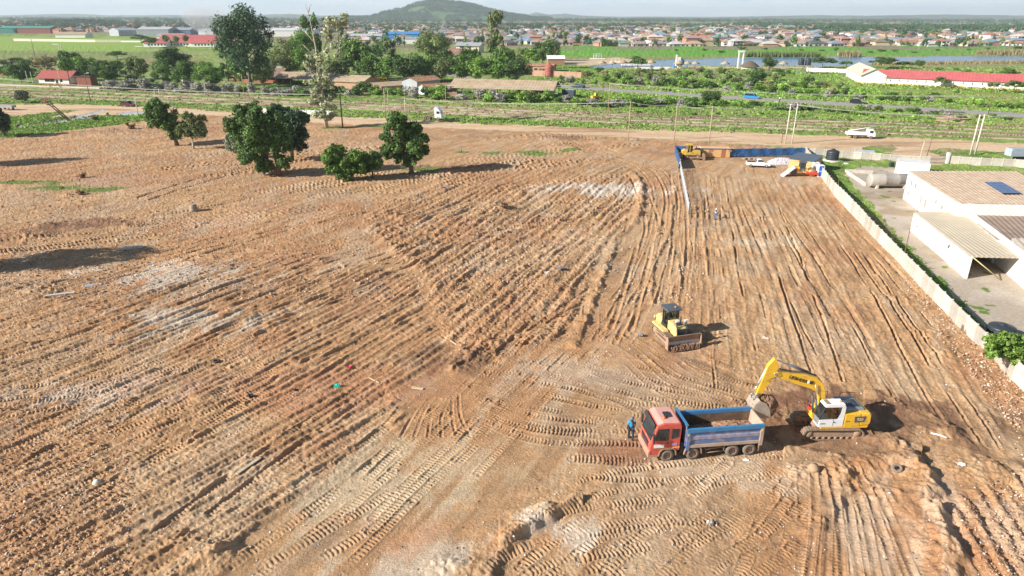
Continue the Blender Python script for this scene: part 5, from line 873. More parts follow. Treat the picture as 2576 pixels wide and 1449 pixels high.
# solar array: measured on the roof
sp = [Vector((*at(*p, 4.8), 4.88)) for p in ((2524, 486), (2557, 486), (2508, 457), (2462, 457))]; sp = [Vector((*at(*p, 4.8), 4.88)) for p in ((2520, 488), (2570, 488), (2520, 459), (2474, 459))]
rS = empty('solar_array', (sp[0].x, sp[0].y, sp[0].z), 0, 'blue solar panels on the tan workshop roof', 'solar panel'); q_ = [p-sp[0] for p in sp]; 
for i in range(6):
    for j in range(2):
        def bl_(u, v): return q_[0].lerp(q_[1], u).lerp(q_[3].lerp(q_[2], u), v)
        a, b, c, e = bl_(j/2+.015, i/6+.012), bl_((j+1)/2-.015, i/6+.012), bl_((j+1)/2-.015, (i+1)/6-.012), bl_(j/2+.015, (i+1)/6-.012); up = Vector((0, 0, .06)); MB().add([a, b, c, e, a+up, b+up, c+up, e+up], [(3, 2, 1, 0), (4, 5, 6, 7), (0, 1, 5, 4), (1, 2, 6, 5), (2, 3, 7, 6), (3, 0, 4, 7)]).build('panel', pm('solar_blue', (.05, .10, .24), rough=.25, var=.1), rS)
rB, PB = quadbox('carport', 'long white walled carport with pale tan sheet roof, open end', 'building', [(2443, 645), (2640, 650), (2410, 534), (2300, 533)], 2.7, WHITE, ASB2, open_near=True)
MB().tube([(PB[0].x+.2, PB[0].y-.1, 2.6), (PB[0].x+3.6, PB[0].y-.6, .1)], .07, 6).build('prop_pole', pm('yellow_pole', (.5, .42, .2)), rB)
rC, PC = quadbox('link_building', 'low brown roofed section joining workshop and carport', 'building', [(2510, 604), (2720, 612), (2640, 524), (2412, 520)], 2.9, WHITE, pm('brown_corrugated', (.30, .22, .17), rough=.9, var=.18, scale=.6)); 
rD, PD = quadbox('link_building', 'white parapet building with pale speckled roof at the right edge', 'building', [(2640, 700), (2800, 720), (2700, 596), (2545, 600)], 3.1, WHITE, pm('speckled_roof', (.52, .45, .36), rough=.9, var=.2, scale=1.5))
quadbox('white_store', 'small white store with flat white roof behind the tank', 'building', [(2256, 405), (2342, 413), (2338, 404), (2258, 397)], 2.3, WHITE, pm('white_roof', (.7, .68, .64)), amp=0)
# parapet between carport and link roof
a, b = at(2412, 516, 3.1), at(2640, 690, 3.1); rz, l = frame(a, b); r_ = empty('parapet_wall', (*a, 0), rz, 'thick white parapet wall along the carport roof', 'wall'); kids(r_, MB().box(0, l, -.25, .25, -.2, 3.35).build('wall_panel', WHITE, r_))
# horizontal tank in its bund
a, b = at(2186, 459, .9), at(2290, 459, .9); rz, l = frame(a, b); r_ = empty('fuel_tank', (*a, 0), rz, 'large horizontal grey steel tank with rust on top', 'tank'); m = MB(); rr = 1.12
m.lathe([(.01, 0), (rr*.96, 0), (rr, .06), (rr, l*.33), (rr*1.01, l*.335), (rr, l*.34), (rr, l*.66), (rr*1.01, l*.665), (rr, l*.67), (rr, l-.06), (rr*.96, l), (.01, l)], (0, 0, 1.35), 'x', 28); kids(r_, m.build('tank_body', pm('grey_tank', (.45, .41, .36), rough=.55, metal=.2, var=.12, scale=.8, dirt=(.42, .25, .14), dirt_amt=.25), r_), MB().box(1, 1.4, -.9, .9, 0, .7).build('saddle', CONC, r_), MB().box(l-1.4, l-1, -.9, .9, 0, .7).build('saddle', CONC, r_))
plain_wall('bund_wall', 'low concrete bund wall around the grey tank', [(2195, 437), (2126, 434), (2176, 468), (2288, 466)], .65, CONC, th=.2)
# pallets of sheets and clutter in the yard
r_ = empty('sheet_stack', (*at(2440, 838), 0), 0, 'stack of brown roof sheets behind the wall', 'stack'); [MB().box(-.7+i*.03, .8, -.5, .5+i*.02, .1+i*.12, .17+i*.12).build('sheet', pm('brown_sheet', (.22, .15, .10)), r_) for i in range(5)]
r_ = empty('shipping_box', (*at(2590, 452), 0), frame(at(2590, 452), at(2640, 500))[0], 'dark brown container at the right edge behind the workshop', 'container'); kids(r_, MB().box(0, 6, 0, 2.4, 0, 2.4).build('container_body', pm('dark_brown_steel', (.10, .06, .05), rough=.6), r_), MB().box(-.03, .1, -.03, 2.43, 0, 2.43).build('end_frame', pm('orange_frame', (.6, .15, .05)), r_))
r_ = empty('carport_shelter', (*at(2560, 415), 0), 0, 'grey roofed billboard like shelter on legs at the right edge', 'shelter'); kids(r_, MB().box(-2.6, 4, -1, 1, 1.9, 3.4).build('shelter_box', pm('grey_blue', (.36, .42, .46), rough=.5), r_), MB().tube([(-2.2, -.8, 0), (-1.2, -.8, 1.9), (-2.4, -.8, 1.9)], .07, 5).build('leg', STEEL, r_), MB().box(-1, 2, -.6, .6, .2, 1.9).build('dark_panel', pm('dark_brown_steel', (.10, .06, .05)), r_))
r_ = empty('waste_bin', (*at(2242, 421), 0), 0, 'black bin standing on the yard grass', 'bin'); kids(r_, MB().box(-.35, .35, -.35, .35, 0, 1.0).build('bin_body', BLK, r_))
# ------------------------------------------------------------------ poles and cables
WOODP = pm('pole_wood', (.46, .37, .26), rough=.9, var=.2, scale=3); DWOOD = pm('dark_pole_wood', (.16, .10, .07), rough=.9, var=.2); WPOLE = pm('pale_pole', (.62, .57, .48), rough=.8, var=.1)
TOPS = {}
def pole(key, px, base, top, label, mt=WOODP, arm=True, r=.14, cat='utility pole', lean=(0, 0), lamp=0, grp=None, name='utility_pole', bx=None):
    x_, y_ = at(px, base); h = hgt(px, base, top); r_ = empty(name, (x_, y_, 0), 0, label, cat, grp); r_.rotation_euler = (lean[0], lean[1], 0); ks = [MB().tube([(0, 0, -.3), (0, 0, h)], [r, r*.65], 8).build('pole', mt, r_)]
    if arm: ks.append(MB().box(-.9, .9, -.06, .06, h-.55, h-.42).build('crossarm', DWOOD, r_)); m = MB(); [m.tube([(xx, 0, h-.42), (xx, 0, h-.2)], .05, 6) for xx in (-.8, 0, .8)]; ks.append(m.build('insulators', WPOLE, r_))
    if lamp: ks.append(MB().tube([(0, 0, h-.1), (lamp*.9, 0, h+.15)], .05, 5).build('lamp_arm', STEEL, r_)); ks.append(MB().box(min(lamp*.7, lamp*1.6), max(lamp*.7, lamp*1.6), -.2, .2, h+.1, h+.28).build('lamp_head', pm('lamp_white', (.7, .7, .68)), r_))
    kids(r_, *ks); TOPS[key] = (x_, y_, h-.25); return r_
pole('a', 862, 318, 236, 'dark utility pole with crossarms right of the pale gum trunk', DWOOD, r=.2); pole('b', 970, 294, 222, 'twin wooden pole behind the tall green tree, left leg', WOODP); pole('b2', 979, 294, 226, 'twin wooden pole behind the tall green tree, right leg', WOODP, arm=False); pole('c', 1020, 287, 246, 'short pale pole left of the white tractor unit', WPOLE)
pole('d', 1580, 356, 254, 'slim wooden pole between the dirt road and the furrows', WOODP, r=.12); pole('e', 1696, 352, 260, 'slim wooden pole above the blue fence corner', WOODP, r=.12); pole('f', 1782, 372, 266, 'slim wooden pole behind the timber shed', WOODP, r=.12); pole('g', 1975, 361, 261, 'left one of the two tall pale poles', WPOLE, r=.17); pole('h', 1992, 361, 261, 'right one of the two tall pale poles', WPOLE, r=.17)
pole('i', 2440, 391, 288, 'twin pale power pole at the right, left leg', WPOLE, r=.2, arm=False); pole('i2', 2452, 389, 288, 'twin pale power pole at the right, right leg with crossarm', WPOLE, r=.2)
pole('j', 348, 292, 245, 'single pale pole beside the parked car', WPOLE, arm=False, r=.15); pole('k', 392, 252, 225, 'short pale pole pair above the left round tree, left one', WPOLE, arm=False); pole('l', 403, 250, 222, 'short pale pole pair above the left round tree, right one', WPOLE, arm=False)
pole('m', 615, 243, 187, 'rusty lamp mast beside the chimneyed house', pm('rusty_mast', (.5, .33, .18)), arm=False, lamp=-1, cat='lamp post', name='lamp_post'); pole('n', 228, 256, 185, 'dark lamp post beside the brick hut', DWOOD, arm=False, lamp=1, cat='lamp post', name='lamp_post'); pole('o', 158, 236, 170, 'double headed lamp post before the station building', pm('lamp_yellow', (.5, .42, .2)), arm=False, lamp=-1, cat='lamp post', name='lamp_post')
pole('p', 1122, 272, 212, 'thin rusty mast left of the open shed', pm('rusty_mast', (.5, .33, .18)), arm=False, r=.1, cat='lamp post'); pole('q', 1530, 285, 208, 'thin rusty mast before the tanker', pm('rusty_mast', (.5, .33, .18)), arm=False, r=.1, cat='lamp post'); pole('q2', 589, 243, 214, 'short dark post in the railway hedge', DWOOD, arm=False, r=.12)
pole('r', 72, 212, 178, 'left one of a pair of poles left of the station', WPOLE, arm=False); pole('s', 84, 214, 180, 'right one of a pair of poles left of the station', WPOLE, arm=False); pole('t', 152, 140, 112, 'left pole of the pair by the playing field', WPOLE, arm=False, r=.25); pole('u', 158, 140, 112, 'right pole of the pair by the playing field', WPOLE, arm=False, r=.25); pole('v', 88, 140, 98, 'dark pole with crossarms near the sports field', DWOOD, r=.2)
pole('w', 2103, 494, 414, 'thin lamp post standing at the panel wall, farther one', DWOOD, arm=False, lamp=.6, r=.07, cat='lamp post', name='lamp_post'); pole('x', 2268, 671, 574, 'thin lamp post standing at the panel wall, nearer one', DWOOD, arm=False, lamp=.6, r=.06, cat='lamp post', name='lamp_post')
pole('y', 2312, 404, 355, 'slanting pale post behind the white store', WPOLE, arm=False, r=.08, lean=(0, .06)); pole('z', 2328, 404, 345, 'rusty leaning post behind the white store', DWOOD, arm=False, r=.08, lean=(0, .08)); pole('aa', 1480+36, 245, 205, 'dark thin post by the dark cabin', DWOOD, arm=False, r=.12); pole('ab', 1606+5, 196, 170, 'dark post in the scrub, left of three', DWOOD, arm=False, r=.15); pole('ac', 1560, 196, 150, 'dark tall post near the beach, left one', DWOOD, arm=False, r=.15); pole('ad', 1572, 200, 158, 'dark post near the beach, middle one', DWOOD, arm=False, r=.15)
pole('ae', 2120, 250, 175, 'thin dark mast between twin tanks and cream roof', DWOOD, arm=False, r=.12, lean=(0, .03)); pole('af', 2485, 290, 225, 'dark street lamp leaning above the road junction', DWOOD, arm=False, lamp=1.2, r=.12, cat='lamp post', name='lamp_post'); pole('ag', 2456, 355, 306, 'thin dark post near the road', DWOOD, arm=False, r=.08); pole('ah', 1966, 360, 322, 'dark short stay post left of the two tall poles', DWOOD, arm=False, r=.08)
# fallen power pole frame
x_, y_ = at(174, 303); r_ = empty('fallen_power_pole', (x_, y_, 0), 0, 'broken leaning double power pole with rusty crossarms', 'utility pole'); r_.rotation_euler = (0, -R(42), R(4)); ks = []
for yy in (-.5, .5): ks.append(MB().tube([(0, yy, -.4), (0, yy*1.3, 8.2)], [.2, .14], 7).build('pole', DWOOD, r_))
m = MB(); [m.box(-.1, .1, -1.8, 1.8, z_, z_+.2) for z_ in (8.0, 6.9, 6.0)]; [m.box(-1.0, 1.0, yy-.08, yy+.08, 7.6, 7.78) for yy in (-1.2, 0, 1.2)]; m.tube([(0, -.6, 5.8), (0, .6, 4.8)], .08, 5); m.tube([(0, -.6, 4.0), (0, .6, 3.2)], .08, 5); ks.append(m.build('crossarm', RUST, r_)); kids(r_, *ks)
WIRE = pm('wire', (.55, .55, .5), rough=.5)
def cable(label, a, b, offs=((0, 0),), sag=.8, r=.025, mt=WIRE):
    for k, (ox, oz) in enumerate(offs):
        A, B = Vector(a), Vector(b); d = (B-A).normalized(); n = Vector((-d.y, d.x, 0)); A = A+n*ox+Vector((0, 0, oz)); B = B+n*ox+Vector((0, 0, oz)); o = A.copy()
        P = [A.lerp(B, t/10)-Vector((0, 0, 4*sag*(t/10)*(1-t/10)))-o for t in range(11)]; q_ = MB().tube(P, r, 4).build('power_cable', mt, loc=tuple(o)); tag(q_, label[k] if isinstance(label, (list, tuple)) else label, 'cable', 'power cables along the railway')
T = TOPS; ls = lambda s_: [f'{u} power cable {s_}' for u in ('near', 'middle', 'far')]
o3 = ((-.8, 0), (0, 0), (.8, 0)); far_l = (*at(-300, 238), 9.0)
cable(ls('from the left edge to the dark pole by the gum tree'), (at(330, 268)[0]-60, at(330, 268)[1]+20, 7.5), T['a'], o3, 1.2, .022); cable(ls('from the dark pole to the short pale pole'), T['a'], T['c'], o3, .5, .022); cable(ls('from the short pale pole to the slim pole by the furrows'), T['c'], T['d'], o3, .9, .018)
cable(ls('between the slim poles left of the blue fence'), T['d'], T['e'], o3, .5, .02); cable(ls('between slim pole and timber shed pole'), T['e'], T['f'], o3, .5, .02); cable(ls('between timber shed pole and the tall pale poles'), T['f'], T['g'], o3, .7, .02); cable(ls('from the tall pale poles to the twin pale power pole'), T['h'], T['i'], o3, .7, .018)
cable(ls('high over the tracks toward the right edge'), T['i2'], (at(2800, 372)[0], at(2800, 372)[1], 8), o3, .7, .018); cable(ls('over the tracks from mast to mast'), T['p'], T['q'], o3, .6, .016); cable(ls('over the tracks from the right mast to the right edge'), T['q'], (at(2500, 330)[0], at(2500, 330)[1], 9), o3, 1.2, .016)
# ------------------------------------------------------------------ the town
ROOFC = {'terracotta': (.36, .17, .11), 'salmon tiled': (.40, .27, .20), 'grey': (.24, .25, .27), 'dark grey': (.10, .11, .13), 'brown': (.25, .17, .12), 'tan': (.34, .27, .20), 'pale': (.52, .50, .46), 'blue grey': (.20, .28, .36), 'dusty pink': (.38, .25, .22), 'green': (.14, .26, .20)}
WALLC = {'cream': (.50, .42, .32), 'white': (.76, .75, .72), 'unpainted grey': (.42, .40, .37), 'brick': (.40, .22, .15), 'peach': (.48, .34, .25)}
HR = pm('house_roof', (.5, .5, .5), rough=.75, var=.12, scale=.4, objcol=True); HWM = pm('house_wall', (.5, .5, .5), rough=.9, var=.08, scale=.4, objcol=True)
def hshape(v):
    w_, d_ = [(15, 10), (12, 9), (18, 11), (13, 12), (11, 8), (14, 10)][v]; two = v in (3,); h = 5.8 if two else 3.0; A = MB(); B = MB()
    A.box(-w_/2, w_/2, -d_/2, d_/2, -.5, h)
    def hip(b, x0, x1, y0, y1, z0, rh, o=.7):
        x0 -= o; x1 += o; y0 -= o; y1 += o; w2 = min(x1-x0, y1-y0)/2
        if x1-x0 >= y1-y0: r0, r1 = (x0+w2, (y0+y1)/2, z0+rh), (x1-w2, (y0+y1)/2, z0+rh); b.add([(x0, y0, z0), (x1, y0, z0), (x1, y1, z0), (x0, y1, z0), r0, r1], [(0, 1, 5, 4), (1, 2, 5), (2, 3, 4, 5), (3, 0, 4), (3, 2, 1, 0)])
        else: r0, r1 = ((x0+x1)/2, y0+w2, z0+rh), ((x0+x1)/2, y1-w2, z0+rh); b.add([(x0, y0, z0), (x1, y0, z0), (x1, y1, z0), (x0, y1, z0), r0, r1], [(0, 1, 4), (1, 2, 5, 4), (2, 3, 5), (3, 0, 4, 5), (3, 2, 1, 0)])
    if v == 4: B.box(-w_/2-.3, w_/2+.3, -d_/2-.3, d_/2+.3, h, h+.4)
    else: hip(B, -w_/2, w_/2, -d_/2, d_/2, h+.02, 2.6)
    if v in (0, 2, 3): A.box(-w_/2+1, -w_/2+6, -d_/2-3, -d_/2+.3, -.5, h-.1); hip(B, -w_/2+1, -w_/2+6, -d_/2-3, -d_/2+2.5, h-.05, 1.9, .5)
    if v in (1, 5): A.box(w_/2-5, w_/2+.01-.2, d_/2-1, d_/2+4, -.5, h-.1); hip(B, w_/2-5, w_/2-.2, d_/2-3, d_/2+4, h-.05, 1.8, .5)
    ops = []
    for fl_ in range(2 if two else 1):
        for i in range(4):
            xx = -w_/2+1.8+i*(w_-3.6)/3
            if v in (0, 2, 3) and xx < -w_/2+6.8: yy = -d_/2-3.05 if xx < -w_/2+5.4 and xx > -w_/2+1.5 else -d_/2-.05
            else: yy = -d_/2-.05
            ops.append((xx, yy, .9+3*fl_, 1.3 if i != 2 else 1.0))
    return A, B, ops
HS = []
for v in range(6):
    A, B, ops = hshape(v); HS.append((A.build('house_wall', HWM, mesh_only=True), B.build('roof', HR, mesh_only=True), ops, A, B))
winme = MB().box(-.75, .75, -.05, .05, 0, 1.3).build('window', WIN, mesh_only=True)
spots = []; g = random.Random(5)
yy = 640.0
while yy < 3250:
    row = (yy-640); xs = -yy*.80
    while xs < yy*.80:
        px_ = 1288+xs*FPX/(yy*math.cos(PITCH)+CAM_H*math.sin(PITCH)); gx, gy = xs+g.uniform(-6, 6), yy+g.uniform(-7, 7)
        lim = 700+ (0 if px_ > 1500 else (1500-px_)*.12) if px_ > 1250 else 780
        if px_ < 880: lim = 1250
        if px_ < 560: lim = 1150 if px_ > 120 else 1200
        lim2 = 2300+500*math.sin(px_/300)
        if px_ < 900: lim2 = 2500
        if gy > lim+10 and gy < lim2 and g.random() < (.74 if gy < 1500 else .6) and noise(np.array([gx/60]), np.array([gy/60]), 9)[0] > .24: spots.append((gx, gy, px_))
        xs += 17.5 if yy < 1500 else 23
    yy += 25 if yy < 1500 else 36
spots.sort(key=lambda s_: s_[1]); near_s = spots[:290]; far_s = spots[290:]
rows = {}; 
for s_ in near_s: rows.setdefault(int((s_[1]-640)//27), []).append(s_)
LMH = [(940, 'above the blue factory hall'), (1090, 'left of the veranda house'), (1230, 'behind the veranda house'), (1330, 'beside the gum'), (1440, 'right of the gum'), (1560, 'above the moored boat'), (1680, 'above the jetty'), (1800, 'above the beach umbrellas'), (1900, 'above the white tower'), (2010, 'above the round beach tree'), (2130, 'above the acacias'), (2260, 'above the widest acacia'), (2400, 'above the long red roof'), (9999, 'toward the right edge')]
usedlab = {}; RN = ['front', 'second', 'third', 'fourth', 'fifth', 'sixth', 'seventh', 'eighth', 'ninth', 'tenth', 'eleventh', 'twelfth', 'thirteenth']
rk0 = min(rows)
for rk in sorted(rows):
    for s_ in sorted(rows[rk]):
        gx, gy, px_ = s_; v = g.choice([0, 1, 2, 3, 5, 0, 1, 2, 4, 5]); rc = g.choices(list(ROOFC), [2, 3, 3, 2, 2, 3, 2, 2, 2, .5])[0]; wc = g.choice(list(WALLC)); A, B, ops, _, _ = HS[v]; rz = g.choice([0, 0, .1, -.15, math.pi/2, math.pi, .3]) + g.uniform(-.08, .08); k = g.uniform(.85, 1.15)
        shp = {0: 'hipped', 1: 'hipped', 2: 'wide hipped', 3: 'upper floor', 4: 'flat', 5: 'hipped'}[v]; lm = [t for x_, t in LMH if px_ < x_][0]
        lb = uniq(f'{wc} house, {rc} {shp} roof, {lm}, {RN[min(rk-rk0, 12)]} row')
        r_ = empty('house', (gx, gy, 0), rz, lb, 'house', 'houses of the town beyond the water'); w0 = link('wall', A, r_); r0 = link('roof', B, r_); w0.color = (*WALLC[wc], 1); r0.color = (*[min(.9, c*g.uniform(.9, 1.1)) for c in ROOFC[rc]], 1); r_.scale = (k, k, k)
        if gy < 900 and abs(math.cos(rz)) > .5 and math.cos(rz) > 0:
            for (x_, y_, z_, sx) in ops: wn = link('window', winme, r_, (x_, y_, z_)); wn.scale = (sx, 1, 1)
# farther houses, past the first 300, as one mass
VV, FF, CC, nv = [], [], [], 0
cache = [(np.array(HS[v][3].v), HS[v][3].f, np.array(HS[v][4].v), HS[v][4].f) for v in range(6)]
for gx, gy, px_ in far_s:
    v = g.choice([0, 1, 2, 5, 3, 4]); rc = ROOFC[g.choices(list(ROOFC), [2.2 if px_ > 700 else 9, 3, 3, 1.5, 2, 3, 2.5, 1.5, 2, .3])[0]]; wc = WALLC[g.choice(list(WALLC))]; rz = g.uniform(-.3, .3)+g.choice([0, 1.57]); k = g.uniform(.75, 1.1); c_, s_ = math.cos(rz)*k, math.sin(rz)*k
    for j, (vv, ff, col_) in enumerate(((cache[v][0], cache[v][1], wc), (cache[v][2], cache[v][3], rc))):
        q_ = np.stack([vv[:, 0]*c_-vv[:, 1]*s_+gx, vv[:, 0]*s_+vv[:, 1]*c_+gy, vv[:, 2]*k], 1); VV.append(q_); CC.append(np.tile(np.array(col_)*g.uniform(.85, 1.15), (len(q_), 1))); 
        for f in ff: FF.append(tuple(nv+i for i in (f if len(f) == 4 else (f[0], f[1], f[2], f[2]))) if len(f) in (3, 4) else None)
        nv += len(q_)
VV = np.concatenate(VV); CC = np.concatenate(CC); me = bpy.data.meshes.new('distant_houses'); me.from_pydata(VV.tolist(), [], [tuple(dict.fromkeys(f)) for f in FF if f]); a = me.color_attributes.new('Col', 'FLOAT_COLOR', 'POINT'); c4 = np.ones((len(VV), 4), np.float32); c4[:, :3] = CC; a.data.foreach_set('color', c4.ravel()); me.materials.append(pm('far_house', (.5, .5, .5), vcol=True, var=.05)); o = link('distant_houses', me); tag(o, 'mass of small roofs of the farther town', 'houses', kind='stuff')
# trees between the houses
n_t = 0; gt = random.Random(17); tl = {}
while n_t < 290:
    gy = 690+gt.random()**1.6*900; px_ = gt.uniform(880, 2600) if gt.random() < .85 else gt.uniform(-20, 620); gx = (px_-1288)/FPX*(gy*math.cos(PITCH)+CAM_H*math.sin(PITCH))
    if px_ < 700 and gy < 1150: gy += 470; gx = (px_-1288)/FPX*(gy*math.cos(PITCH)+CAM_H*math.sin(PITCH))
    k, sh = gt.choice([('far', 'round'), ('far', 'round'), ('farcone', 'slender')]); h = gt.uniform(5, 12)*(1.5 if k == 'farcone' else 1); lf, lw = gt.choice([('dark', 'dark'), ('blue', 'dark'), ('mid', 'green')]); lm = [t for x_, t in LMH if px_ < x_][0] if px_ > 700 else 'beyond the warehouses at left'
    rw = min(12, int((gy-690)//100)); lb = uniq(f'{sh} {lw} tree among houses {lm}, {RN[rw]} band back')
    plant(k, 0, 0, 0, 0, lf, lb, world=(gx, gy), dims=(h, h*(.8 if k == 'far' else .45)), group='trees among the town houses'); n_t += 1
def woodland(label, n, gen, seed, leaf='blue', hh=(8, 15)):
    gr = random.Random(seed); base = proto('far', 0)[0]; nv_ = len(base.vertices); co = np.empty(nv_*3, np.float32); base.vertices.foreach_get('co', co); co = co.reshape(-1, 3); sel = np.arange(0, nv_//4, 3); idx_ = (sel[:, None]*4+np.arange(4)).ravel(); co = co[idx_]
    Vs, Cs_ = [], []
    for _ in range(n):
        q3 = gen(gr); gx, gy = q3[:2]; gz_ = q3[2] if len(q3) > 2 else 0; h = gr.uniform(*hh); w_ = h*gr.uniform(.7, 1.2); q_ = co*np.array([w_, w_, h])*1.25; Vs.append(q_+np.array([gx, gy, gz_-.25*h])); Cs_.append(np.full((len(q_), 3), gr.uniform(.7, 1.3)))
    V = np.concatenate(Vs); F = np.arange(len(V)).reshape(-1, 4); o = link('woodland', npmesh('woodland', V, F, LG[leaf], col=np.concatenate(Cs_))); tag(o, label, 'wood', kind='stuff')
def pxw(px_, gy): return ((px_-1288)/FPX*(gy*math.cos(PITCH)+CAM_H*math.sin(PITCH)), gy)
woodland('dark belt of trees behind the town at the right', 800, lambda r: pxw(r.uniform(2050, 2640), r.gauss(1500, 130)), 3, hh=(9, 19)); woodland('scattered trees over the middle of the town', 2600, lambda r: pxw(r.uniform(700, 2640), r.uniform(1300, 2700)), 4, hh=(5, 12)); woodland('trees over the far left town', 1500, lambda r: pxw(r.uniform(-60, 700), r.uniform(1300, 2900)), 5, hh=(6, 13))
woodland('blue grey tree line at the horizon, right half', 1300, lambda r: pxw(r.uniform(1250, 2640), r.gauss(4300, 500)), 6, hh=(10, 24)); woodland('blue grey tree line at the horizon, left half', 1500, lambda r: pxw(r.uniform(-60, 1250), r.uniform(2900, 6000)), 7, hh=(10, 22)); woodland('dark trees in the middle of the right town', 260, lambda r: pxw(r.gauss(1960, 60), r.gauss(2200, 90)), 8, hh=(10, 18)); woodland('dark copse far left behind the green warehouse', 240, lambda r: pxw(r.gauss(190, 45), r.gauss(2000, 60)), 9, hh=(14, 22))
# hills
def hill(name, dist, prof, depth, label, seed, rgb, n=260, rough=.2):
    x0, x1 = prof[0][0], prof[-1][0]; V = []; 
    for j in range(61):
        v = j/60; yy = dist+(v-.45)*depth
        for i in range(n+1):
            px_ = x0+(x1-x0)*i/n; zz = np.interp(px_, [p[0] for p in prof], [p[1] for p in prof]); zz = (39.5+(px_-1288)*.00194-zz)/FPX*dist*1.09; sh = max(0, math.sin(math.pi*min(1, max(0, v))))**.9; gx = pxw(px_, dist)[0]
            nn = fbm(np.array([gx/160.]), np.array([yy/160.]), seed, 5)[0]; V.append((gx, yy, -3+(CAM_H*.75+zz)*sh*(1-rough+2*rough*nn)))
    F = [(j*(n+1)+i, j*(n+1)+i+1, (j+1)*(n+1)+i+1, (j+1)*(n+1)+i) for j in range(60) for i in range(n)]; gx_ = np.array([v[0] for v in V]); gy_ = np.array([v[1] for v in V]); c = lerp3((np.zeros((len(V), 1, 3))+np.array(rgb)), (.10, .19, .06), sstep(.5, .62, fbm(gx_/170, gy_/170, seed+5, 5))[:, None]*.8)[:, 0]
    HV.extend(V if name == 'hill' else []); o = link(name, npmesh(name, np.array(V), np.array(F), gmat(name+'_cover', bump=1, bs=.03), smooth=True, col=c)); tag(o, kind='structure')
HV = []
hill('hill', 4700, [(880, 41), (930, 39), (965, 33), (990, 24), (1010, 21), (1040, 13), (1075, 8.5), (1100, 8), (1130, 11), (1165, 13), (1195, 17), (1225, 24), (1250, 30), (1290, 34), (1330, 39), (1380, 42)], 1500, 'hill', 5, (.045, .085, .03))
hill('distant_hills', 9500, [(1240, 42), (1275, 30), (1300, 33), (1330, 35), (1350, 32), (1380, 36), (1420, 34), (1450, 37), (1540, 40), (1600, 43)], 2500, '', 8, (.05, .08, .05)); hill('distant_hills', 9000, [(-200, 38), (60, 36), (160, 34), (260, 37), (420, 36), (560, 38), (720, 34), (800, 38), (870, 36), (960, 41)], 2500, '', 9, (.05, .08, .05)); hill('distant_hills', 8000, [(1500, 43), (1620, 40), (1800, 41), (2050, 37), (2200, 38), (2400, 36), (2560, 38), (2800, 41)], 2500, '', 10, (.07, .08, .06))

HV = [v for v in HV if v[2] > 4 and v[1] < 4950 and noise(np.array([v[0]/140]), np.array([v[1]/140]), 4)[0] > .35]
woodland('dark bush covering the flanks of the hill', 2600, lambda r: tuple(c+r.uniform(-8, 8)*(i < 2) for i, c in enumerate(r.choice(HV))), 10, hh=(9, 20))
# ------------------------------------------------------------------ machines
MUD = (.36, .24, .15); YEL = pm('yellow_paint', (.80, .46, .03), rough=.45, var=.1, scale=1.5, dirt=MUD, dirt_amt=.22, coat=.3); CATY = pm('machine_yellow', (.80, .60, .22), rough=.5, var=.12, scale=1.5, dirt=MUD, dirt_amt=.38); OLDY = pm('old_machine_yellow', (.62, .40, .07), rough=.6, var=.15, scale=1.2, dirt=MUD, dirt_amt=.35)
MWHITE = pm('white_paint', (.82, .82, .82), rough=.35, var=.03, coat=.3); RED = pm('red_cab_paint', (.62, .10, .07), rough=.4, var=.08, scale=1, dirt=(.50, .22, .17), dirt_amt=.3, coat=.2); MGREY = pm('machine_grey', (.09, .105, .125), rough=.5, var=.12); DGREY = pm('dark_machine', (.035, .038, .042), rough=.55, var=.15)
TRK = pm('muddy_track', (.27, .195, .135), rough=.85, var=.25, scale=5, dirt=(.10, .075, .06), dirt_amt=.3); TYRE = pm('dusty_tyre', (.20, .165, .13), rough=.95, var=.2, scale=4); RIM = pm('muddy_rim', (.24, .15, .10), rough=.8, var=.25, scale=6); CHAS = pm('muddy_chassis', (.33, .215, .14), rough=.9, var=.2, scale=3)
CHROME = pm('cylinder_rod', (.55, .56, .58), rough=.25, metal=.8, var=.05); SOILM = bpy.data.materials['soil']; ORANGE = pm('beacon_orange', (.75, .22, .05), rough=.4); MUDM = pm('mud_heap', (.20, .115, .07), rough=1, var=.3, scale=2, bump=1, bscale=6)
def wheel_part(parent, x, y, r, wd, z=None, side=1):
    z = r if z is None else z; t = MB().wheel(x, y, z, r, wd).build('wheel', TYRE, parent); o = side*wd*.5
    rm = MB().lathe([(.01, o*.55), (r*.2, o*.55), (r*.22, o*.9), (r*.3, o*.62), (r*.5, o*.5), (r*.57, o*.95), (r*.62, o*.98), (r*.62, o*.3), (.01, o*.3)], (x, y, z), 'y', 20).build('rim', RIM, t)
    m = MB(); [m.cyl((x+math.cos(a)*r*.36, y+o*.5, z+math.sin(a)*r*.36), (x+math.cos(a)*r*.36, y+o*.72, z+math.sin(a)*r*.36), .02*r/.45, 5) for a in [k*math.pi/4 for k in range(8)]]; n_ = m.build('wheel_nuts', CHAS, t); kids(t, rm, n_); return t
def plate(pts, th, off=.0):
    """slab through 4+ coplanar points, thickened along its normal"""
    P = [Vector(p) for p in pts]; n = (P[1]-P[0]).cross(P[2]-P[0]).normalized(); m = MB(); k = len(P)
    return m.add([p+n*off for p in P]+[p+n*(off+th) for p in P], [tuple(range(k-1, -1, -1)), tuple(range(k, 2*k))]+[(i, (i+1) % k, k+(i+1) % k, k+i) for i in range(k)])
def text(name, s_, size, loc, rot, mt, parent, ext=.004, align='CENTER'):
    c = bpy.data.curves.new(name, 'FONT'); c.body = s_; c.size = size; c.extrude = ext; c.align_x = align; c.align_y = 'CENTER'; c.offset = size*.02; c.materials.append(mt); o = bpy.data.objects.new(name, c); COL.objects.link(o); me = bpy.data.meshes.new_from_object(o); bpy.data.objects.remove(o); o = link(name, me, parent); o.location = loc; o.rotation_euler = rot; return o
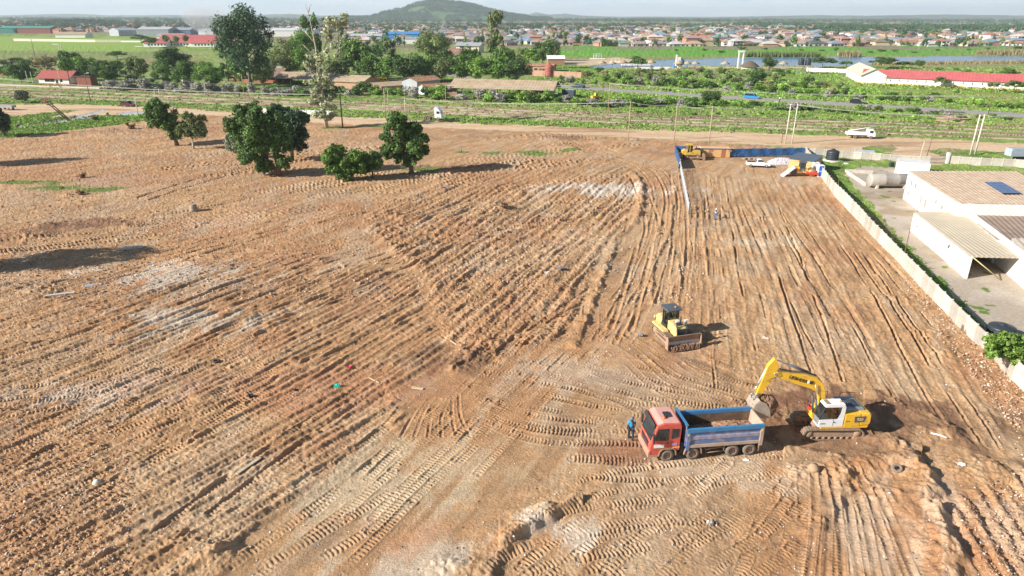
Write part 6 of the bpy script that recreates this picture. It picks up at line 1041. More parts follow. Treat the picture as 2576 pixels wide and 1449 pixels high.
def tipper():
    hd = R(187.0); fx, fy = 10.47, 38.6; ox, oy = fx+math.cos(hd-math.pi/2)*1.02, fy+math.sin(hd-math.pi/2)*1.02
    r_ = empty('tipper_truck', (ox, oy, .0), hd, 'four axle tipper truck with faded red cab and blue dump body, waiting to be loaded', 'truck')
    ax = [0, -1.8, -4.6, -5.82]; r = .47
    for i, a in enumerate(ax):
        for s_ in (1, -1):
            wheel_part(r_, a, s_*.95, r, .30, side=s_)
            if i > 1: wheel_part(r_, a, s_*.62, r, .28, side=s_)
    m = MB(); m.box(-6.6, 1.0, -.5, -.36, .62, .9); m.box(-6.6, 1.0, .36, .5, .62, .9)
    for a in ax: m.cyl((a, -.9, r), (a, .9, r), .11, 8)
    for a in (-1.0, -2.6, -3.7, -5.2, -6.4): m.box(a-.06, a+.06, -.4, .4, .66, .86)
    m.build('chassis', CHAS, r_)
    # cab
    prof = [(-.82, .85), (-.86, 2.72), (-.74, 2.97), (.45, 3.02), (.86, 2.86), (1.20, 1.66), (1.27, 1.2), (1.27, .62), (.55, .62), (.5, .95), (-.5, .95), (-.55, .85)]
    cb = MB().prism(prof, -1.08, 1.08, bev=.07).build('cab', RED, r_); ck = []
    ws = [(.885, -.92, 2.78), (.885, .92, 2.78), (1.21, .98, 1.66), (1.21, -.98, 1.66)]; ck.append(plate(ws, .02).build('windscreen', WIN, cb)); 
    v_ = plate([(1.0, -1.0, 2.92), (1.0, 1.0, 2.92), (1.10, 1.0, 2.66), (1.10, -1.0, 2.66)], .03); ck.append(v_.build('sun_visor', DGREY, cb))
    for s_ in (1, -1):
        y_ = s_*1.085; pr_ = lambda pf, a_, b_: MB().prism(pf, y_+s_*a_, y_+s_*b_); dr = pr_([(1.12, 1.64), (1.08, 1.0), (-.08, 1.0), (-.08, 2.72), (.84, 2.72)], -.01, .012).build('door', RED, cb); ck.append(dr)
        w1 = pr_([(.78, 2.62), (1.04, 1.74), (.02, 1.70), (.02, 2.62)], 0, .024).build('window', WIN, dr); hnd = pr_([(.0, 1.5), (.16, 1.5), (.16, 1.54), (.0, 1.54)], .0, .04).build('handle', DGREY, dr); kids(dr, w1, hnd)
        ck.append(pr_([(-.18, 2.58), (-.18, 1.80), (-.66, 1.95), (-.68, 2.56)], 0, .016).build('window', WIN, cb))
        ck.append(MB().tube([(1.0, y_, 2.5), (1.12, y_+s_*.2, 2.45), (1.12, y_+s_*.2, 1.7), (1.0, y_, 1.7)], .02, 5).build('mirror_arm', DGREY, cb)); ck.append(MB().box(1.06, 1.16, y_+s_*.2-.12, y_+s_*.2+.12, 1.72, 2.36).build('mirror', DGREY, cb))
        a_ = [(-.56, .50), (-.52, .80), (-.34, 1.0), (.34, 1.0), (.52, .80), (.60, .50), (.66, .50), (.58, .86), (.38, 1.07), (-.38, 1.07), (-.58, .86), (-.62, .50)]; ck.append(MB().prism(a_, s_*.80, s_*1.14).build('mudguard', CHAS, cb)); ck.append(MB().prism([(a-1.8, b-.02) for a, b in a_], s_*.80, s_*1.12).build('mudguard', CHAS, cb))
        ck.append(MB().box(1.24, 1.31, s_*.70, s_*1.02, .72, .9).build('headlight', pm('lamp_glass', (.7, .66, .55), rough=.15), cb)); ck.append(MB().box(-.80, .98, y_-.006 if s_ > 0 else y_-.012, y_+.012 if s_ > 0 else y_+.006, 1.08, 1.15).build('door_stripe', pm('yellow_stripe', (.75, .5, .08)), cb))
        ck.append(MB().box(.3, 1.0, y_-.04 if s_ > 0 else y_-.02, y_+.02 if s_ > 0 else y_+.04, 1.16, 1.42).build('door_plate', MWHITE, cb)); ck.append(MB().box(-.6, -.25, min(y_, y_+s_*.015), max(y_, y_+s_*.015), 1.28, 1.44).build('door_emblem', pm('violet_decal', (.38, .30, .60)), cb))
    ck.append(MB().prism([(.55, .45), (1.36, .45), (1.4, .75), (1.34, .95), (1.26, .98), (1.26, .64), (.55, .64)], -1.1, 1.1, bev=.04).build('bumper', pm('dusty_bumper', (.45, .24, .17), rough=.7, var=.15), cb))
    ck.append(tag(MB().prism([(-.70, 2.955), (-.66, 2.985), (.44, 3.035), (.80, 2.905), (.78, 2.86), (.40, 2.95)], -1.0, 1.0, bev=.03).build('cab_roof', pm('sun_faded_red', (.68, .36, .30), rough=.6, var=.12, scale=1.5), cb), 'sun faded pale pink cab roof')); m = MB(); [m.box(1.262, 1.285, -.72, .72, 1.0+i*.13, 1.08+i*.13) for i in range(4)]; ck.append(m.build('grille', DGREY, cb)); ck.append(MB().box(-.32, .12, -.3, .3, 2.99, 3.08).build('roof_hatch', DGREY, cb)); ck.append(MB().lathe([(.01, .16), (.1, .14), (.13, 0), (.01, 0)], (.22, .42, 3.0), 'z', 12).build('beacon', ORANGE, cb))
    m = MB(); [m.tube([(1.0-i*0, -.4+.75*i, 1.72), (1.05, -.1+.75*i, 1.9)], .012, 4) for i in range(2)]; ck.append(m.build('wiper', DGREY, cb)); kids(cb, *ck)
    # dump body, open box with ribs
    bx0, bx1, z0, z1 = -6.62, -1.22, 1.12, 2.46; BP = pm('dump_blue', (.11, .17, .34), rough=.5, var=.12, scale=1, dirt=(.40, .31, .27), dirt_amt=.35); TOPB = pm('dump_top_blue', (.05, .21, .42), rough=.45, var=.1, dirt=(.35, .25, .18), dirt_amt=.1); INN = pm('dump_inside', (.17, .12, .085), rough=.45, metal=.2, var=.35, scale=1.5, dirt=(.28, .19, .12), dirt_amt=.4); LOWB = pm('dump_muddy', (.46, .34, .25), rough=.85, var=.15, dirt=(.20, .19, .30), dirt_amt=.15)
    b_ = MB().box(bx0, bx1, -1.02, 1.02, z0, z0+.08).build('dump_body', INN, r_); bk = []
    for s_ in (1, -1):
        y_ = s_*1.06
        inn = MB().box(bx0, bx1, min(y_, y_-s_*.05), max(y_, y_-s_*.05), z0+.08, z1-.002).build('inner_liner', INN, b_); bk.append(inn)
        bk.append(MB().prism([(y_+s_*.0, z0+.36), (y_+s_*.07, z0+.5), (y_+s_*.07, z0+.72), (y_+s_*.0, z0+.86)], bx0+.22, bx1-.25, 'x').build('side_panel', pm('side_violet', (.22, .23, .36), rough=.55, var=.15, dirt=(.42, .36, .36), dirt_amt=.55), b_))
        bk.append(MB().box(bx0, bx1, min(y_, y_+s_*.035), max(y_, y_+s_*.035), z0+.05, z1-.24).build('side_wall', BP, b_)); bk.append(MB().box(bx0+.1, bx1-.1, min(y_, y_+s_*.10), max(y_, y_+s_*.10), z0-.1, z0+.12).build('lower_rail', LOWB, b_)); bk.append(MB().box(bx0+.01, bx1-.01, min(y_-s_*.06, y_+s_*.13), max(y_-s_*.06, y_+s_*.13), z1-.24, z1+.02).build('top_rail', TOPB, b_))
        for xx, lb in ((bx0, 0), (bx1-.24, 1)): bk.append(MB().box(xx+.002, xx+.22, min(y_, y_+s_*.12), max(y_, y_+s_*.12), z0-.28, z1-.245).build('corner_post', LOWB if lb == 0 else BP, b_))
        for xx in (bx0+.08, bx1-.14): bk.append(MB().box(xx, xx+.06, min(y_+s_*.12, y_+s_*.135), max(y_+s_*.12, y_+s_*.135), z1-.48, z1-.3).build('reflector', pm('reflector_yellow', (.8, .65, .1)), b_))
        m = MB(); m.tube([(-2.55, s_*1.0, 1.0), (-2.75, s_*1.0, .42), (-4.0, s_*1.0, .5)], .035, 6); m.tube([(-2.65, s_*1.0, .72), (-4.05, s_*1.0, .82)], .035, 6); m.tube([(-4.0, s_*1.0, .5), (-4.0, s_*1.0, 1.0)], .035, 6); bk.append(m.build('side_guard', CHAS, r_)); m = MB(); m.lathe([(.01, 0), (.17, 0), (.17, .5), (.01, .5)], (-3.4, s_*.72, .85), 'x', 12); m.lathe([(.01, 0), (.17, 0), (.17, .5), (.01, .5)], (-3.9+.0, s_*.72, .85), 'x', 12); m.build('air_tank', CHAS, r_)
        MB().box(-6.5, -6.44, s_*.85-.22, s_*.85+.22, .3, 1.0).build('mud_flap', CHAS, r_)
    bk.append(MB().prism([(bx0-.02, z0), (bx0-.1, z1-.08), (bx0-.02, z1-.08), (bx0+.05, z0)], -1.06, 1.06).build('tailgate', LOWB, b_))
    bk.append(MB().box(bx1, bx1+.06, -1.08, 1.08, z0, z1+.28).build('headboard', BP, b_)); bk.append(MB().box(bx1-.05, bx1+.14, -1.12, 1.12, z1+.28, z1+.36).build('headboard_rail', TOPB, b_)); bk.append(MB().lathe([(.01, 0), (.16, 0), (.16, .9), (.12, .9), (.12, 1.3), (.01, 1.3)], (bx1+.25, 0, z0-.1), 'z', 12).build('tipping_ram', STEEL, b_))
    n = 26; V = []; F = []
    for j in range(n):
        for i in range(n):
            u, v = i/(n-1), j/(n-1); x_ = bx0+.06+u*(bx1-bx0-.12); y_ = -1.0+2.0*v; hgt_ = .10+.42*math.exp(-((u-.33)/.27)**2)*(1-.5*abs(v*2-1.0)**2); V.append((x_, y_, z0+.06+hgt_+.16*rnd.random()))
    for j in range(n-1):
        for i in range(n-1): a = j*n+i; F.append((a, a+1, a+n+1, a+n))
    bk.append(MB().add(V, F).build('soil_load', pm('loose_red_soil', (.34, .20, .12), rough=1, var=.35, scale=8), b_)); kids(b_, *bk); MB().lathe([(.01, 0), (.22, 0), (.22, .8), (.01, .8)], (-1.05, .75, .55), 'z', 14).build('exhaust_box', DGREY, r_)
tipper()
def track_belt(parent, x0, x1, y0, y1, r, z=None, name='track', lift=(0, 0), top=.0):
    """closed track loop with grouser plates, rollers and frame"""
    z = r if z is None else z; path = []; n = 9
    for k in range(n+1): a = -math.pi/2+math.pi*k/n; path.append((x1-r+math.cos(a)*r, z+math.sin(a)*r*1.0+lift[1]*(1)))
    for k in range(n+1): a = math.pi/2+math.pi*k/n; path.append((x0+r+math.cos(a)*r, z+math.sin(a)*r+lift[0]))
    t = MB(); q_ = [(a-(a-(x0+x1)/2)*.0, b) for a, b in path]; m = len(q_); P = []
    for a, b in q_: P += [(a, y0, b), (a, y1, b)]
    cx = (x0+x1)/2; inn = [(x0+r+(a-x0-r)*.84 if a < x0+r else x1-r+(a-x1+r)*.84 if a > x1-r else a, z+(b-z)*.84) for a, b in q_]
    for a, b in inn: P += [(a, y0, b), (a, y1, b)]
    F = []
    for i in range(m):
        j = (i+1) % m; F += [(2*i, 2*j, 2*j+1, 2*i+1), (2*m+2*i, 2*m+2*i+1, 2*m+2*j+1, 2*m+2*j), (2*i, 2*m+2*i, 2*m+2*j, 2*j), (2*i+1, 2*j+1, 2*m+2*j+1, 2*m+2*i+1)]
    t.add(P, F); b_ = t.build(name, TRK, parent); g_ = MB(); Ls = [math.dist(q_[i], q_[(i+1) % m]) for i in range(m)]; tot = sum(Ls); k = int(tot/.17)
    for s_ in range(k):
        d = s_*tot/k; i = 0
        while d > Ls[i]: d -= Ls[i]; i += 1
        a, b = q_[i], q_[(i+1) % m]; u = d/Ls[i]; px_, pz = a[0]+(b[0]-a[0])*u, a[1]+(b[1]-a[1])*u; an = math.atan2(b[1]-a[1], b[0]-a[0]); M = Matrix.Translation((px_, 0, pz)) @ Matrix.Rotation(-an, 4, 'Y'); g_.box(-.05, .05, y0-.01, y1+.01, -.05, .01, M)
    gg = g_.build('grouser_plates', TRK, b_); ys_ = (y0+y1)/2; rl = MB()
    for xx in (x0+r, x1-r): rl.lathe([(.01, y0+.06-ys_), (r*.7, y0+.06-ys_), (r*.76, 0), (r*.7, y1-.06-ys_), (.01, y1-.06-ys_)], (xx, ys_, z), 'y', 16)
    nn = max(4, int((x1-x0-2*r)/.42))
    for i in range(nn): xx = x0+r+(x1-x0-2*r)*(i+.5)/nn; rl.lathe([(.01, -.2), (.12, -.2), (.12, .2), (.01, .2)], (xx, ys_, z-r*.66), 'y', 8)
    fr = MB().box(x0+r*1.4, x1-r*1.4, y0+.07, y1-.07, z-r*.42, z+r*.34).build('track_frame', CHAS, b_); kids(b_, gg, rl.build('rollers', CHAS, b_), fr); return b_
def excavator():
    cx, cy = 22.75, 42.25; r_ = empty('excavator', (cx, cy, .05), R(183), 'yellow and white tracked excavator holding a full bucket beside the tipper', 'excavator')
    uc = empty('undercarriage', (0, 0, 0), R(-3)); uc.parent = r_
    track_belt(uc, -2.15, 2.1, .78, 1.26, .42); track_belt(uc, -2.15, 2.1, -1.26, -.78, .42); MB().prism([(-.9, .3), (.9, .3), (.6, .75), (-.6, .75)], -.8, .8).build('cross_frame', CHAS, uc); MB().lathe([(.01, .72), (.62, .72), (.62, .92), (.01, .92)], (0, 0, 0), 'z', 24).build('slew_ring', DGREY, uc)
    kids(uc, *[o for o in COL.objects if o.parent == uc])
    zb = .92
    MB().prism([(-2.35, zb), (1.05, zb), (1.05, zb+.13), (-2.4, zb+.13)], -1.12, 1.14, bev=.03).build('deck', YEL, r_)
    # engine housing and counterweight (rear)
    cw = [(-2.45, zb+.14), (-2.56, zb+.35), (-2.52, zb+1.05), (-2.38, zb+1.16), (-1.75, zb+1.16), (-1.75, zb+.14)]; MB().prism(cw, -1.1, 1.12, bev=.1).build('counterweight', YEL, r_)
    h_ = MB().prism([(-1.748, zb+.132), (-1.748, zb+1.12), (-.62, zb+1.12), (-.62, zb+.132)], -1.1, 1.12, bev=.04).build('engine_housing', YEL, r_)
    gh = MB().prism([(-2.2, zb+1.17), (-2.1, zb+1.30), (-.72, zb+1.34), (-.6, zb+1.13)], -.95, .72, bev=.03).build('engine_hood', pm('hood_grey', (.22, .27, .32), rough=.4, var=.1), h_); m = MB(); [m.box(-1.95+i*.17, -1.86+i*.17, -.55, .45, zb+1.30, zb+1.345) for i in range(7)]; lou = m.build('hood_grille', DGREY, h_); kids(h_, gh, lou)
    for s_ in (1.13,): pn = MB().prism([(-2.02, zb+.48), (-2.14, zb+.92), (-1.30, zb+.92), (-1.34, zb+.44)], s_, s_+.012).build('vent_panel', MGREY, r_); text('lettering', '920', .30, (-1.72, s_+.02, zb+.68), (R(90), 0, R(180)), pm('letter_pale', (.6, .5, .25)), r_)
    for xx in (-.98, -.82): MB().box(xx, xx+.07, 1.12, 1.135, zb+.5, zb+.58).build('vent', DGREY, r_)
    m = MB(); m.tube([(-2.3, -1.0, zb+1.15), (-2.3, -1.0, zb+1.6), (-1.2, -1.0, zb+1.65), (-1.2, -1.0, zb+1.15)], .025, 5); m.tube([(-.3, -1.1, zb+.2), (-.3, -1.1, zb+1.7), (.8, -1.1, zb+1.7), (.8, -1.1, zb+.2)], .025, 5); m.build('handrail', DGREY, r_)
    MB().prism([(-.5, zb+.132), (-.5, zb+.85), (.7, zb+.8), (1.0, zb+.5), (1.0, zb+.132)], -1.08, -.38, bev=.04).build('tool_box', YEL, r_); MB().tube([(.9, -.75, zb+.5), (1.05, -.75, zb+.6), (1.12, -.75, zb+.95)], [.2, .2, .1], 8).build('red_cover', pm('red_cloth', (.45, .05, .05), rough=.9), r_)
    MB().prism([(-.55, zb+.132), (-.55, zb+.9), (.2, zb+.9), (.6, zb+.132)], -.36, .22).build('boom_bracket', MGREY, r_)
    # cab on the left side (towards the viewer)
    cp = [(-.55, zb+.14), (-.55, zb+1.78), (-.45, zb+1.92), (.78, zb+1.92), (.95, zb+1.82), (1.22, zb+.95), (1.22, zb+.14)]; cab = MB(); yl, yr = .30, 1.12
    cab.prism([(-.55, zb+.14), (-.55, zb+.72), (1.22, zb+.72), (1.22, zb+.14)], yl, yr, bev=.02); cab.prism([(-.55, zb+1.70), (-.45, zb+1.92), (.80, zb+1.92), (.97, zb+1.78), (.95, zb+1.70)], yl, yr, bev=.03)
    cab.box(-.55, -.36, yl+.01, yr-.01, zb+.72, zb+1.72); cab.prism([(-.36, zb+.72), (-.36, zb+1.70), (-.26, zb+1.70), (-.05, zb+.72)], yl+.01, yl+.05); cab.prism([(-.36, zb+.72), (-.36, zb+1.70), (-.28, zb+1.70), (-.24, zb+1.2), (-.1, zb+.8), (-.05, zb+.72)], yr-.05, yr-.01)
    cb = cab.build('cab', MWHITE, r_); fr = MB()
    for y_ in (yl+.03, yr-.03): fr.tube([(1.2, y_, zb+.72), (.94, y_, zb+1.74)], .035, 5); fr.tube([(.22, y_, zb+.72), (.22, y_, zb+1.72)], .022, 5)
    gl = MB(); 
    fr_ = fr.build('cab_pillars', DGREY, cb); tg = pm('cab_glass', (.05, .07, .07), rough=.06)
    g1 = plate([(1.205, yl+.05, zb+.74), (1.205, yr-.05, zb+.74), (.955, yr-.05, zb+1.72), (.955, yl+.05, zb+1.72)], .012).build('windscreen', None, cb)
    GLT = bpy.data.materials.new('clear_cab_glass'); GLT.use_nodes = True; t_ = GLT.node_tree; gb = t_.nodes.new('ShaderNodeBsdfGlossy'); gb.inputs['Roughness'].default_value = .05; tb = t_.nodes.new('ShaderNodeBsdfTransparent'); tb.inputs[0].default_value = (.55, .62, .6, 1); mxs = t_.nodes.new('ShaderNodeMixShader'); mxs.inputs[0].default_value = .12; t_.links.new(tb.outputs[0], mxs.inputs[1]); t_.links.new(gb.outputs[0], mxs.inputs[2]); t_.links.new(mxs.outputs[0], t_.nodes['Material Output'].inputs[0]); g1.data.materials.append(GLT)
    g2 = MB().box(-.3, .21, yr-.025, yr-.012, zb+.74, zb+1.70).build('window', GLT, cb); g3 = MB().prism([(.24, zb+.74), (.24, zb+1.70), (.93, zb+1.70), (1.18, zb+.74)], yr-.025, yr-.012).build('window', GLT, cb); g4 = MB().prism([(-.3, zb+.74), (-.3, zb+1.70), (.93, zb+1.70), (1.18, zb+.74)], yl+.012, yl+.025).build('window', GLT, cb)
    m = MB(); 
    for i in range(9): y_ = yl+.03+i*(yr-yl-.06)/8; m.tube([(1.27, y_, zb+.3), (1.25, y_, zb+.74), (.99, y_, zb+1.74)], .011, 4)
    for i in range(12): t = i/11; m.tube([(1.27-.0*t if t < .3 else 1.25-(t-.3)/.7*.26, yl+.03, zb+.3+t*1.44), (1.27 if t < .3 else 1.25-(t-.3)/.7*.26, yr-.03, zb+.3+t*1.44)], .011, 4)
    gd = m.build('front_guard', DGREY, cb); dl = MB().box(.2, .215, yr, yr+.012, zb+.2, zb+.7).build('door_seam', MGREY, cb); dh = MB().box(.08, .18, yr, yr+.04, zb+.48, zb+.53).build('handle', DGREY, cb); lg = text('lettering', 'LIEBHERR', .09, (.93, yr+.012, zb+.4), (R(90), 0, R(180)), DGREY, cb); rf = MB().box(.55, .85, yl+.1, yr-.1, zb+1.915, zb+1.945).build('roof_window', pm('amber_pane', (.35, .24, .12), rough=.3), cb); bc = MB().lathe([(.01, .14), (.06, .12), (.07, 0), (.01, 0)], (-.3, .75, zb+1.92), 'z', 10).build('beacon', ORANGE, cb)
    st = MB(); st.box(-.25, .2, yl+.18, yr-.2, zb+.7, zb+.82); st.box(-.3, -.18, yl+.2, yr-.22, zb+.8, zb+1.4); sk = st.build('driver_seat', DGREY, cb); kids(cb, fr_, g1, g2, g3, g4, gd, dl, dh, lg, rf, bc, sk)
    # boom, arm, cylinders, bucket  (y = -0.08 plane)
    yb, yc = -.26, .12; ym = (yb+yc)/2
    bm = [(.32, 1.45), (.66, 1.45), (.95, 2.9), (1.22, 3.30), (1.62, 3.56), (3.0, 4.05), (4.32, 4.62), (4.45, 4.80), (4.30, 4.98), (3.1, 4.78), (2.1, 4.66), (1.35, 4.40), (.85, 3.98), (.58, 3.3)]
    bo = MB().prism(bm, yb, yc, bev=.03).build('boom', YEL, r_); bk = []
    sk_ = [(4.30, 5.05), (4.22, 5.35), (4.42, 5.92), (4.62, 5.98), (4.98, 5.50), (5.24, 4.5), (5.58, 3.12), (5.46, 2.94), (5.28, 3.00), (4.52, 4.42), (4.28, 4.66)]
    ar = MB().prism(sk_, yb+.04, yc-.04, bev=.03).build('arm', YEL, r_)
    def ram(n_, a, b, split=.55, r1=.085, y_=None):
        y_ = ym if y_ is None else y_; A = Vector((a[0], y_, a[1])); B = Vector((b[0], y_, b[1])); c = A.lerp(B, split); o = MB().cyl(A, c, r1, 10).build(n_, MGREY if n_ != 'bucket_cylinder' else pm('light_grey_ram', (.42, .44, .47), rough=.4), r_); q_ = MB().cyl(c, B, r1*.55, 8).build('piston_rod', CHROME, o); kids(o, q_)
    ram('arm_cylinder', (2.0, 4.80), (4.45, 5.86), .62, .10); ram('bucket_cylinder', (5.0, 5.2), (5.80, 3.05), .55, .085)
    for y_ in (yb-.10, yc+.10): ram('boom_cylinder', (.95, 1.35), (1.45, 3.95), .55, .075, y_)
    m = MB(); 
    for k in range(3): m.tube([(.75, ym-.12+.12*k, 2.9), (.82, ym-.12+.12*k, 3.9), (1.35, ym-.12+.12*k, 4.52), (2.2, ym-.12+.12*k, 4.80), (3.2, ym-.12+.12*k, 4.9), (4.1, ym-.12+.12*k, 5.12), (4.25, ym-.12+.12*k, 5.3)], .022, 5)
    m.tube([(4.3, yc+.03, 5.2), (4.1, yc+.06, 4.75), (4.6, yc+.03, 4.5), (5.0, yc+.03, 4.3)], .02, 5); m.build('hydraulic_hoses', DGREY, r_)
    text('lettering', 'LIEBHERR', .34, (2.72, yc+.012, 4.36), (R(90), R(19), R(180)), pm('letter_black', (.02, .02, .022)), r_, ext=.004); MB().box(1.62, 1.85, yc, yc+.05, 3.98, 4.2).build('work_lamp', DGREY, r_); MB().box(1.88, 2.02, yc, yc+.03, 4.02, 4.24).build('lamp_plate', MWHITE, r_)
    m = MB(); m.cyl((5.5, yb-.05, 3.05), (5.5, yc+.05, 3.05), .09, 10); m.cyl((4.4, yb-.03, 4.82), (4.4, yc+.03, 4.82), .11, 10); m.tube([(5.35, yc, 3.3), (5.80, yc, 3.05), (5.66, yc, 2.72)], .05, 6); m.tube([(5.35, yb, 3.3), (5.80, yb, 3.05), (5.66, yb, 2.72)], .05, 6); m.build('bucket_linkage', STEEL, r_)
    bp = [(5.42, 3.0), (5.74, 2.72), (5.86, 2.3), (5.72, 1.88), (5.40, 1.58), (4.95, 1.50), (4.45, 1.62), (4.45, 1.70), (4.95, 1.58), (5.36, 1.66), (5.64, 1.92), (5.77, 2.3), (5.66, 2.68), (5.36, 2.92)]; b0, b1 = -.66, .56
    BK = pm('bucket_steel', (.42, .35, .28), rough=.6, metal=.2, var=.15, dirt=(.26, .16, .10), dirt_amt=.25); bu = MB().prism(bp, b0, b1); side = [(5.40, 2.96), (5.70, 2.70), (5.82, 2.3), (5.68, 1.90), (5.38, 1.62), (4.95, 1.54), (4.5, 1.66), (4.62, 2.2), (4.95, 2.75)]; bu.prism(side, b0-.03, b0+.02); bu.prism(side, b1-.02, b1+.03); bko = bu.build('bucket', BK, r_)
    m = MB(); [m.prism([(4.52, 1.60), (4.20, 1.72), (4.52, 1.72)], b0+.1+i*.25, b0+.2+i*.25) for i in range(5)]; te = m.build('bucket_teeth', STEEL, bko); kids(bko, te)
    g = random.Random(3); C_ = Vector((4.72, -.05, 2.22)); V = []; n1_, n2 = 26, 18
    for j in range(n2+1):
        for i in range(n1_): th = math.pi*j/n2; ph = 2*math.pi*i/n1_; d = Vector((math.sin(th)*math.cos(ph)*.82, math.sin(th)*math.sin(ph)*.60, math.cos(th)*.80)); q_ = float(fbm(np.array([ph*2.2+th]), np.array([th*3.0]), 5, 3)[0]); V.append(C_+d*(.78+.5*q_))
    F = [(j*n1_+i, j*n1_+(i+1) % n1_, (j+1)*n1_+(i+1) % n1_, (j+1)*n1_+i) for j in range(n2) for i in range(n1_)]; so_ = MB().add(V, F).build('soil_in_bucket', MUDM, bko); return r_
excavator()
def dozer(label, loc, hd, mt, k=1.0, cabm=None, ripper=True, name='bulldozer', oldcab=False):
    r_ = empty(name, (*loc, ground_h(*loc)*.3), hd, label, 'bulldozer'); r_.scale = (k, k, k); cabm = cabm or MGREY
    track_belt(r_, -1.45, 1.35, .72, 1.24, .44); track_belt(r_, -1.45, 1.35, -1.24, -.72, .44)
    for s_ in (1, -1): MB().prism([(-1.5, .95), (-1.45, 1.12), (.4, 1.05), (.5, .92)], s_*.70, s_*1.18).build('fender', mt, r_)
    h_ = MB().prism([(-.1, .55), (-.1, 1.72), (1.3, 1.62), (1.42, 1.45), (1.45, .55)], -.48, .48, bev=.05).build('engine_hood', mt, r_); g_ = MB(); [g_.box(1.44, 1.47, -.4+i*.1, -.35+i*.1, .62, 1.45) for i in range(9)]; gr = MB().box(1.42, 1.455, -.42, .42, .6, 1.48).build('radiator', DGREY, h_); gg = g_.build('grille', MGREY, h_); top_ = MB().box(.35, 1.1, -.2, .2, 1.62, 1.75).build('hood_cover', DGREY, h_); ex = MB().cyl((.7, .25, 1.6), (.7, .25, 2.25), .06, 8).build('exhaust', DGREY, h_); kids(h_, gr, gg, top_, ex)
    MB().prism([(-1.9, .7), (-1.95, 1.45), (-1.55, 1.75), (-.95, 1.7), (-.95, .7)], -.62, .62, bev=.06).build('fuel_tank', mt, r_); MB().box(-.95, -.1, -.62, .62, .7, 1.25).build('mid_body', mt if oldcab else DGREY, r_)
    c_ = MB(); cm = mt if oldcab else DGREY
    for xx, yy in ((-.95, .5), (-.95, -.5), (-.05, .42), (-.05, -.42), (-.55, .55), (-.55, -.55)): c_.box(xx-.04, xx+.04, yy-.04, yy+.04, 1.2, 2.55)
    c_.box(-.98, -.02, .42, .5, 1.22, 1.55) if oldcab else None; cb = c_.build('cab_frame', cm, r_); roof = MB().prism([(-1.2, 2.50), (-1.25, 2.66), (-.1, 2.70), (.12, 2.58), (.08, 2.50)], -.68, .68, bev=.04).build('cab_roof', cabm, r_)
    g1 = MB().box(-.06, -.04, -.4, .4, 1.55, 2.5).build('windscreen', WIN if oldcab else bpy.data.materials['clear_cab_glass'], cb); g2 = MB().box(-.93, -.08, .50, .515, 1.5, 2.48).build('window', WIN if oldcab else bpy.data.materials['clear_cab_glass'], cb); g3 = MB().box(-.93, -.08, -.515, -.50, 1.5, 2.48).build('window', WIN if oldcab else bpy.data.materials['clear_cab_glass'], cb); st = MB().box(-.85, -.4, -.25, .25, 1.2, 1.45); st.box(-.88, -.78, -.25, .25, 1.4, 2.0); kids(cb, g1, g2, g3, st.build('driver_seat', DGREY, cb))
    MB().lathe([(.01, .14), (.07, .12), (.08, 0), (.01, 0)], (-.25, .2, 2.69), 'z', 10).build('beacon', ORANGE, r_)
    for s_ in (1, -1):
        q_ = MB().cyl((1.25, s_*.42, 2.05), (1.62, s_*.42, .75), .055, 8).build('lift_cylinder', DGREY, r_); p_ = MB().cyl((1.25, s_*.42, 2.1), (1.25, s_*.42, 1.0), .05, 6).build('lamp_bracket', DGREY, q_); lp = MB().box(1.16, 1.36, s_*.42-.15, s_*.42+.15, 2.08, 2.2).build('work_lamp', MWHITE, q_); kids(q_, p_, lp); MB().prism([(-.3, .36), (-.3, .56), (1.75, .52), (1.75, .3)], s_*1.30, s_*1.42).build('push_arm', CHAS, r_)
    pf = [(1.72, .06), (1.92, .03), (1.80, .28), (1.78, .65), (1.88, 1.0), (1.98, 1.14), (1.90, 1.18), (1.76, 1.05), (1.68, .65), (1.70, .28)]; b_ = MB().prism(pf, -1.5, 1.5).build('blade', pm('blade_steel', (.30, .22, .16), rough=.4, metal=.3, var=.2, dirt=(.42, .30, .20), dirt_amt=.3), r_); e1 = MB().prism([(1.66, .04), (2.15, .02), (2.1, .9), (1.98, 1.16), (1.7, 1.1)], 1.5, 1.54).build('blade_end', CHAS, b_); e2 = MB().prism([(1.66, .04), (2.15, .02), (2.1, .9), (1.98, 1.16), (1.7, 1.1)], -1.54, -1.5).build('blade_end', CHAS, b_); ce = MB().prism([(1.88, .0), (1.97, .0), (1.85, .30), (1.80, .60), (1.77, .60)], -1.48, 1.48).build('cutting_edge', pm('polished_edge', (.42, .48, .56), rough=.3, metal=.5, var=.1), b_); kids(b_, e1, e2, ce)
    if ripper: m = MB(); m.box(-2.5, -1.9, -.1, .1, .9, 1.1); m.box(-2.6, -2.4, -.45, .45, .9, 1.1); m.tube([(-2.5, 0, 1.0), (-2.6, 0, .5), (-2.5, 0, .05)], .06, 6); m.build('ripper', mt, r_)
    return r_
dozer('yellow bulldozer with dark cab roof pushing soil toward the viewer', (15.0, 57.7), R(-74), CATY, 1.1)
x_, y_ = at(1740, 399); dozer('older all yellow bulldozer parked beside the timber shed', (x_, y_), R(-4), OLDY, 1.15, OLDY, name='bulldozer', oldcab=True)
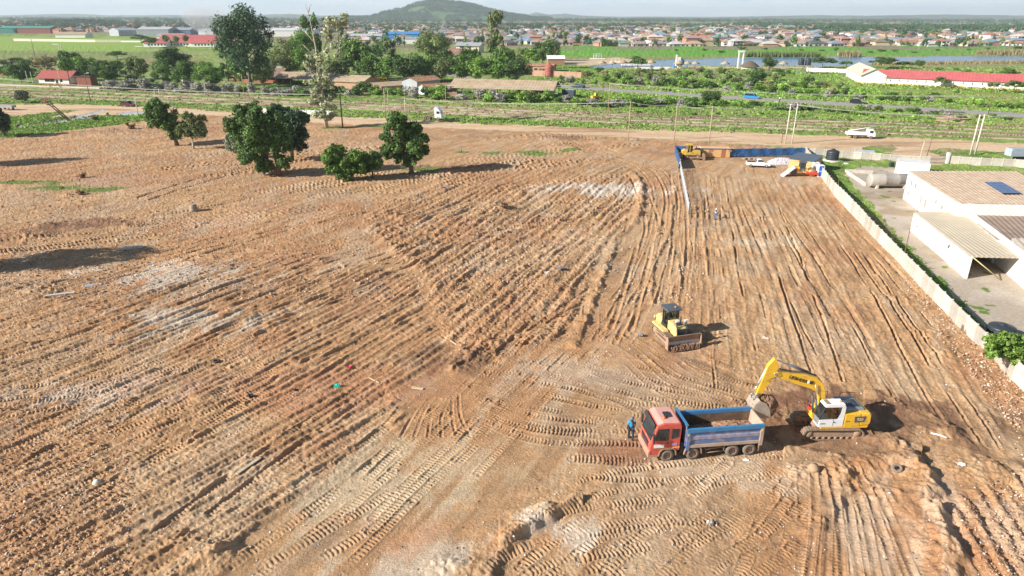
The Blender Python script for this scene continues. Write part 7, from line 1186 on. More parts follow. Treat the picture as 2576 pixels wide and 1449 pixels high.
# soil rolled up in front of the near blade
V = []; F = []; n = 46; g = random.Random(9)
for j in range(7):
    for i in range(n): u = i/(n-1); a = j/6*math.pi; V.append((-1.45+2.9*u+g.uniform(-.04, .04), .05-math.cos(a)*.34*(1-.3*abs(u-.5))+g.uniform(-.06, .06), math.sin(a)*.42*(.35+.9*g.random())-.05))
for j in range(6):
    for i in range(n-1): F.append((j*n+i, j*n+i+1, (j+1)*n+i+1, (j+1)*n+i))
o = MB().add(V, F).build('soil_roll', MUDM, None, (15.0+math.cos(R(-74))*2.3, 57.7+math.sin(R(-74))*2.3, .0), R(16)); tag(o, 'clods of soil rolled up in front of the near bulldozer blade', 'soil heap')
# ---- vehicles
def car(label, cat, px, py, hd, paint, L_=4.3, Wd=1.75, H_=1.5, kind='suv', name=None, world=None, group=None):
    x_, y_ = world or at(px, py); r_ = empty(name or 'parked_car', (x_, y_, .04), hd, label, cat, group); h = L_/2; r = .33 if kind != 'truck' else .42
    if kind == 'suv': pr = [(-h, .35), (-h, 1.0), (-h+.15, 1.05), (h-1.25, .98), (h-.1, .82), (h, .6), (h, .32)]; cbp = [(-h+.12, 1.0), (-h+.35, H_-.05), (-h+.6, H_), (h-2.1, H_), (h-1.3, .95)]
    elif kind == 'pickup': pr = [(-h, .42), (-h, 1.02), (-.35, 1.02), (-.30, 1.0), (h-1.3, 1.0), (h-.15, .84), (h, .62), (h, .36)]; cbp = [(-.40, 1.0), (-.30, H_-.06), (-.05, H_), (.55, H_), (1.15, 1.0)]
    else: pr = [(-h, .35), (-h, .9), (-h+.3, .98), (h-1.3, .92), (h-.1, .78), (h, .55), (h, .32)]; cbp = [(-h+.45, .95), (-h+1.05, H_), (h-2.3, H_), (h-1.35, .9)]
    b_ = MB().prism(pr, -Wd/2, Wd/2, bev=.07).build('body', paint, r_); c_ = MB().prism(cbp, -Wd/2+.12, Wd/2-.12, bev=.05).build('cabin', paint, r_); k = [b_, c_]; sl_ = [(p[0]*.985 if i else p[0], p[1]) for i, p in enumerate(cbp)]; cx_ = sum(p[0] for p in cbp)/len(cbp); zc_ = sum(p[1] for p in cbp)/len(cbp); gl = [(cx_+(p[0]-cx_)*.86, zc_+.03+(p[1]-zc_)*.72) for p in cbp]
    for s_ in (1, -1): k.append(MB().prism(gl, s_*(Wd/2-.125), s_*(Wd/2-.105)).build('side_window', WIN, r_))
    a, b = cbp[-2], cbp[-1]; k.append(plate([(a[0]+(b[0]-a[0])*.08, -Wd/2+.22, a[1]-(a[1]-b[1])*.08), (b[0]-(b[0]-a[0])*.1, -Wd/2+.22, b[1]+(a[1]-b[1])*.1), (b[0]-(b[0]-a[0])*.1, Wd/2-.22, b[1]+(a[1]-b[1])*.1), (a[0]+(b[0]-a[0])*.08, Wd/2-.22, a[1]-(a[1]-b[1])*.08)][::-1], .02).build('windscreen', WIN, r_))
    a, b = cbp[1], cbp[0]; k.append(plate([(a[0], -Wd/2+.25, a[1]-.06), (a[0], Wd/2-.25, a[1]-.06), (b[0]-.0, Wd/2-.25, b[1]+.12), (b[0], -Wd/2+.25, b[1]+.12)][::-1], .02).build('rear_window', WIN, r_))
    for xx in (-h+.75, h-.78):
        for s_ in (1, -1): k.append(wheel_part(r_, xx, s_*(Wd/2-.1), r, .22, side=s_)); t = k[-1]; t.data.materials[0] = DGREY if kind != 'truck' else TYRE; KIDS[t.name][0].data.materials[0] = STEEL
    for s_ in (1, -1): k.append(MB().box(h-.06, h+.012, s_*Wd*.38-.16, s_*Wd*.38+.16, .62, .74).build('headlight', pm('lamp_glass', (.7, .66, .55), rough=.15), r_)); k.append(MB().box(-h-.012, -h+.05, s_*Wd*.42-.08, s_*Wd*.42+.08, .7, .95).build('tail_light', pm('tail_red', (.4, .02, .02)), r_))
    if kind == 'pickup': k.append(MB().box(-h+.1, -.48, -Wd/2+.14, Wd/2-.14, .9, 1.035).build('load_bed', DGREY, r_)); k.append(MB().tube([(-.5, -.6, 1.0), (-.5, -.6, 1.42), (-.5, .6, 1.42), (-.5, .6, 1.0)], .035, 6).build('roll_bar', DGREY, r_))
    kids(r_, *k); return r_
PW = pm('car_white', (.80, .81, .82), rough=.25, var=.02, coat=.6); PB = pm('car_black', (.02, .02, .025), rough=.2, var=.1, coat=.6); PBL = pm('car_blue', (.03, .22, .50), rough=.25, var=.05, coat=.6); PN = pm('car_navy', (.04, .06, .10), rough=.25, coat=.5); PM = pm('car_maroon', (.10, .03, .035), rough=.3, coat=.4)
car('small white pickup truck parked inside the fenced site', 'pickup truck', 1906, 420, R(-9), PW, 4.5, 1.75, 1.55, 'pickup', 'pickup_truck')
rh = lambda a, b: math.atan2(at(*b)[1]-at(*a)[1], at(*b)[0]-at(*a)[0])
car('dark silver car driving on the highway beside the dark cabin', 'car', 1455, 222, rh((1400, 217), (1500, 224))+math.pi, PN, 5.6, 2.2, 1.9, 'suv', 'driving_car'); car('bright blue sport utility car on the highway', 'car', 1891, 249, rh((1850, 246), (1950, 253)), PBL, 5.6, 2.2, 2.0, 'suv', 'driving_car'); car('black car on the highway, rightmost one', 'car', 2157, 262, rh((2100, 261), (2200, 267)), PB, 5.0, 2.1, 1.8, 'suv', 'driving_car'); car('dark maroon car on the dirt road at the left', 'car', 324, 268, R(-8), PM, 4.8, 2.0, 1.75, 'suv', 'driving_car')
car('small grey car half hidden among the trees behind the chimneyed house', 'car', 780, 182, R(-20), PN, 4.8, 2, 1.6, 'sedan')
for px, py, lb, mt in ((408, 94.5, 'white minibus, left of two, by the warehouses', PW), (430, 94.5, 'white minibus, right of two, by the warehouses', PW)): x_, y_ = at(px, py); r_ = empty('minibus', (x_, y_, 0), 0, lb, 'minibus', 'minibuses by the warehouses'); kids(r_, MB().prism([(-4, .5), (-4, 3.2), (3.4, 3.2), (4.2, 1.8), (4.2, .5)], -1.2, 1.2, bev=.1).build('body', mt, r_), MB().box(-3.6, 3.0, -1.24, -1.2, 1.8, 2.7).build('side_window', WIN, r_), *[MB().wheel(xx, -1.0, .5, .5, .3).build('wheel', TYRE, r_) for xx in (-2.6, 2.6)])
# tractor unit without trailer
x_, y_ = at(1095, 301); r_ = empty('tractor_unit', (x_, y_, .05), R(-10), 'white tractor unit without trailer driving on the dirt road', 'truck'); 
for xx, z_ in ((1.2, .5), (-1.6, .5), (-2.75, .5)):
    for s_ in (1, -1): wheel_part(r_, xx, s_*1.0, .5, .32, side=s_)
MB().box(-3.4, 1.9, -.45, .45, .6, .9).build('chassis', CHAS, r_); cb = MB().prism([(.1, .7), (.1, 3.15), (.35, 3.7), (1.1, 3.45), (1.9, 2.5), (2.15, 1.7), (2.2, .5), (.5, .5)], -1.15, 1.15, bev=.08).build('cab', PW, r_); f_ = plate([(1.93, -.95, 2.5), (1.93, .95, 2.5), (2.18, 1.0, 1.75), (2.18, -1.0, 1.75)], .02).build('windscreen', WIN, cb)
kids(cb, f_, *[MB().box(.75, 1.55, s_*1.155-.012, s_*1.155+.012, 1.75, 2.45).build('side_window', WIN, cb) for s_ in (1, -1)]); MB().lathe([(.01, 0), (.7, 0), (.7, .12), (.01, .12)], (-2.1, 0, .92), 'z', 16).build('fifth_wheel', CHAS, r_); [MB().box(-3.3, -1.0, s_*1.0-.2, s_*1.0+.2, 1.06, 1.12).build('mudguard', CHAS, r_) for s_ in (1, -1)]
# flatbed truck
x_, y_ = at(2166, 348); r_ = empty('flatbed_truck', (x_, y_, .05), R(-10), 'white flatbed truck with a long pole laid over its cab, on the dirt road', 'truck')
for xx in (1.9, -1.7):
    for s_ in (1, -1): wheel_part(r_, xx, s_*.85, .42, .28, side=s_)
MB().box(-3.3, 2.6, -.4, .4, .5, .75).build('chassis', CHAS, r_); MB().box(-3.6, 1.0, -1.05, 1.05, .95, 1.08).build('load_bed', PW, r_); [MB().box(-3.6, 1.0, s_*1.05-.03, s_*1.05+.03, .9, 1.45).build('side_board', PW, r_) for s_ in (1, -1)]; MB().box(-3.66, -3.6, -1.05, 1.05, .9, 1.4).build('tailgate', PW, r_); cb = MB().prism([(1.1, .55), (1.1, 2.15), (1.3, 2.3), (2.3, 2.25), (2.85, 1.45), (2.95, .55)], -.98, .98, bev=.06).build('cab', PW, r_); kids(cb, plate([(2.36, -.85, 2.18), (2.36, .85, 2.18), (2.83, .9, 1.5), (2.83, -.9, 1.5)], .02).build('windscreen', WIN, cb), *[MB().box(1.5, 2.3, s_*.985-.012, s_*.985+.012, 1.4, 2.0).build('side_window', WIN, cb) for s_ in (1, -1)])
o = MB().cyl((-3.2, .3, 1.6), (3.1, .3, 2.9), .09, 6).build('long_pole', PW, None, (x_, y_, .1), R(-10)); tag(o, 'long white pole resting over the flatbed truck cab', 'pole')
# road roller
x_, y_ = at(2012, 441); r_ = empty('road_roller', (x_, y_, .05), R(-12), 'red and yellow single drum roller beside the blue roofed shed', 'road roller'); RR = pm('roller_red', (.62, .05, .04), rough=.5, var=.1, dirt=MUD, dirt_amt=.1)
for s_ in (1, -1): wheel_part(r_, -1.3, s_*.75, .66, .5, side=s_)
MB().prism([(-2.0, .9), (-2.0, 1.35), (-1.6, 1.6), (-.3, 1.6), (-.3, .8)], -.7, .7, bev=.06).build('engine_hood', YEL, r_); MB().prism([(-2.1, .6), (-2.1, .9), (-1.95, .95), (-1.95, .6)], -.8, .8).build('rear_bumper', RR, r_); MB().box(-.3, .4, -.6, .6, .6, .95).build('mid_body', YEL, r_); c_ = MB(); [c_.box(xx-.05, xx+.05, yy-.05, yy+.05, .95, 2.45) for xx in (-.28, .68) for yy in (-.58, .58)]; c_.box(-.3, .7, -.6, .6, .95, 1.4); cb = c_.build('cab', MGREY, r_); kids(cb, MB().box(-.24, .64, -.605, -.59, 1.4, 2.4).build('window', WIN, cb), MB().box(-.24, .64, .59, .605, 1.4, 2.4).build('window', WIN, cb), MB().box(.69, .71, -.5, .5, 1.4, 2.4).build('windscreen', WIN, cb)); MB().box(-.45, .9, -.72, .72, 2.45, 2.58).build('cab_roof', MGREY, r_)
MB().lathe([(.01, -.95), (.68, -.95), (.70, -.9), (.70, .9), (.68, .95), (.01, .95)], (1.95, 0, .70), 'y', 28).build('drum', pm('drum_steel', (.42, .24, .12), rough=.4, metal=.4, var=.2), r_); [MB().box(.85, 2.9, s_*1.08-.08, s_*1.08+.08, .45, .85).build('drum_frame', RR, r_) for s_ in (1, -1)]; MB().box(2.7, 2.9, -1.0, 1.0, .5, .8).build('drum_frame', RR, r_); MB().prism([(.7, .85), (.75, 1.25), (1.2, 1.2), (1.35, .85)], -.6, .6).build('front_hood', YEL, r_)
# machines under the open shed and behind it
def loader(px, py, label, hd=0, k=1.1):
    x_, y_ = at(px, py); r_ = empty('wheel_loader', (x_, y_, 0), hd, label, 'loader'); r_.scale = (k, k, k)
    for xx in (-1.3, 1.2):
        for s_ in (1, -1): wheel_part(r_, xx, s_*.9, .75, .5, side=s_)
    MB().prism([(-2.6, .8), (-2.6, 1.8), (-.9, 1.9), (-.9, .8)], -.8, .8, bev=.06).build('engine_hood', YEL, r_); MB().box(-.9, .2, -.7, .7, .9, 3.0).build('cab', YEL, r_); MB().box(-.8, .1, -.73, .73, 1.8, 2.8).build('cab_window', WIN, r_); [MB().prism([(.2, 1.6), (.3, 1.8), (2.6, .9), (2.5, .6)], s_*.5-.08, s_*.5+.08).build('lift_arm', YEL, r_) for s_ in (1, -1)]; MB().prism([(2.5, .2), (2.6, 1.1), (2.9, 1.3), (3.4, .2)], -1.3, 1.3).build('bucket', YEL, r_)
loader(1303, 246, 'orange yellow loader under the open shed, left one', R(170)); loader(1345, 247, 'orange yellow loader under the open shed, right one', R(20)); loader(1500, 251, 'yellow machine half hidden in the bushes right of the dark cabin', R(30), .8)
def dumper(px, py, label, hd):
    x_, y_ = at(px, py); r_ = empty('dump_truck', (x_, y_, 0), hd, label, 'dump truck', 'yellow dump trucks'); 
    for xx in (-2.4, -1.0, 2.2):
        for s_ in (1, -1): wheel_part(r_, xx, s_*1.0, .6, .4, side=s_)
    MB().box(-3.8, 3, -.5, .5, .8, 1.1).build('chassis', CHAS, r_); b_ = MB().prism([(-4.2, 1.3), (-4.4, 3.1), (1.0, 3.1), (1.0, 1.2)], -1.3, 1.3).build('dump_body', YEL, r_); m = MB(); [m.box(-4.0+i*.8, -3.85+i*.8, -1.38, 1.38, 1.35, 3.05) for i in range(7)]; kids(b_, m.build('body_ribs', YEL, b_)); MB().prism([(1.3, .9), (1.3, 3.0), (2.6, 3.0), (3.2, 1.9), (3.3, .9)], -1.2, 1.2, bev=.06).build('cab', YEL, r_); MB().box(1.7, 2.6, -1.23, 1.23, 2.0, 2.7).build('side_window', WIN, r_); plate([(2.63, -1.0, 2.95), (2.63, 1.0, 2.95), (3.2, 1.0, 1.98), (3.2, -1.0, 1.98)], .03).build('windscreen', WIN, r_)
dumper(925, 216, 'yellow dump truck, left one of the parked row', R(-8)); dumper(943, 214, 'yellow dump truck, middle one of the parked row', R(-8)); dumper(960, 213, 'yellow dump truck, right one of the parked row', R(-8))
x_, y_ = at(1370, 243); r_ = empty('tanker_trailer', (x_, y_, 0), R(-25), 'white tanker trailer parked at the right end of the open shed', 'tanker'); MB().lathe([(.01, -4), (1.0, -3.9), (1.25, -3.5), (1.25, 3.5), (1.0, 3.9), (.01, 4)], (0, 0, 2.4), 'x', 18).build('tank_body', MWHITE, r_); [wheel_part(r_, xx, s_*1.0, .5, .3, side=s_) for xx in (2.2, 3.3) for s_ in (1, -1)]; MB().box(-3.8, 3.8, -.4, .4, .95, 1.3).build('chassis', CHAS, r_)
x_, y_ = at(1413, 246); r_ = empty('cabin', (x_, y_, 0), R(-25), 'dark blue cabin box right of the tanker', 'cabin'); MB().box(0, 4.6, 0, 2.4, .2, 2.9).build('cabin_body', pm('dark_blue_cabin', (.04, .06, .09), rough=.5), r_); MB().box(-.15, 4.75, -.15, 2.55, 2.9, 3.02).build('roof', GREYS, r_)
x_, y_ = at(1086, 241); plain_wall('pallet_stack', 'low orange brick stacks in front of the open shed', [(1100, 243), (1150, 243)], 1.6, BRICK, th=2, cat='stack')
# ------------------------------------------------------------------ site compound
TARP = pm('blue_tarpaulin', (.025, .10, .26), rough=.55, var=.2, scale=.8, bump=.3, bscale=3)
def tarp_fence(label, p0, p1, h, stp=2.6, mt=TARP, net=None, lean=.2):
    a, b = at(*p0), at(*p1); rz, l = frame(a, b); r_ = empty('tarp_fence', (*a, 0), rz, label, 'fence'); n = int(l/.35); V = []; F = []; g = random.Random(int(l*10)); ph = g.random()*6
    for i in range(n+1):
        for j in range(5): x_ = l*i/n; V.append((x_, .10*math.sin(x_*2.4+ph+j*.5)*(.4+j*.15)+g.uniform(-.03, .03), h*(.12 if not net else .0)+h*.86*j/4 - (.10*abs(math.sin(math.pi*x_/stp)) if j == 4 else 0)))
    for i in range(n):
        for j in range(4): q_ = i*5+j; F.append((q_, q_+5, q_+6, q_+1))
    o = MB().add(V, F).build('tarpaulin', mt, r_); sm = o.modifiers.new('thickness', 'SOLIDIFY'); sm.thickness = .02; k = [o]
    for i in range(int(l/stp)+1): k.append(MB().cyl((i*stp, .12, -.2), (i*stp+g.uniform(-.08, .08), .12, h*g.uniform(1.02, 1.3)), .045, 6).build('fence_post', DWOOD, r_))
    kids(r_, *k); return r_
tarp_fence('blue tarpaulin fence behind the pickup, right of the timber shed', (1834, 396), (2023, 394), 1.95); tarp_fence('short blue tarpaulin fence left of the timber shed', (1697, 388), (1752, 391), 1.95); tarp_fence('blue tarpaulin side fence at the left corner of the compound', (1697, 388), (1709, 425), 1.95)
NET = pm('galvanised_mesh', (.52, .54, .56), rough=.5, metal=.3, var=.1)
a, b = at(1709, 425), at(1731, 541); rz, l = frame(a, b); r_ = empty('mesh_fence', (*a, 0), rz, 'grey wire mesh fence running toward the viewer from the blue corner', 'fence'); m = MB(); n = int(l/.16)
for i in range(n): m.tube([(i*l/n, 0, .05), (min(l, i*l/n+.8), 0, 1.75)], .011, 3); m.tube([(i*l/n+.8 if i*l/n+.8 < l else l, 0, .05), (i*l/n, 0, 1.75)], .011, 3)
for z_ in (.1, .9, 1.75): m.tube([(0, 0, z_), (l, 0, z_)], .014, 4)
k = [m.build('wire_mesh', NET, r_)]+[MB().cyl((i*2.6, .03, -.2), (i*2.6, .03, 1.95), .045, 6).build('fence_post', NET, r_) for i in range(int(l/2.6)+1)]; kids(r_, *k)
TIMB = pm('raw_timber', (.62, .38, .17), rough=.85, var=.22, scale=2.5)
def timber(label, p0, p1, dp, h, roof, boards=8, door=None, wins=(), name='timber_shed', slope=-.25):
    a, b = at(*p0), at(*p1); rz, l = frame(a, b); r_ = empty(name, (*a, 0), rz, label, 'shed'); m = MB(); bh = h/boards
    for i in range(boards):
        z_ = i*bh; m.prism([(-.03, z_+.01), (-.03-.018, z_+.01), (-.03, z_+bh), (0, z_+bh), (0, z_+.01)], 0, l, 'x'); m.box(-.03, 0, .0, dp, z_+.01, z_+bh-.01); m.box(l, l+.03, 0, dp, z_+.01, z_+bh-.01)
    m.box(0, l, dp-.03, dp, 0, h); k = [m.build('wall', TIMB, r_)]
    if door: k.append(MB().box(door[0], door[1], -.07, -.03, 0, h*.88).build('door', pm('brown_door', (.32, .14, .07), rough=.8), r_))
    for x0, x1 in wins: k.append(MB().box(x0, x1, -.075, -.03, h*.62, h*.84).build('window', pm('shutter', (.36, .19, .10)), r_))
    k.append(corrug((-.25, -.3, h+.02), (l+.25, -.3, h+.02), (l+.25, dp+.25, h+.02+slope), (-.25, dp+.25, h+.02+slope), th=.04, pitch=.3, amp=.03).build('roof', roof, r_)); kids(r_, *k); return r_
timber('long low raw timber shed with brown door beside the blue fence', (1746, 395), (1835, 396.5), 2.4, 1.95, pm('pale_iron', (.5, .44, .42), rough=.6, var=.15), door=(5.6, 6.5), wins=((3.0, 3.8), (7.1, 7.7)))
# roller shed with slate blue roof
a, b = at(1991, 428), at(2046, 435); rz, l = frame(a, b); timber('small timber shed with slate blue roof next to the roller', (1982, 428), (2042, 436), 5.2, 2.3, pm('slate_blue_roof', (.10, .13, .17), rough=.5, var=.12), slope=.35)
# plastic heap
x_, y_ = at(1967, 410); r_ = MB(); g = random.Random(4); V, F = [], []; n = 36
for j in range(n):
    for i in range(n): u, v = i/(n-1)*2-1, j/(n-1)*2-1; V.append((u*3.1, v*1.7, max(0, 1-u*u-v*v)**.6*.8*(.6+.8*g.random())-.02))
for j in range(n-1):
    for i in range(n-1): F.append((j*n+i, j*n+i+1, (j+1)*n+i+1, (j+1)*n+i))
o = r_.add(V, F).build('plastic_heap', pm('crumpled_plastic', (.62, .63, .66), rough=.3, var=.35, scale=3, dirt=(.16, .15, .15), dirt_amt=.45), None, (x_, y_, 0)); tag(o, 'heap of crumpled silvery plastic sheets behind the pickup', 'plastic heap')
o = MB().prism([(-.2, 0), (1.9, 1.9), (2.1, 1.85), (.1, 0)], -.9, .9).build('leaning_sheet', pm('white_sheet', (.68, .66, .68), rough=.5, var=.2, scale=3), None, (*at(1967, 443), 0), R(-10)); tag(o, 'pale plastic sheet leaning behind the roller', 'sheet')
for (px, py, lb, c1, hd) in ((2061, 444, 'nearer portable toilet with bright blue door panels', (.02, .12, .55), -4), (2049, 437, 'second portable toilet, mostly white, just behind the blue one', (.02, .12, .55), -4)):
    x_, y_ = at(px, py); r_ = empty('portable_toilet', (x_, y_, 0), R(hd), lb, 'portable toilet', 'portable toilets'); fr = MB(); fr.box(-.55, .55, -.55, .55, 0, .12); [fr.box(xx-.05, xx+.05, yy-.05, yy+.05, .1, 2.1) for xx in (-.5, .5) for yy in (-.5, .5)]; fr.box(-.47, .47, -.56, -.5, 1.08, 1.16); k = [fr.build('frame', MWHITE, r_), MB().box(-.49, .49, -.53, .5, .12, 2.05).build('door_panel' if py > 440 else 'side_panel', pm('toilet_blue', c1, rough=.4) if py > 440 else MWHITE, r_), MB().prism([(-.58, 2.08), (-.5, 2.2), (.5, 2.2), (.58, 2.08)], -.58, .58, bev=.05).build('roof', MWHITE, r_)]
    if py > 440: k.append(MB().box(-.552, -.53, -.5, .5, .1, 2.06).build('side_panel', MWHITE, r_)); k.append(MB().box(.25, .36, -.55, -.53, 1.35, 1.5).build('latch', MWHITE, r_))
    kids(r_, *k)
r_ = empty('block_pile', (*at(1781, 399), 0), 0, 'few concrete blocks on the ground before the blue fence', 'blocks'); r_.location = (*at(1782+0, 400), 0); [MB().box(xx, xx+.45, yy, yy+.3, z_, z_+.2).build('block', DGREY if k % 2 else CONC, r_) for k, (xx, yy, z_) in enumerate(((2.6+.55*i, 0, 0) for i in range(6)))]; r_.location = (*at(1800+38, 401), 0)
# ------------------------------------------------------------------ people
SK = pm('skin_dark', (.09, .045, .028), rough=.6, var=.05)
def skinmesh(name, V, E, Rr, mt, parent, sub=1):
    me = bpy.data.meshes.new(name); me.from_pydata(V, E, []); me.materials.append(mt); o = link(name, me, parent); sk = o.modifiers.new('skin', 'SKIN'); sk.use_smooth_shade = True
    if not me.skin_vertices: 
        bpy.context.view_layer.objects.active = o
    for i, sv in enumerate(me.skin_vertices[0].data): r = Rr[i]; sv.radius = (r, r) if not isinstance(r, tuple) else r
    me.skin_vertices[0].data[0].use_root = True; s_ = o.modifiers.new('sub', 'SUBSURF'); s_.levels = s_.render_levels = sub; return o
def person(label, loc, hd, shirt, trousers, helmet=None, pose='stand', k=1.0, boots=(.03, .03, .03), z=0, vest=None):
    r_ = empty('person', (loc[0], loc[1], z), hd, label, 'person'); r_.scale = (k, k, k); J = {}
    J['pel'] = (0, 0, .96); J['chest'] = (0, 0, 1.30); J['neck'] = (0, 0, 1.48); J['head'] = (.02, 0, 1.60); J['top'] = (.0, 0, 1.72)
    for s_, n in ((1, 'l'), (-1, 'r')):
        sw = .16*s_ if pose == 'walk' else .03*s_; J['hip'+n] = (0, .10*s_, .90); J['kne'+n] = (sw*.8+.03, .12*s_, .50); J['ank'+n] = (sw*1.2-.02, .12*s_, .09); J['toe'+n] = (sw*1.2+.16, .13*s_, .04); J['sho'+n] = (0, .19*s_, 1.42); J['elb'+n] = (-.03-sw*.6, .26*s_, 1.14); J['wri'+n] = (.12-sw*.8, .25*s_, .92)
        if pose == 'sit': J['kne'+n] = (.42, .14*s_, .92); J['ank'+n] = (.5, .14*s_, .50); J['toe'+n] = (.66, .14*s_, .46); J['elb'+n] = (.10, .27*s_, 1.16); J['wri'+n] = (.36, .22*s_, 1.18)
        if pose == 'hands' : J['elb'+n] = (-.1, .34*s_, 1.16); J['wri'+n] = (.06, .20*s_, 1.02)
        if pose == 'point' and s_ > 0: J['elb'+n] = (.2, .30, 1.40); J['wri'+n] = (.35, .15, 1.55)
    def sm(name, ch, rd, mt, sub=1):
        ids = {}; V = []; E = []; Rr = []
        for c in ch:
            for a, b in zip(c, c[1:]):
                for q_ in (a, b):
                    if q_ not in ids: ids[q_] = len(V); V.append(J[q_]); Rr.append(rd[q_])
                E.append((ids[a], ids[b]))
        return skinmesh(name, V, E, Rr, mt, r_, sub)
    for n, s_ in (('l', 1), ('r', -1)):
        w_ = Vector(J['wri'+n]); e_ = Vector(J['elb'+n]); d = (w_-e_).normalized(); J['pal'+n] = tuple(w_+d*.08); sd2 = Vector((0, 0, 1)).cross(d).normalized() if abs(d.z) < .9 else Vector((1, 0, 0))
        for f in range(4): o_ = w_+d*.10+sd2*(-.03+.02*f); J[f'f{f}a{n}'] = tuple(o_); J[f'f{f}b{n}'] = tuple(o_+d*(.045+.01*(f in (1, 2)))+Vector((.0, -s_*.008, 0))); J[f'f{f}c{n}'] = tuple(o_+d*(.07+.015*(f in (1, 2)))+Vector((.0, -s_*.025, 0)))
        J['ta'+n] = tuple(w_+d*.04+sd2*.04); J['tb'+n] = tuple(w_+d*.085+sd2*.062)
    rd = dict(pel=.13, chest=.15, neck=.055, head=.095, top=.07); [rd.update({a+n: b for a, b in dict(hip=.09, kne=.062, ank=.042, toe=.04, sho=.06, elb=.043, wri=.03, pal=.036, ta=.014, tb=.009).items()}) for n in 'lr']; [rd.update({f'f{f}{q_}{n}': .009 for q_ in 'abc'}) for f in range(4) for n in 'lr']
    ch = [('pel', 'chest', 'neck', 'head', 'top')]+[('pel', 'hip'+n, 'kne'+n, 'ank'+n, 'toe'+n) for n in 'lr']+[('chest', 'sho'+n, 'elb'+n, 'wri'+n, 'pal'+n) for n in 'lr']+[('pal'+n, f'f{f}a{n}', f'f{f}b{n}', f'f{f}c{n}') for f in range(4) for n in 'lr']+[('wri'+n, 'ta'+n, 'tb'+n) for n in 'lr']
    b_ = sm('body', ch, rd, SK); hx, hz = J['head'][0], J['head'][2]; kk = [b_]
    m = MB(); m.lathe([(.01, .02), (.022, 0), (.012, -.035), (.01, -.036)], (hx+.10, 0, hz), 'z', 6); [m.lathe([(.006, -.02), (.018, 0), (.006, .02)], (hx-.005, s_*.092, hz), 'y', 6) for s_ in (1, -1)]; kk.append(m.build('face_features', SK, r_)); m = MB(); [m.box(hx+.083, hx+.095, s_*.035-.012, s_*.035+.012, hz+.015, hz+.028) for s_ in (1, -1)]; m.box(hx+.083, hx+.092, -.025, .025, hz-.055, hz-.047); kk.append(m.build('eyes_and_mouth', DGREY, r_))
    rd2 = dict(pel=.155, chest=.172, neck=.075); [rd2.update({a+n: b for a, b in dict(sho=.085, elb=.062).items()}) for n in 'lr']
    for n in 'lr': e_ = Vector(J['elb'+n]); s2 = Vector(J['sho'+n]); J['slv'+n] = tuple(s2.lerp(e_, .75)); rd2['slv'+n] = .07
    kk.append(sm('shirt', [('pel', 'chest', 'neck')]+[('chest', 'sho'+n, 'slv'+n) for n in 'lr'], rd2, shirt)); rd3 = dict(pel=.150); [rd3.update({a+n: b for a, b in dict(hip=.112, kne=.082, ank=.068).items()}) for n in 'lr']; kk.append(sm('trousers', [('pel', 'hip'+n, 'kne'+n, 'ank'+n) for n in 'lr'], rd3, trousers))
    for n in 'lr': a, t = Vector(J['ank'+n]), Vector(J['toe'+n]); kk.append(MB().tube([(a.x-.05, a.y, a.z-.03), (a.x+.03, a.y, a.z-.02), tuple(t)], [.055, .055, .045], 8).build('boot', pm('boot_black', boots, rough=.7), r_))
    if helmet: kk.append(MB().lathe([(.01, .125), (.06, .115), (.105, .07), (.118, .0), (.145, -.012), (.14, -.02), (.01, -.0)], (hx, 0, hz+.05), 'z', 16).build('helmet', helmet, r_))
    else: kk.append(MB().lathe([(.01, .125), (.06, .112), (.098, .06), (.103, .0), (.09, -.03)], (hx-.012, 0, hz+.03), 'z', 14).build('hair', DGREY, r_))
    if vest: kk.append(sm('vest', [('pel', 'chest')], dict(pel=.165, chest=.185), vest))
    kids(r_, *kk); return r_
P_ = lambda n, c: pm(n, c, rough=.85, var=.1, scale=8)
x_, y_ = at(1586, 1105); person('person in bright blue shirt and dark trousers walking by the red truck cab', (x_, y_), R(85), P_('cloth_blue', (.03, .30, .55)), P_('cloth_dark', (.03, .035, .05)), P_('cap_grey', (.16, .17, .2)), 'walk', 1.06, z=ground_h(x_, y_))
x_, y_ = at(1799, 553); person('person in white shirt, blue jeans and white helmet standing on open ground', (x_, y_), R(250), P_('cloth_white', (.75, .76, .8)), P_('jeans', (.10, .17, .32)), P_('helmet_white', (.85, .85, .85)), 'hands', .95, z=ground_h(x_, y_))
x_, y_ = at(1708, 432); person('person with yellow helmet and dark overall at the blue corner fence', (x_, y_), R(180), P_('cloth_dark', (.03, .035, .05)), P_('cloth_dark', (.03, .035, .05)), P_('helmet_yellow', (.8, .65, .05)), 'stand', 1.0)
x_, y_ = at(603, 244); person('person in black standing on the railway left of the gum tree', (x_, y_), R(100), P_('cloth_dark', (.03, .035, .05)), P_('cloth_dark', (.03, .035, .05)), None, 'walk', 1.3); x_, y_ = at(1960, 258); person('person in white walking along the highway', (x_, y_), R(10), P_('cloth_white', (.75, .76, .8)), P_('cloth_dark', (.03, .035, .05)), None, 'walk', 1.2)
hx_ = R(183); lx, ly = .0, .72; person('person in orange overall sitting at the excavator controls', (22.75+math.cos(hx_)*lx-math.sin(hx_)*ly, 42.25+math.sin(hx_)*lx+math.cos(hx_)*ly), hx_, P_('cloth_orange', (.80, .22, .04)), P_('cloth_orange', (.80, .22, .04)), P_('helmet_orange', (.85, .3, .05)), 'sit', .92, z=.97)
hx_ = R(-74); person('person in green vest driving the near bulldozer', (15.0+math.cos(hx_)*(-.68), 57.7+math.sin(hx_)*(-.68)), hx_, P_('cloth_blue2', (.2, .35, .5)), P_('cloth_dark', (.03, .035, .05)), None, 'sit', .92, z=.55, vest=P_('vest_green', (.25, .75, .12)))
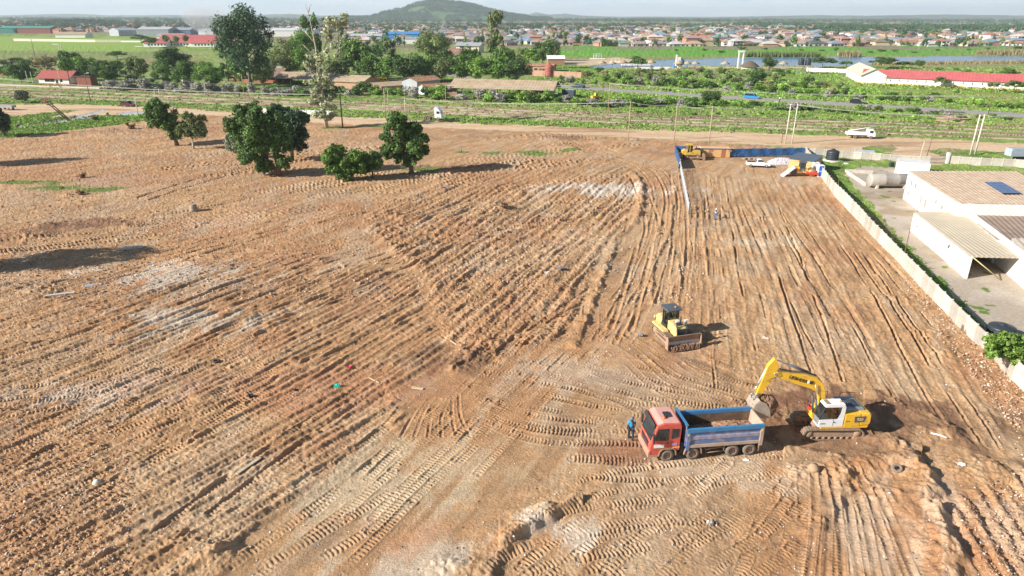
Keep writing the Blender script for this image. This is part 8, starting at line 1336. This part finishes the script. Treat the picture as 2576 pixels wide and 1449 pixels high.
# ------------------------------------------------------------------ things lying on the site
def stones(n, cond, size, seed, name, label, box=(-300, 2900, 430, 1600), cols=None, kind='stuff'):
    g = np.random.default_rng(seed); px_ = g.uniform(box[0], box[1], n); py_ = g.uniform(box[2], box[3], n); s_ = CAM_H/np.tan(PITCH+np.arctan((py_-724.5)/FPX)); sc_ = (s_*math.cos(PITCH)+CAM_H*math.sin(PITCH))/FPX; gx = (px_-1288)*sc_; gy = s_
    j = np.clip(np.searchsorted(ROWY, gy), 1, NR-1); i = np.clip(np.searchsorted(_t, gx/DEPTH[j]), 1, NC-1); ok = cond(j, i, gx, gy); gx, gy, j, i = gx[ok], gy[ok], j[ok], i[ok]; n = len(gx); gz = Z[j, i]
    base = np.array([(1, 0, 0), (0, 1, 0), (-1, 0, 0), (0, -1, 0), (0, 0, 1), (0, 0, -1)], float); fb = np.array([(0, 1, 4), (1, 2, 4), (2, 3, 4), (3, 0, 4), (1, 0, 5), (2, 1, 5), (3, 2, 5), (0, 3, 5)])
    s3 = size*(.45+1.1*g.random((n, 1, 1))**2.2)*(.55+.7*g.random((n, 1, 3))); an = g.random(n)*6.28; q_ = base[None]*s3*(.75+.5*g.random((n, 6, 1))); c_, s_ = np.cos(an)[:, None], np.sin(an)[:, None]; V = np.stack([q_[..., 0]*c_-q_[..., 1]*s_+gx[:, None], q_[..., 0]*s_+q_[..., 1]*c_+gy[:, None], q_[..., 2]*.7+gz[:, None]+s3[:, :, 2]*.2], -1).reshape(-1, 3); F = (fb[None]+6*np.arange(n)[:, None, None]).reshape(-1, 3)
    cols = np.array(cols or [(.48, .33, .21), (.55, .42, .30), (.40, .19, .11), (.44, .27, .15), (.32, .18, .10), (.56, .48, .40), (.20, .11, .07)]); c = cols[g.integers(0, len(cols), n)]*(.8+.4*g.random((n, 1))); o = link(name, npmesh(name, V, F, pm('stone', (.4, .3, .2), rough=1, var=.1, scale=8, vcol=True), col=np.repeat(c, 6, 0))); tag(o, label, 'rubble', kind=kind)
plough = np.zeros(X.shape, bool); plough[:nr] = (cl > .13)
stones(70000, lambda j, i, x_, y_: (CL[j, i] == 1) & (plough[j, i] | (np.random.default_rng(1).random(len(j)) < .2)), .075, 1, 'rubble', 'small stones and brick crumbs strewn over the furrows', box=(-300, 2900, 520, 1600)); stones(20000, lambda j, i, x_, y_: (CL[j, i] == 1) & (x_ < 18+(y_-60)*.3), .12, 2, 'clods', 'larger clods and stones of the middle ground', box=(-300, 2600, 400, 760))
stones(5500, lambda j, i, x_, y_: (CL[j, i] == 1), .05, 3, 'litter', 'scattered white, grey and coloured scraps of rubbish', cols=[(.8, .8, .8), (.75, .77, .8), (.05, .06, .08), (.35, .45, .6), (.7, .68, .6), (.03, .03, .03)])
WX = W((2290, 690), (2440, 850), (2600, 1010), (2560, 1090), (2400, 900), (2260, 720)); stones(9000, lambda j, i, x_, y_: (CL[j, i] == 1) & pip(x_, y_, WX), .10, 4, 'brick_rubble', 'pale brick rubble heaped along the panel wall', box=(2200, 2600, 660, 1100)); stones(9000, lambda j, i, x_, y_: (CL[j, i] == 0) & (np.hypot(Y[j, i]-np.interp(X[j, i], *zip(*sorted(W((2220, 352), (2576, 368))))), 0) < 1.2), .35, 5, 'white_rubble', 'white rubble edge above the dirt road at the right', box=(2180, 2700, 335, 380), cols=[(.7, .68, .64), (.6, .56, .5)])
def item(name, px, py, label, cat, mb, mt, rz=0, tilt=(0, 0)):
    x_, y_ = at(px, py); o = mb.build(name, mt, None, (x_, y_, ground_h(x_, y_)+.03)); o.rotation_euler = (tilt[0], tilt[1], rz); return tag(o, label, cat)
def rag(seed, w_, h_):
    g = random.Random(seed); n = 9; V = []; F = []
    for j in range(n):
        for i in range(n): u, v = i/(n-1)*2-1, j/(n-1)*2-1; e = 1-.35*(u*u*v*v)+g.uniform(-.15, .15); V.append((u*w_*e, v*w_*.7*e, h_*(g.random()**1.5)*(1.2-.8*(u*u+v*v)*.5)))
    for j in range(n-1):
        for i in range(n-1): F.append((j*n+i, j*n+i+1, (j+1)*n+i+1, (j+1)*n+i))
    m = MB().add(V, F); m.add(V and [(x_, y_, -.05) for x_, y_, _ in V], [tuple(reversed(f)) for f in F]); return m
item('plastic_bag', 849, 975, 'turquoise plastic bag lying in the furrows left of centre', 'bag', rag(1, .28, .3), P_('turquoise', (.04, .50, .38))); item('plastic_bag', 745, 984, 'small dark plastic bag in the furrows', 'bag', rag(2, .2, .22), P_('dark_bag', (.04, .045, .06))); item('plastic_bag', 880, 930, 'crimson scrap of cloth in the furrows', 'rag', rag(3, .22, .06), P_('crimson', (.6, .03, .10)))
item('plastic_bag', 630, 1000+0, 'small black bag near the long furrows', 'bag', rag(4, .25, .25), P_('dark_bag', (.04, .045, .06))); item('wooden_board', 627, 1182, 'weathered grey board lying between furrows, centre left', 'board', MB().box(-1.0, 1.0, -.12, .12, 0, .08), pm('grey_board', (.50, .42, .30), rough=.9, var=.25, scale=5), R(62)); item('wooden_board', 1050, 978, 'pale board at the edge of the scraped ground', 'board', MB().box(-.5, .5, -.12, .12, 0, .06), pm('pale_board', (.62, .48, .30)), R(-15)); item('wooden_board', 940, 958, 'thin broken plank in the furrows by the scraped ground', 'board', MB().box(-.7, .7, -.05, .05, 0, .05), pm('pale_board', (.62, .48, .30)), R(-40))
item('wooden_board', 1135, 862, 'thin pale pole lying across the furrow ends', 'board', MB().box(-1.1, 1.1, -.05, .05, 0, .06), pm('pale_board', (.62, .48, .30)), R(-52)); item('concrete_beam', 330, 735-110+0, 'long pale concrete piece on the left slope', 'beam', MB().box(-1.3, 1.3, -.25, .25, -.05, .25), CONC, R(25)); item('concrete_beam', 152, 750, 'pale concrete kerb piece at the left edge of the furrows', 'beam', MB().box(-1.4, 1.4, -.2, .2, -.05, .22), CONC, R(22)); item('metal_sheet', 240, 722, 'flat grey sheet lying left of the pale patch', 'sheet', MB().box(-1.0, 1.0, -.4, .4, 0, .04), GREYS, R(25))
item('cobble', 545, 1222-310, 'dark tyre fragment lying in the furrows', 'tyre', MB().lathe([(.18, -.06), (.3, -.06), (.3, .06), (.18, .06)], (0, 0, .08), 'z', 16, True), DGREY); item('old_tyre', 2253, 1192, 'old grey tyre below the berm at lower right', 'tyre', MB().lathe([(.16, -.08), (.30, -.1), (.33, 0), (.30, .1), (.16, .08)], (0, 0, .12), 'z', 18, True), TYRE, 0, (R(35), R(-20))); item('boulder', 2043, 1193, 'rounded tan boulder below the excavator', 'boulder', MB().lathe([(.01, .42), (.2, .38), (.36, .2), (.36, -.1), (.01, -.1)], (0, 0, 0), 'z', 10), pm('boulder', (.42, .28, .17), rough=.95)); item('boulder', 245, 1243-25, 'whitish round stone among furrows at lower left', 'boulder', MB().lathe([(.01, .22), (.2, .18), (.3, 0), (.01, -.1)], (0, 0, 0), 'z', 9), pm('whitish_stone', (.6, .55, .47), rough=.95))
item('white_pipe', 2360, 1104, 'short white pipe right of the excavator', 'pipe', MB().tube([(-.5, 0, .05), (0, .05, .08), (.5, .0, .05)], .06, 8), MWHITE, R(-35)); item('crushed_sack', 1786, 1318, 'crumpled white and black sack in the lower right tracks', 'sack', rag(7, .26, .25), pm('dirty_white', (.62, .6, .56), var=.3, scale=8), R(50)); item('crushed_sack', 1712, 1290-540+80+0, 'grey crumpled sack beside the wheel marks', 'sack', rag(8, .2, .1), pm('dirty_white', (.62, .6, .56), var=.3)); item('plastic_sheet', 2415, 1182-5, 'white paper scraps on the heap at right', 'paper', rag(9, .3, .12), MWHITE); item('paper_scrap', 1877, 1158, 'white paper sheet just below the rear truck wheels', 'paper', rag(10, .2, .05), MWHITE)
item('crumpled_sheet', 1925, 852, 'pale crumpled board on the open right ground', 'board', rag(11, .32, .12), pm('pale_board2', (.6, .5, .4)), R(-30)); item('debris_clump', 1612, 845, 'grey tangle of wire beside the near bulldozer', 'debris', rag(12, .35, .25), pm('grey_tangle', (.22, .21, .22), var=.4, scale=6)); item('crushed_sack', 1408, 683, 'dark grey rubbish bundle in the middle plot', 'sack', rag(13, .5, .35), pm('grey_tangle', (.22, .21, .22))); item('crushed_sack', 1376, 690, 'pale rubbish bundle left of the dark one in the middle plot', 'sack', rag(14, .45, .25), pm('dirty_white', (.62, .6, .56))); item('crushed_sack', 1120, 474, 'bluish grey rubbish bundle right of the tall green tree', 'sack', rag(15, .7, .5), pm('bluish_bag', (.16, .18, .22)))
for px, py, r0, h0, lb in ((488, 532, .55, 1.0, 'upright sawn tree stump with dark hollow on the left slope'), (270, 290+0, .5, .8, 'uprooted stump by the wet track')):
    o = item('tree_stump', px, py, lb, 'stump', MB().tube([(0, 0, -.2), (0, 0, .2), (.03, 0, h0*.7), (.02, 0, h0)], [r0*1.35, r0, r0*.9, r0*.88], 12), pm('stump_wood', (.38, .29, .20), rough=.9, var=.35, scale=4, dirt=(.05, .04, .035), dirt_amt=.4))
def rootball(px, py, s_, lb, seed):
    g = random.Random(seed); m = MB(); m.lathe([(.01, .8*s_), (.5*s_, .65*s_), (.7*s_, .2*s_), (.5*s_, -.1), (.01, -.1)], (0, 0, .1), 'z', 10, smooth=False)
    for i in range(16): a = g.uniform(0, 6.28); e = g.uniform(-.1, 1.1); d = Vector((math.cos(a), math.sin(a), e)); m.tube([d*.4*s_+Vector((0, 0, .3*s_)), d*.8*s_+Vector((g.uniform(-.2, .2), g.uniform(-.2, .2), .3*s_)), d*1.15*s_+Vector((g.uniform(-.3, .3), g.uniform(-.3, .3), .25*s_))], [.13*s_, .08*s_, .02*s_], 5)
    item('root_ball', px, py, lb, 'root ball', m, pm('root_soil', (.14, .075, .045), rough=1, var=.4, scale=4, bump=.6, bscale=8))
rootball(331, 326, 1.2, 'dark uprooted root ball on the upper left slope', 1); rootball(440, 288, 1.4, 'tangled root heap at the road edge by the single pale pole', 2); rootball(1270, 528, .8, 'small dark root ball in the middle plot', 3); rootball(205, 492, .7, 'dark root lump on the left slope', 4); rootball(208, 450, .7, 'small dark clod left of the round tree shadows', 5); rootball(240, 302, 1.0, 'root heap beside the broken power pole', 6)
item('small_statue', 1160, 383, 'small pale stake standing on a grass tuft', 'stake', MB().tube([(0, 0, 0), (0, 0, 1.2)], [.16, .05], 6), POSTM)
# parked trailer at the far left edge, timber shelter at right
r_ = empty('farm_trailer', (*at(18, 277), .05), R(-5), 'grey trailer at the far left edge of the dirt road', 'trailer'); MB().box(-2.6, 2.6, -.9, .9, .8, 1.5).build('trailer_box', GREYS, r_); [wheel_part(r_, xx, s_*.9, .4, .25, side=s_) for xx in (-1.4, 1.4) for s_ in (1, -1)]
r_ = empty('roadside_shelter', (*at(2398, 303), 0), R(-20), 'rickety dark pole shelter at the road junction', 'shelter'); m = MB(); [m.cyl((xx, yy, 0), (xx, yy, 2.3), .07, 5) for xx in (-2, 0, 2) for yy in (-1, 1)]; k1 = m.build('post', POSTM, r_); kids(r_, k1, MB().box(-2.4, 2.4, -1.3, 1.3, 2.3, 2.42).build('roof', pm('dark_sheet', (.12, .10, .10), rough=.9, var=.3), r_), MB().box(-1.5, 1.5, -.4, .4, 0, .6).build('bench', POSTM, r_))
r_ = plain_wall('metal_sheet_pile', 'flat silver sheets lying on the ground beyond the blue fence', [(2150, 381), (2200, 384)], .25, pm('silver_sheet', (.5, .5, .55), rough=.4, var=.3, scale=2), th=3, cat='sheet')
# smoke over the warehouses
sm_ = bpy.data.materials.new('smoke'); sm_.use_nodes = True; t_ = sm_.node_tree; t_.nodes.remove(t_.nodes['Principled BSDF']); vs = t_.nodes.new('ShaderNodeVolumeScatter'); vs.inputs['Color'].default_value = (.85, .88, .92, 1); vs.inputs['Density'].default_value = .018; t_.links.new(vs.outputs[0], t_.nodes['Material Output'].inputs['Volume'])
x_, y_ = at(530, 92); bpy.ops.mesh.primitive_ico_sphere_add(subdivisions=3, radius=1, location=(x_+10, y_, 16)); o = bpy.context.object; o.name = 'smoke'; o.scale = (50, 26, 20); o.rotation_euler = (0, R(18), 0); o.data.materials.append(sm_); tag(o, 'thin bluish smoke drifting over the warehouses', 'smoke', kind='stuff')
# ------------------------------------------------------------------ the air
hz = bpy.data.materials.new('haze'); hz.use_nodes = True; t_ = hz.node_tree; t_.nodes.remove(t_.nodes['Principled BSDF']); pv = t_.nodes.new('ShaderNodeVolumePrincipled'); pv.inputs['Color'].default_value = (.82, .93, 1.0, 1); pv.inputs['Density'].default_value = .0001; pv.inputs['Anisotropy'].default_value = .1; t_.links.new(pv.outputs[0], t_.nodes['Material Output'].inputs['Volume'])
o = MB().box(-14000, 14000, -200, 14500, -12, 175).build('haze', hz); tag(o, kind='stuff', label='pale air between the viewer and the far hills', cat='haze')
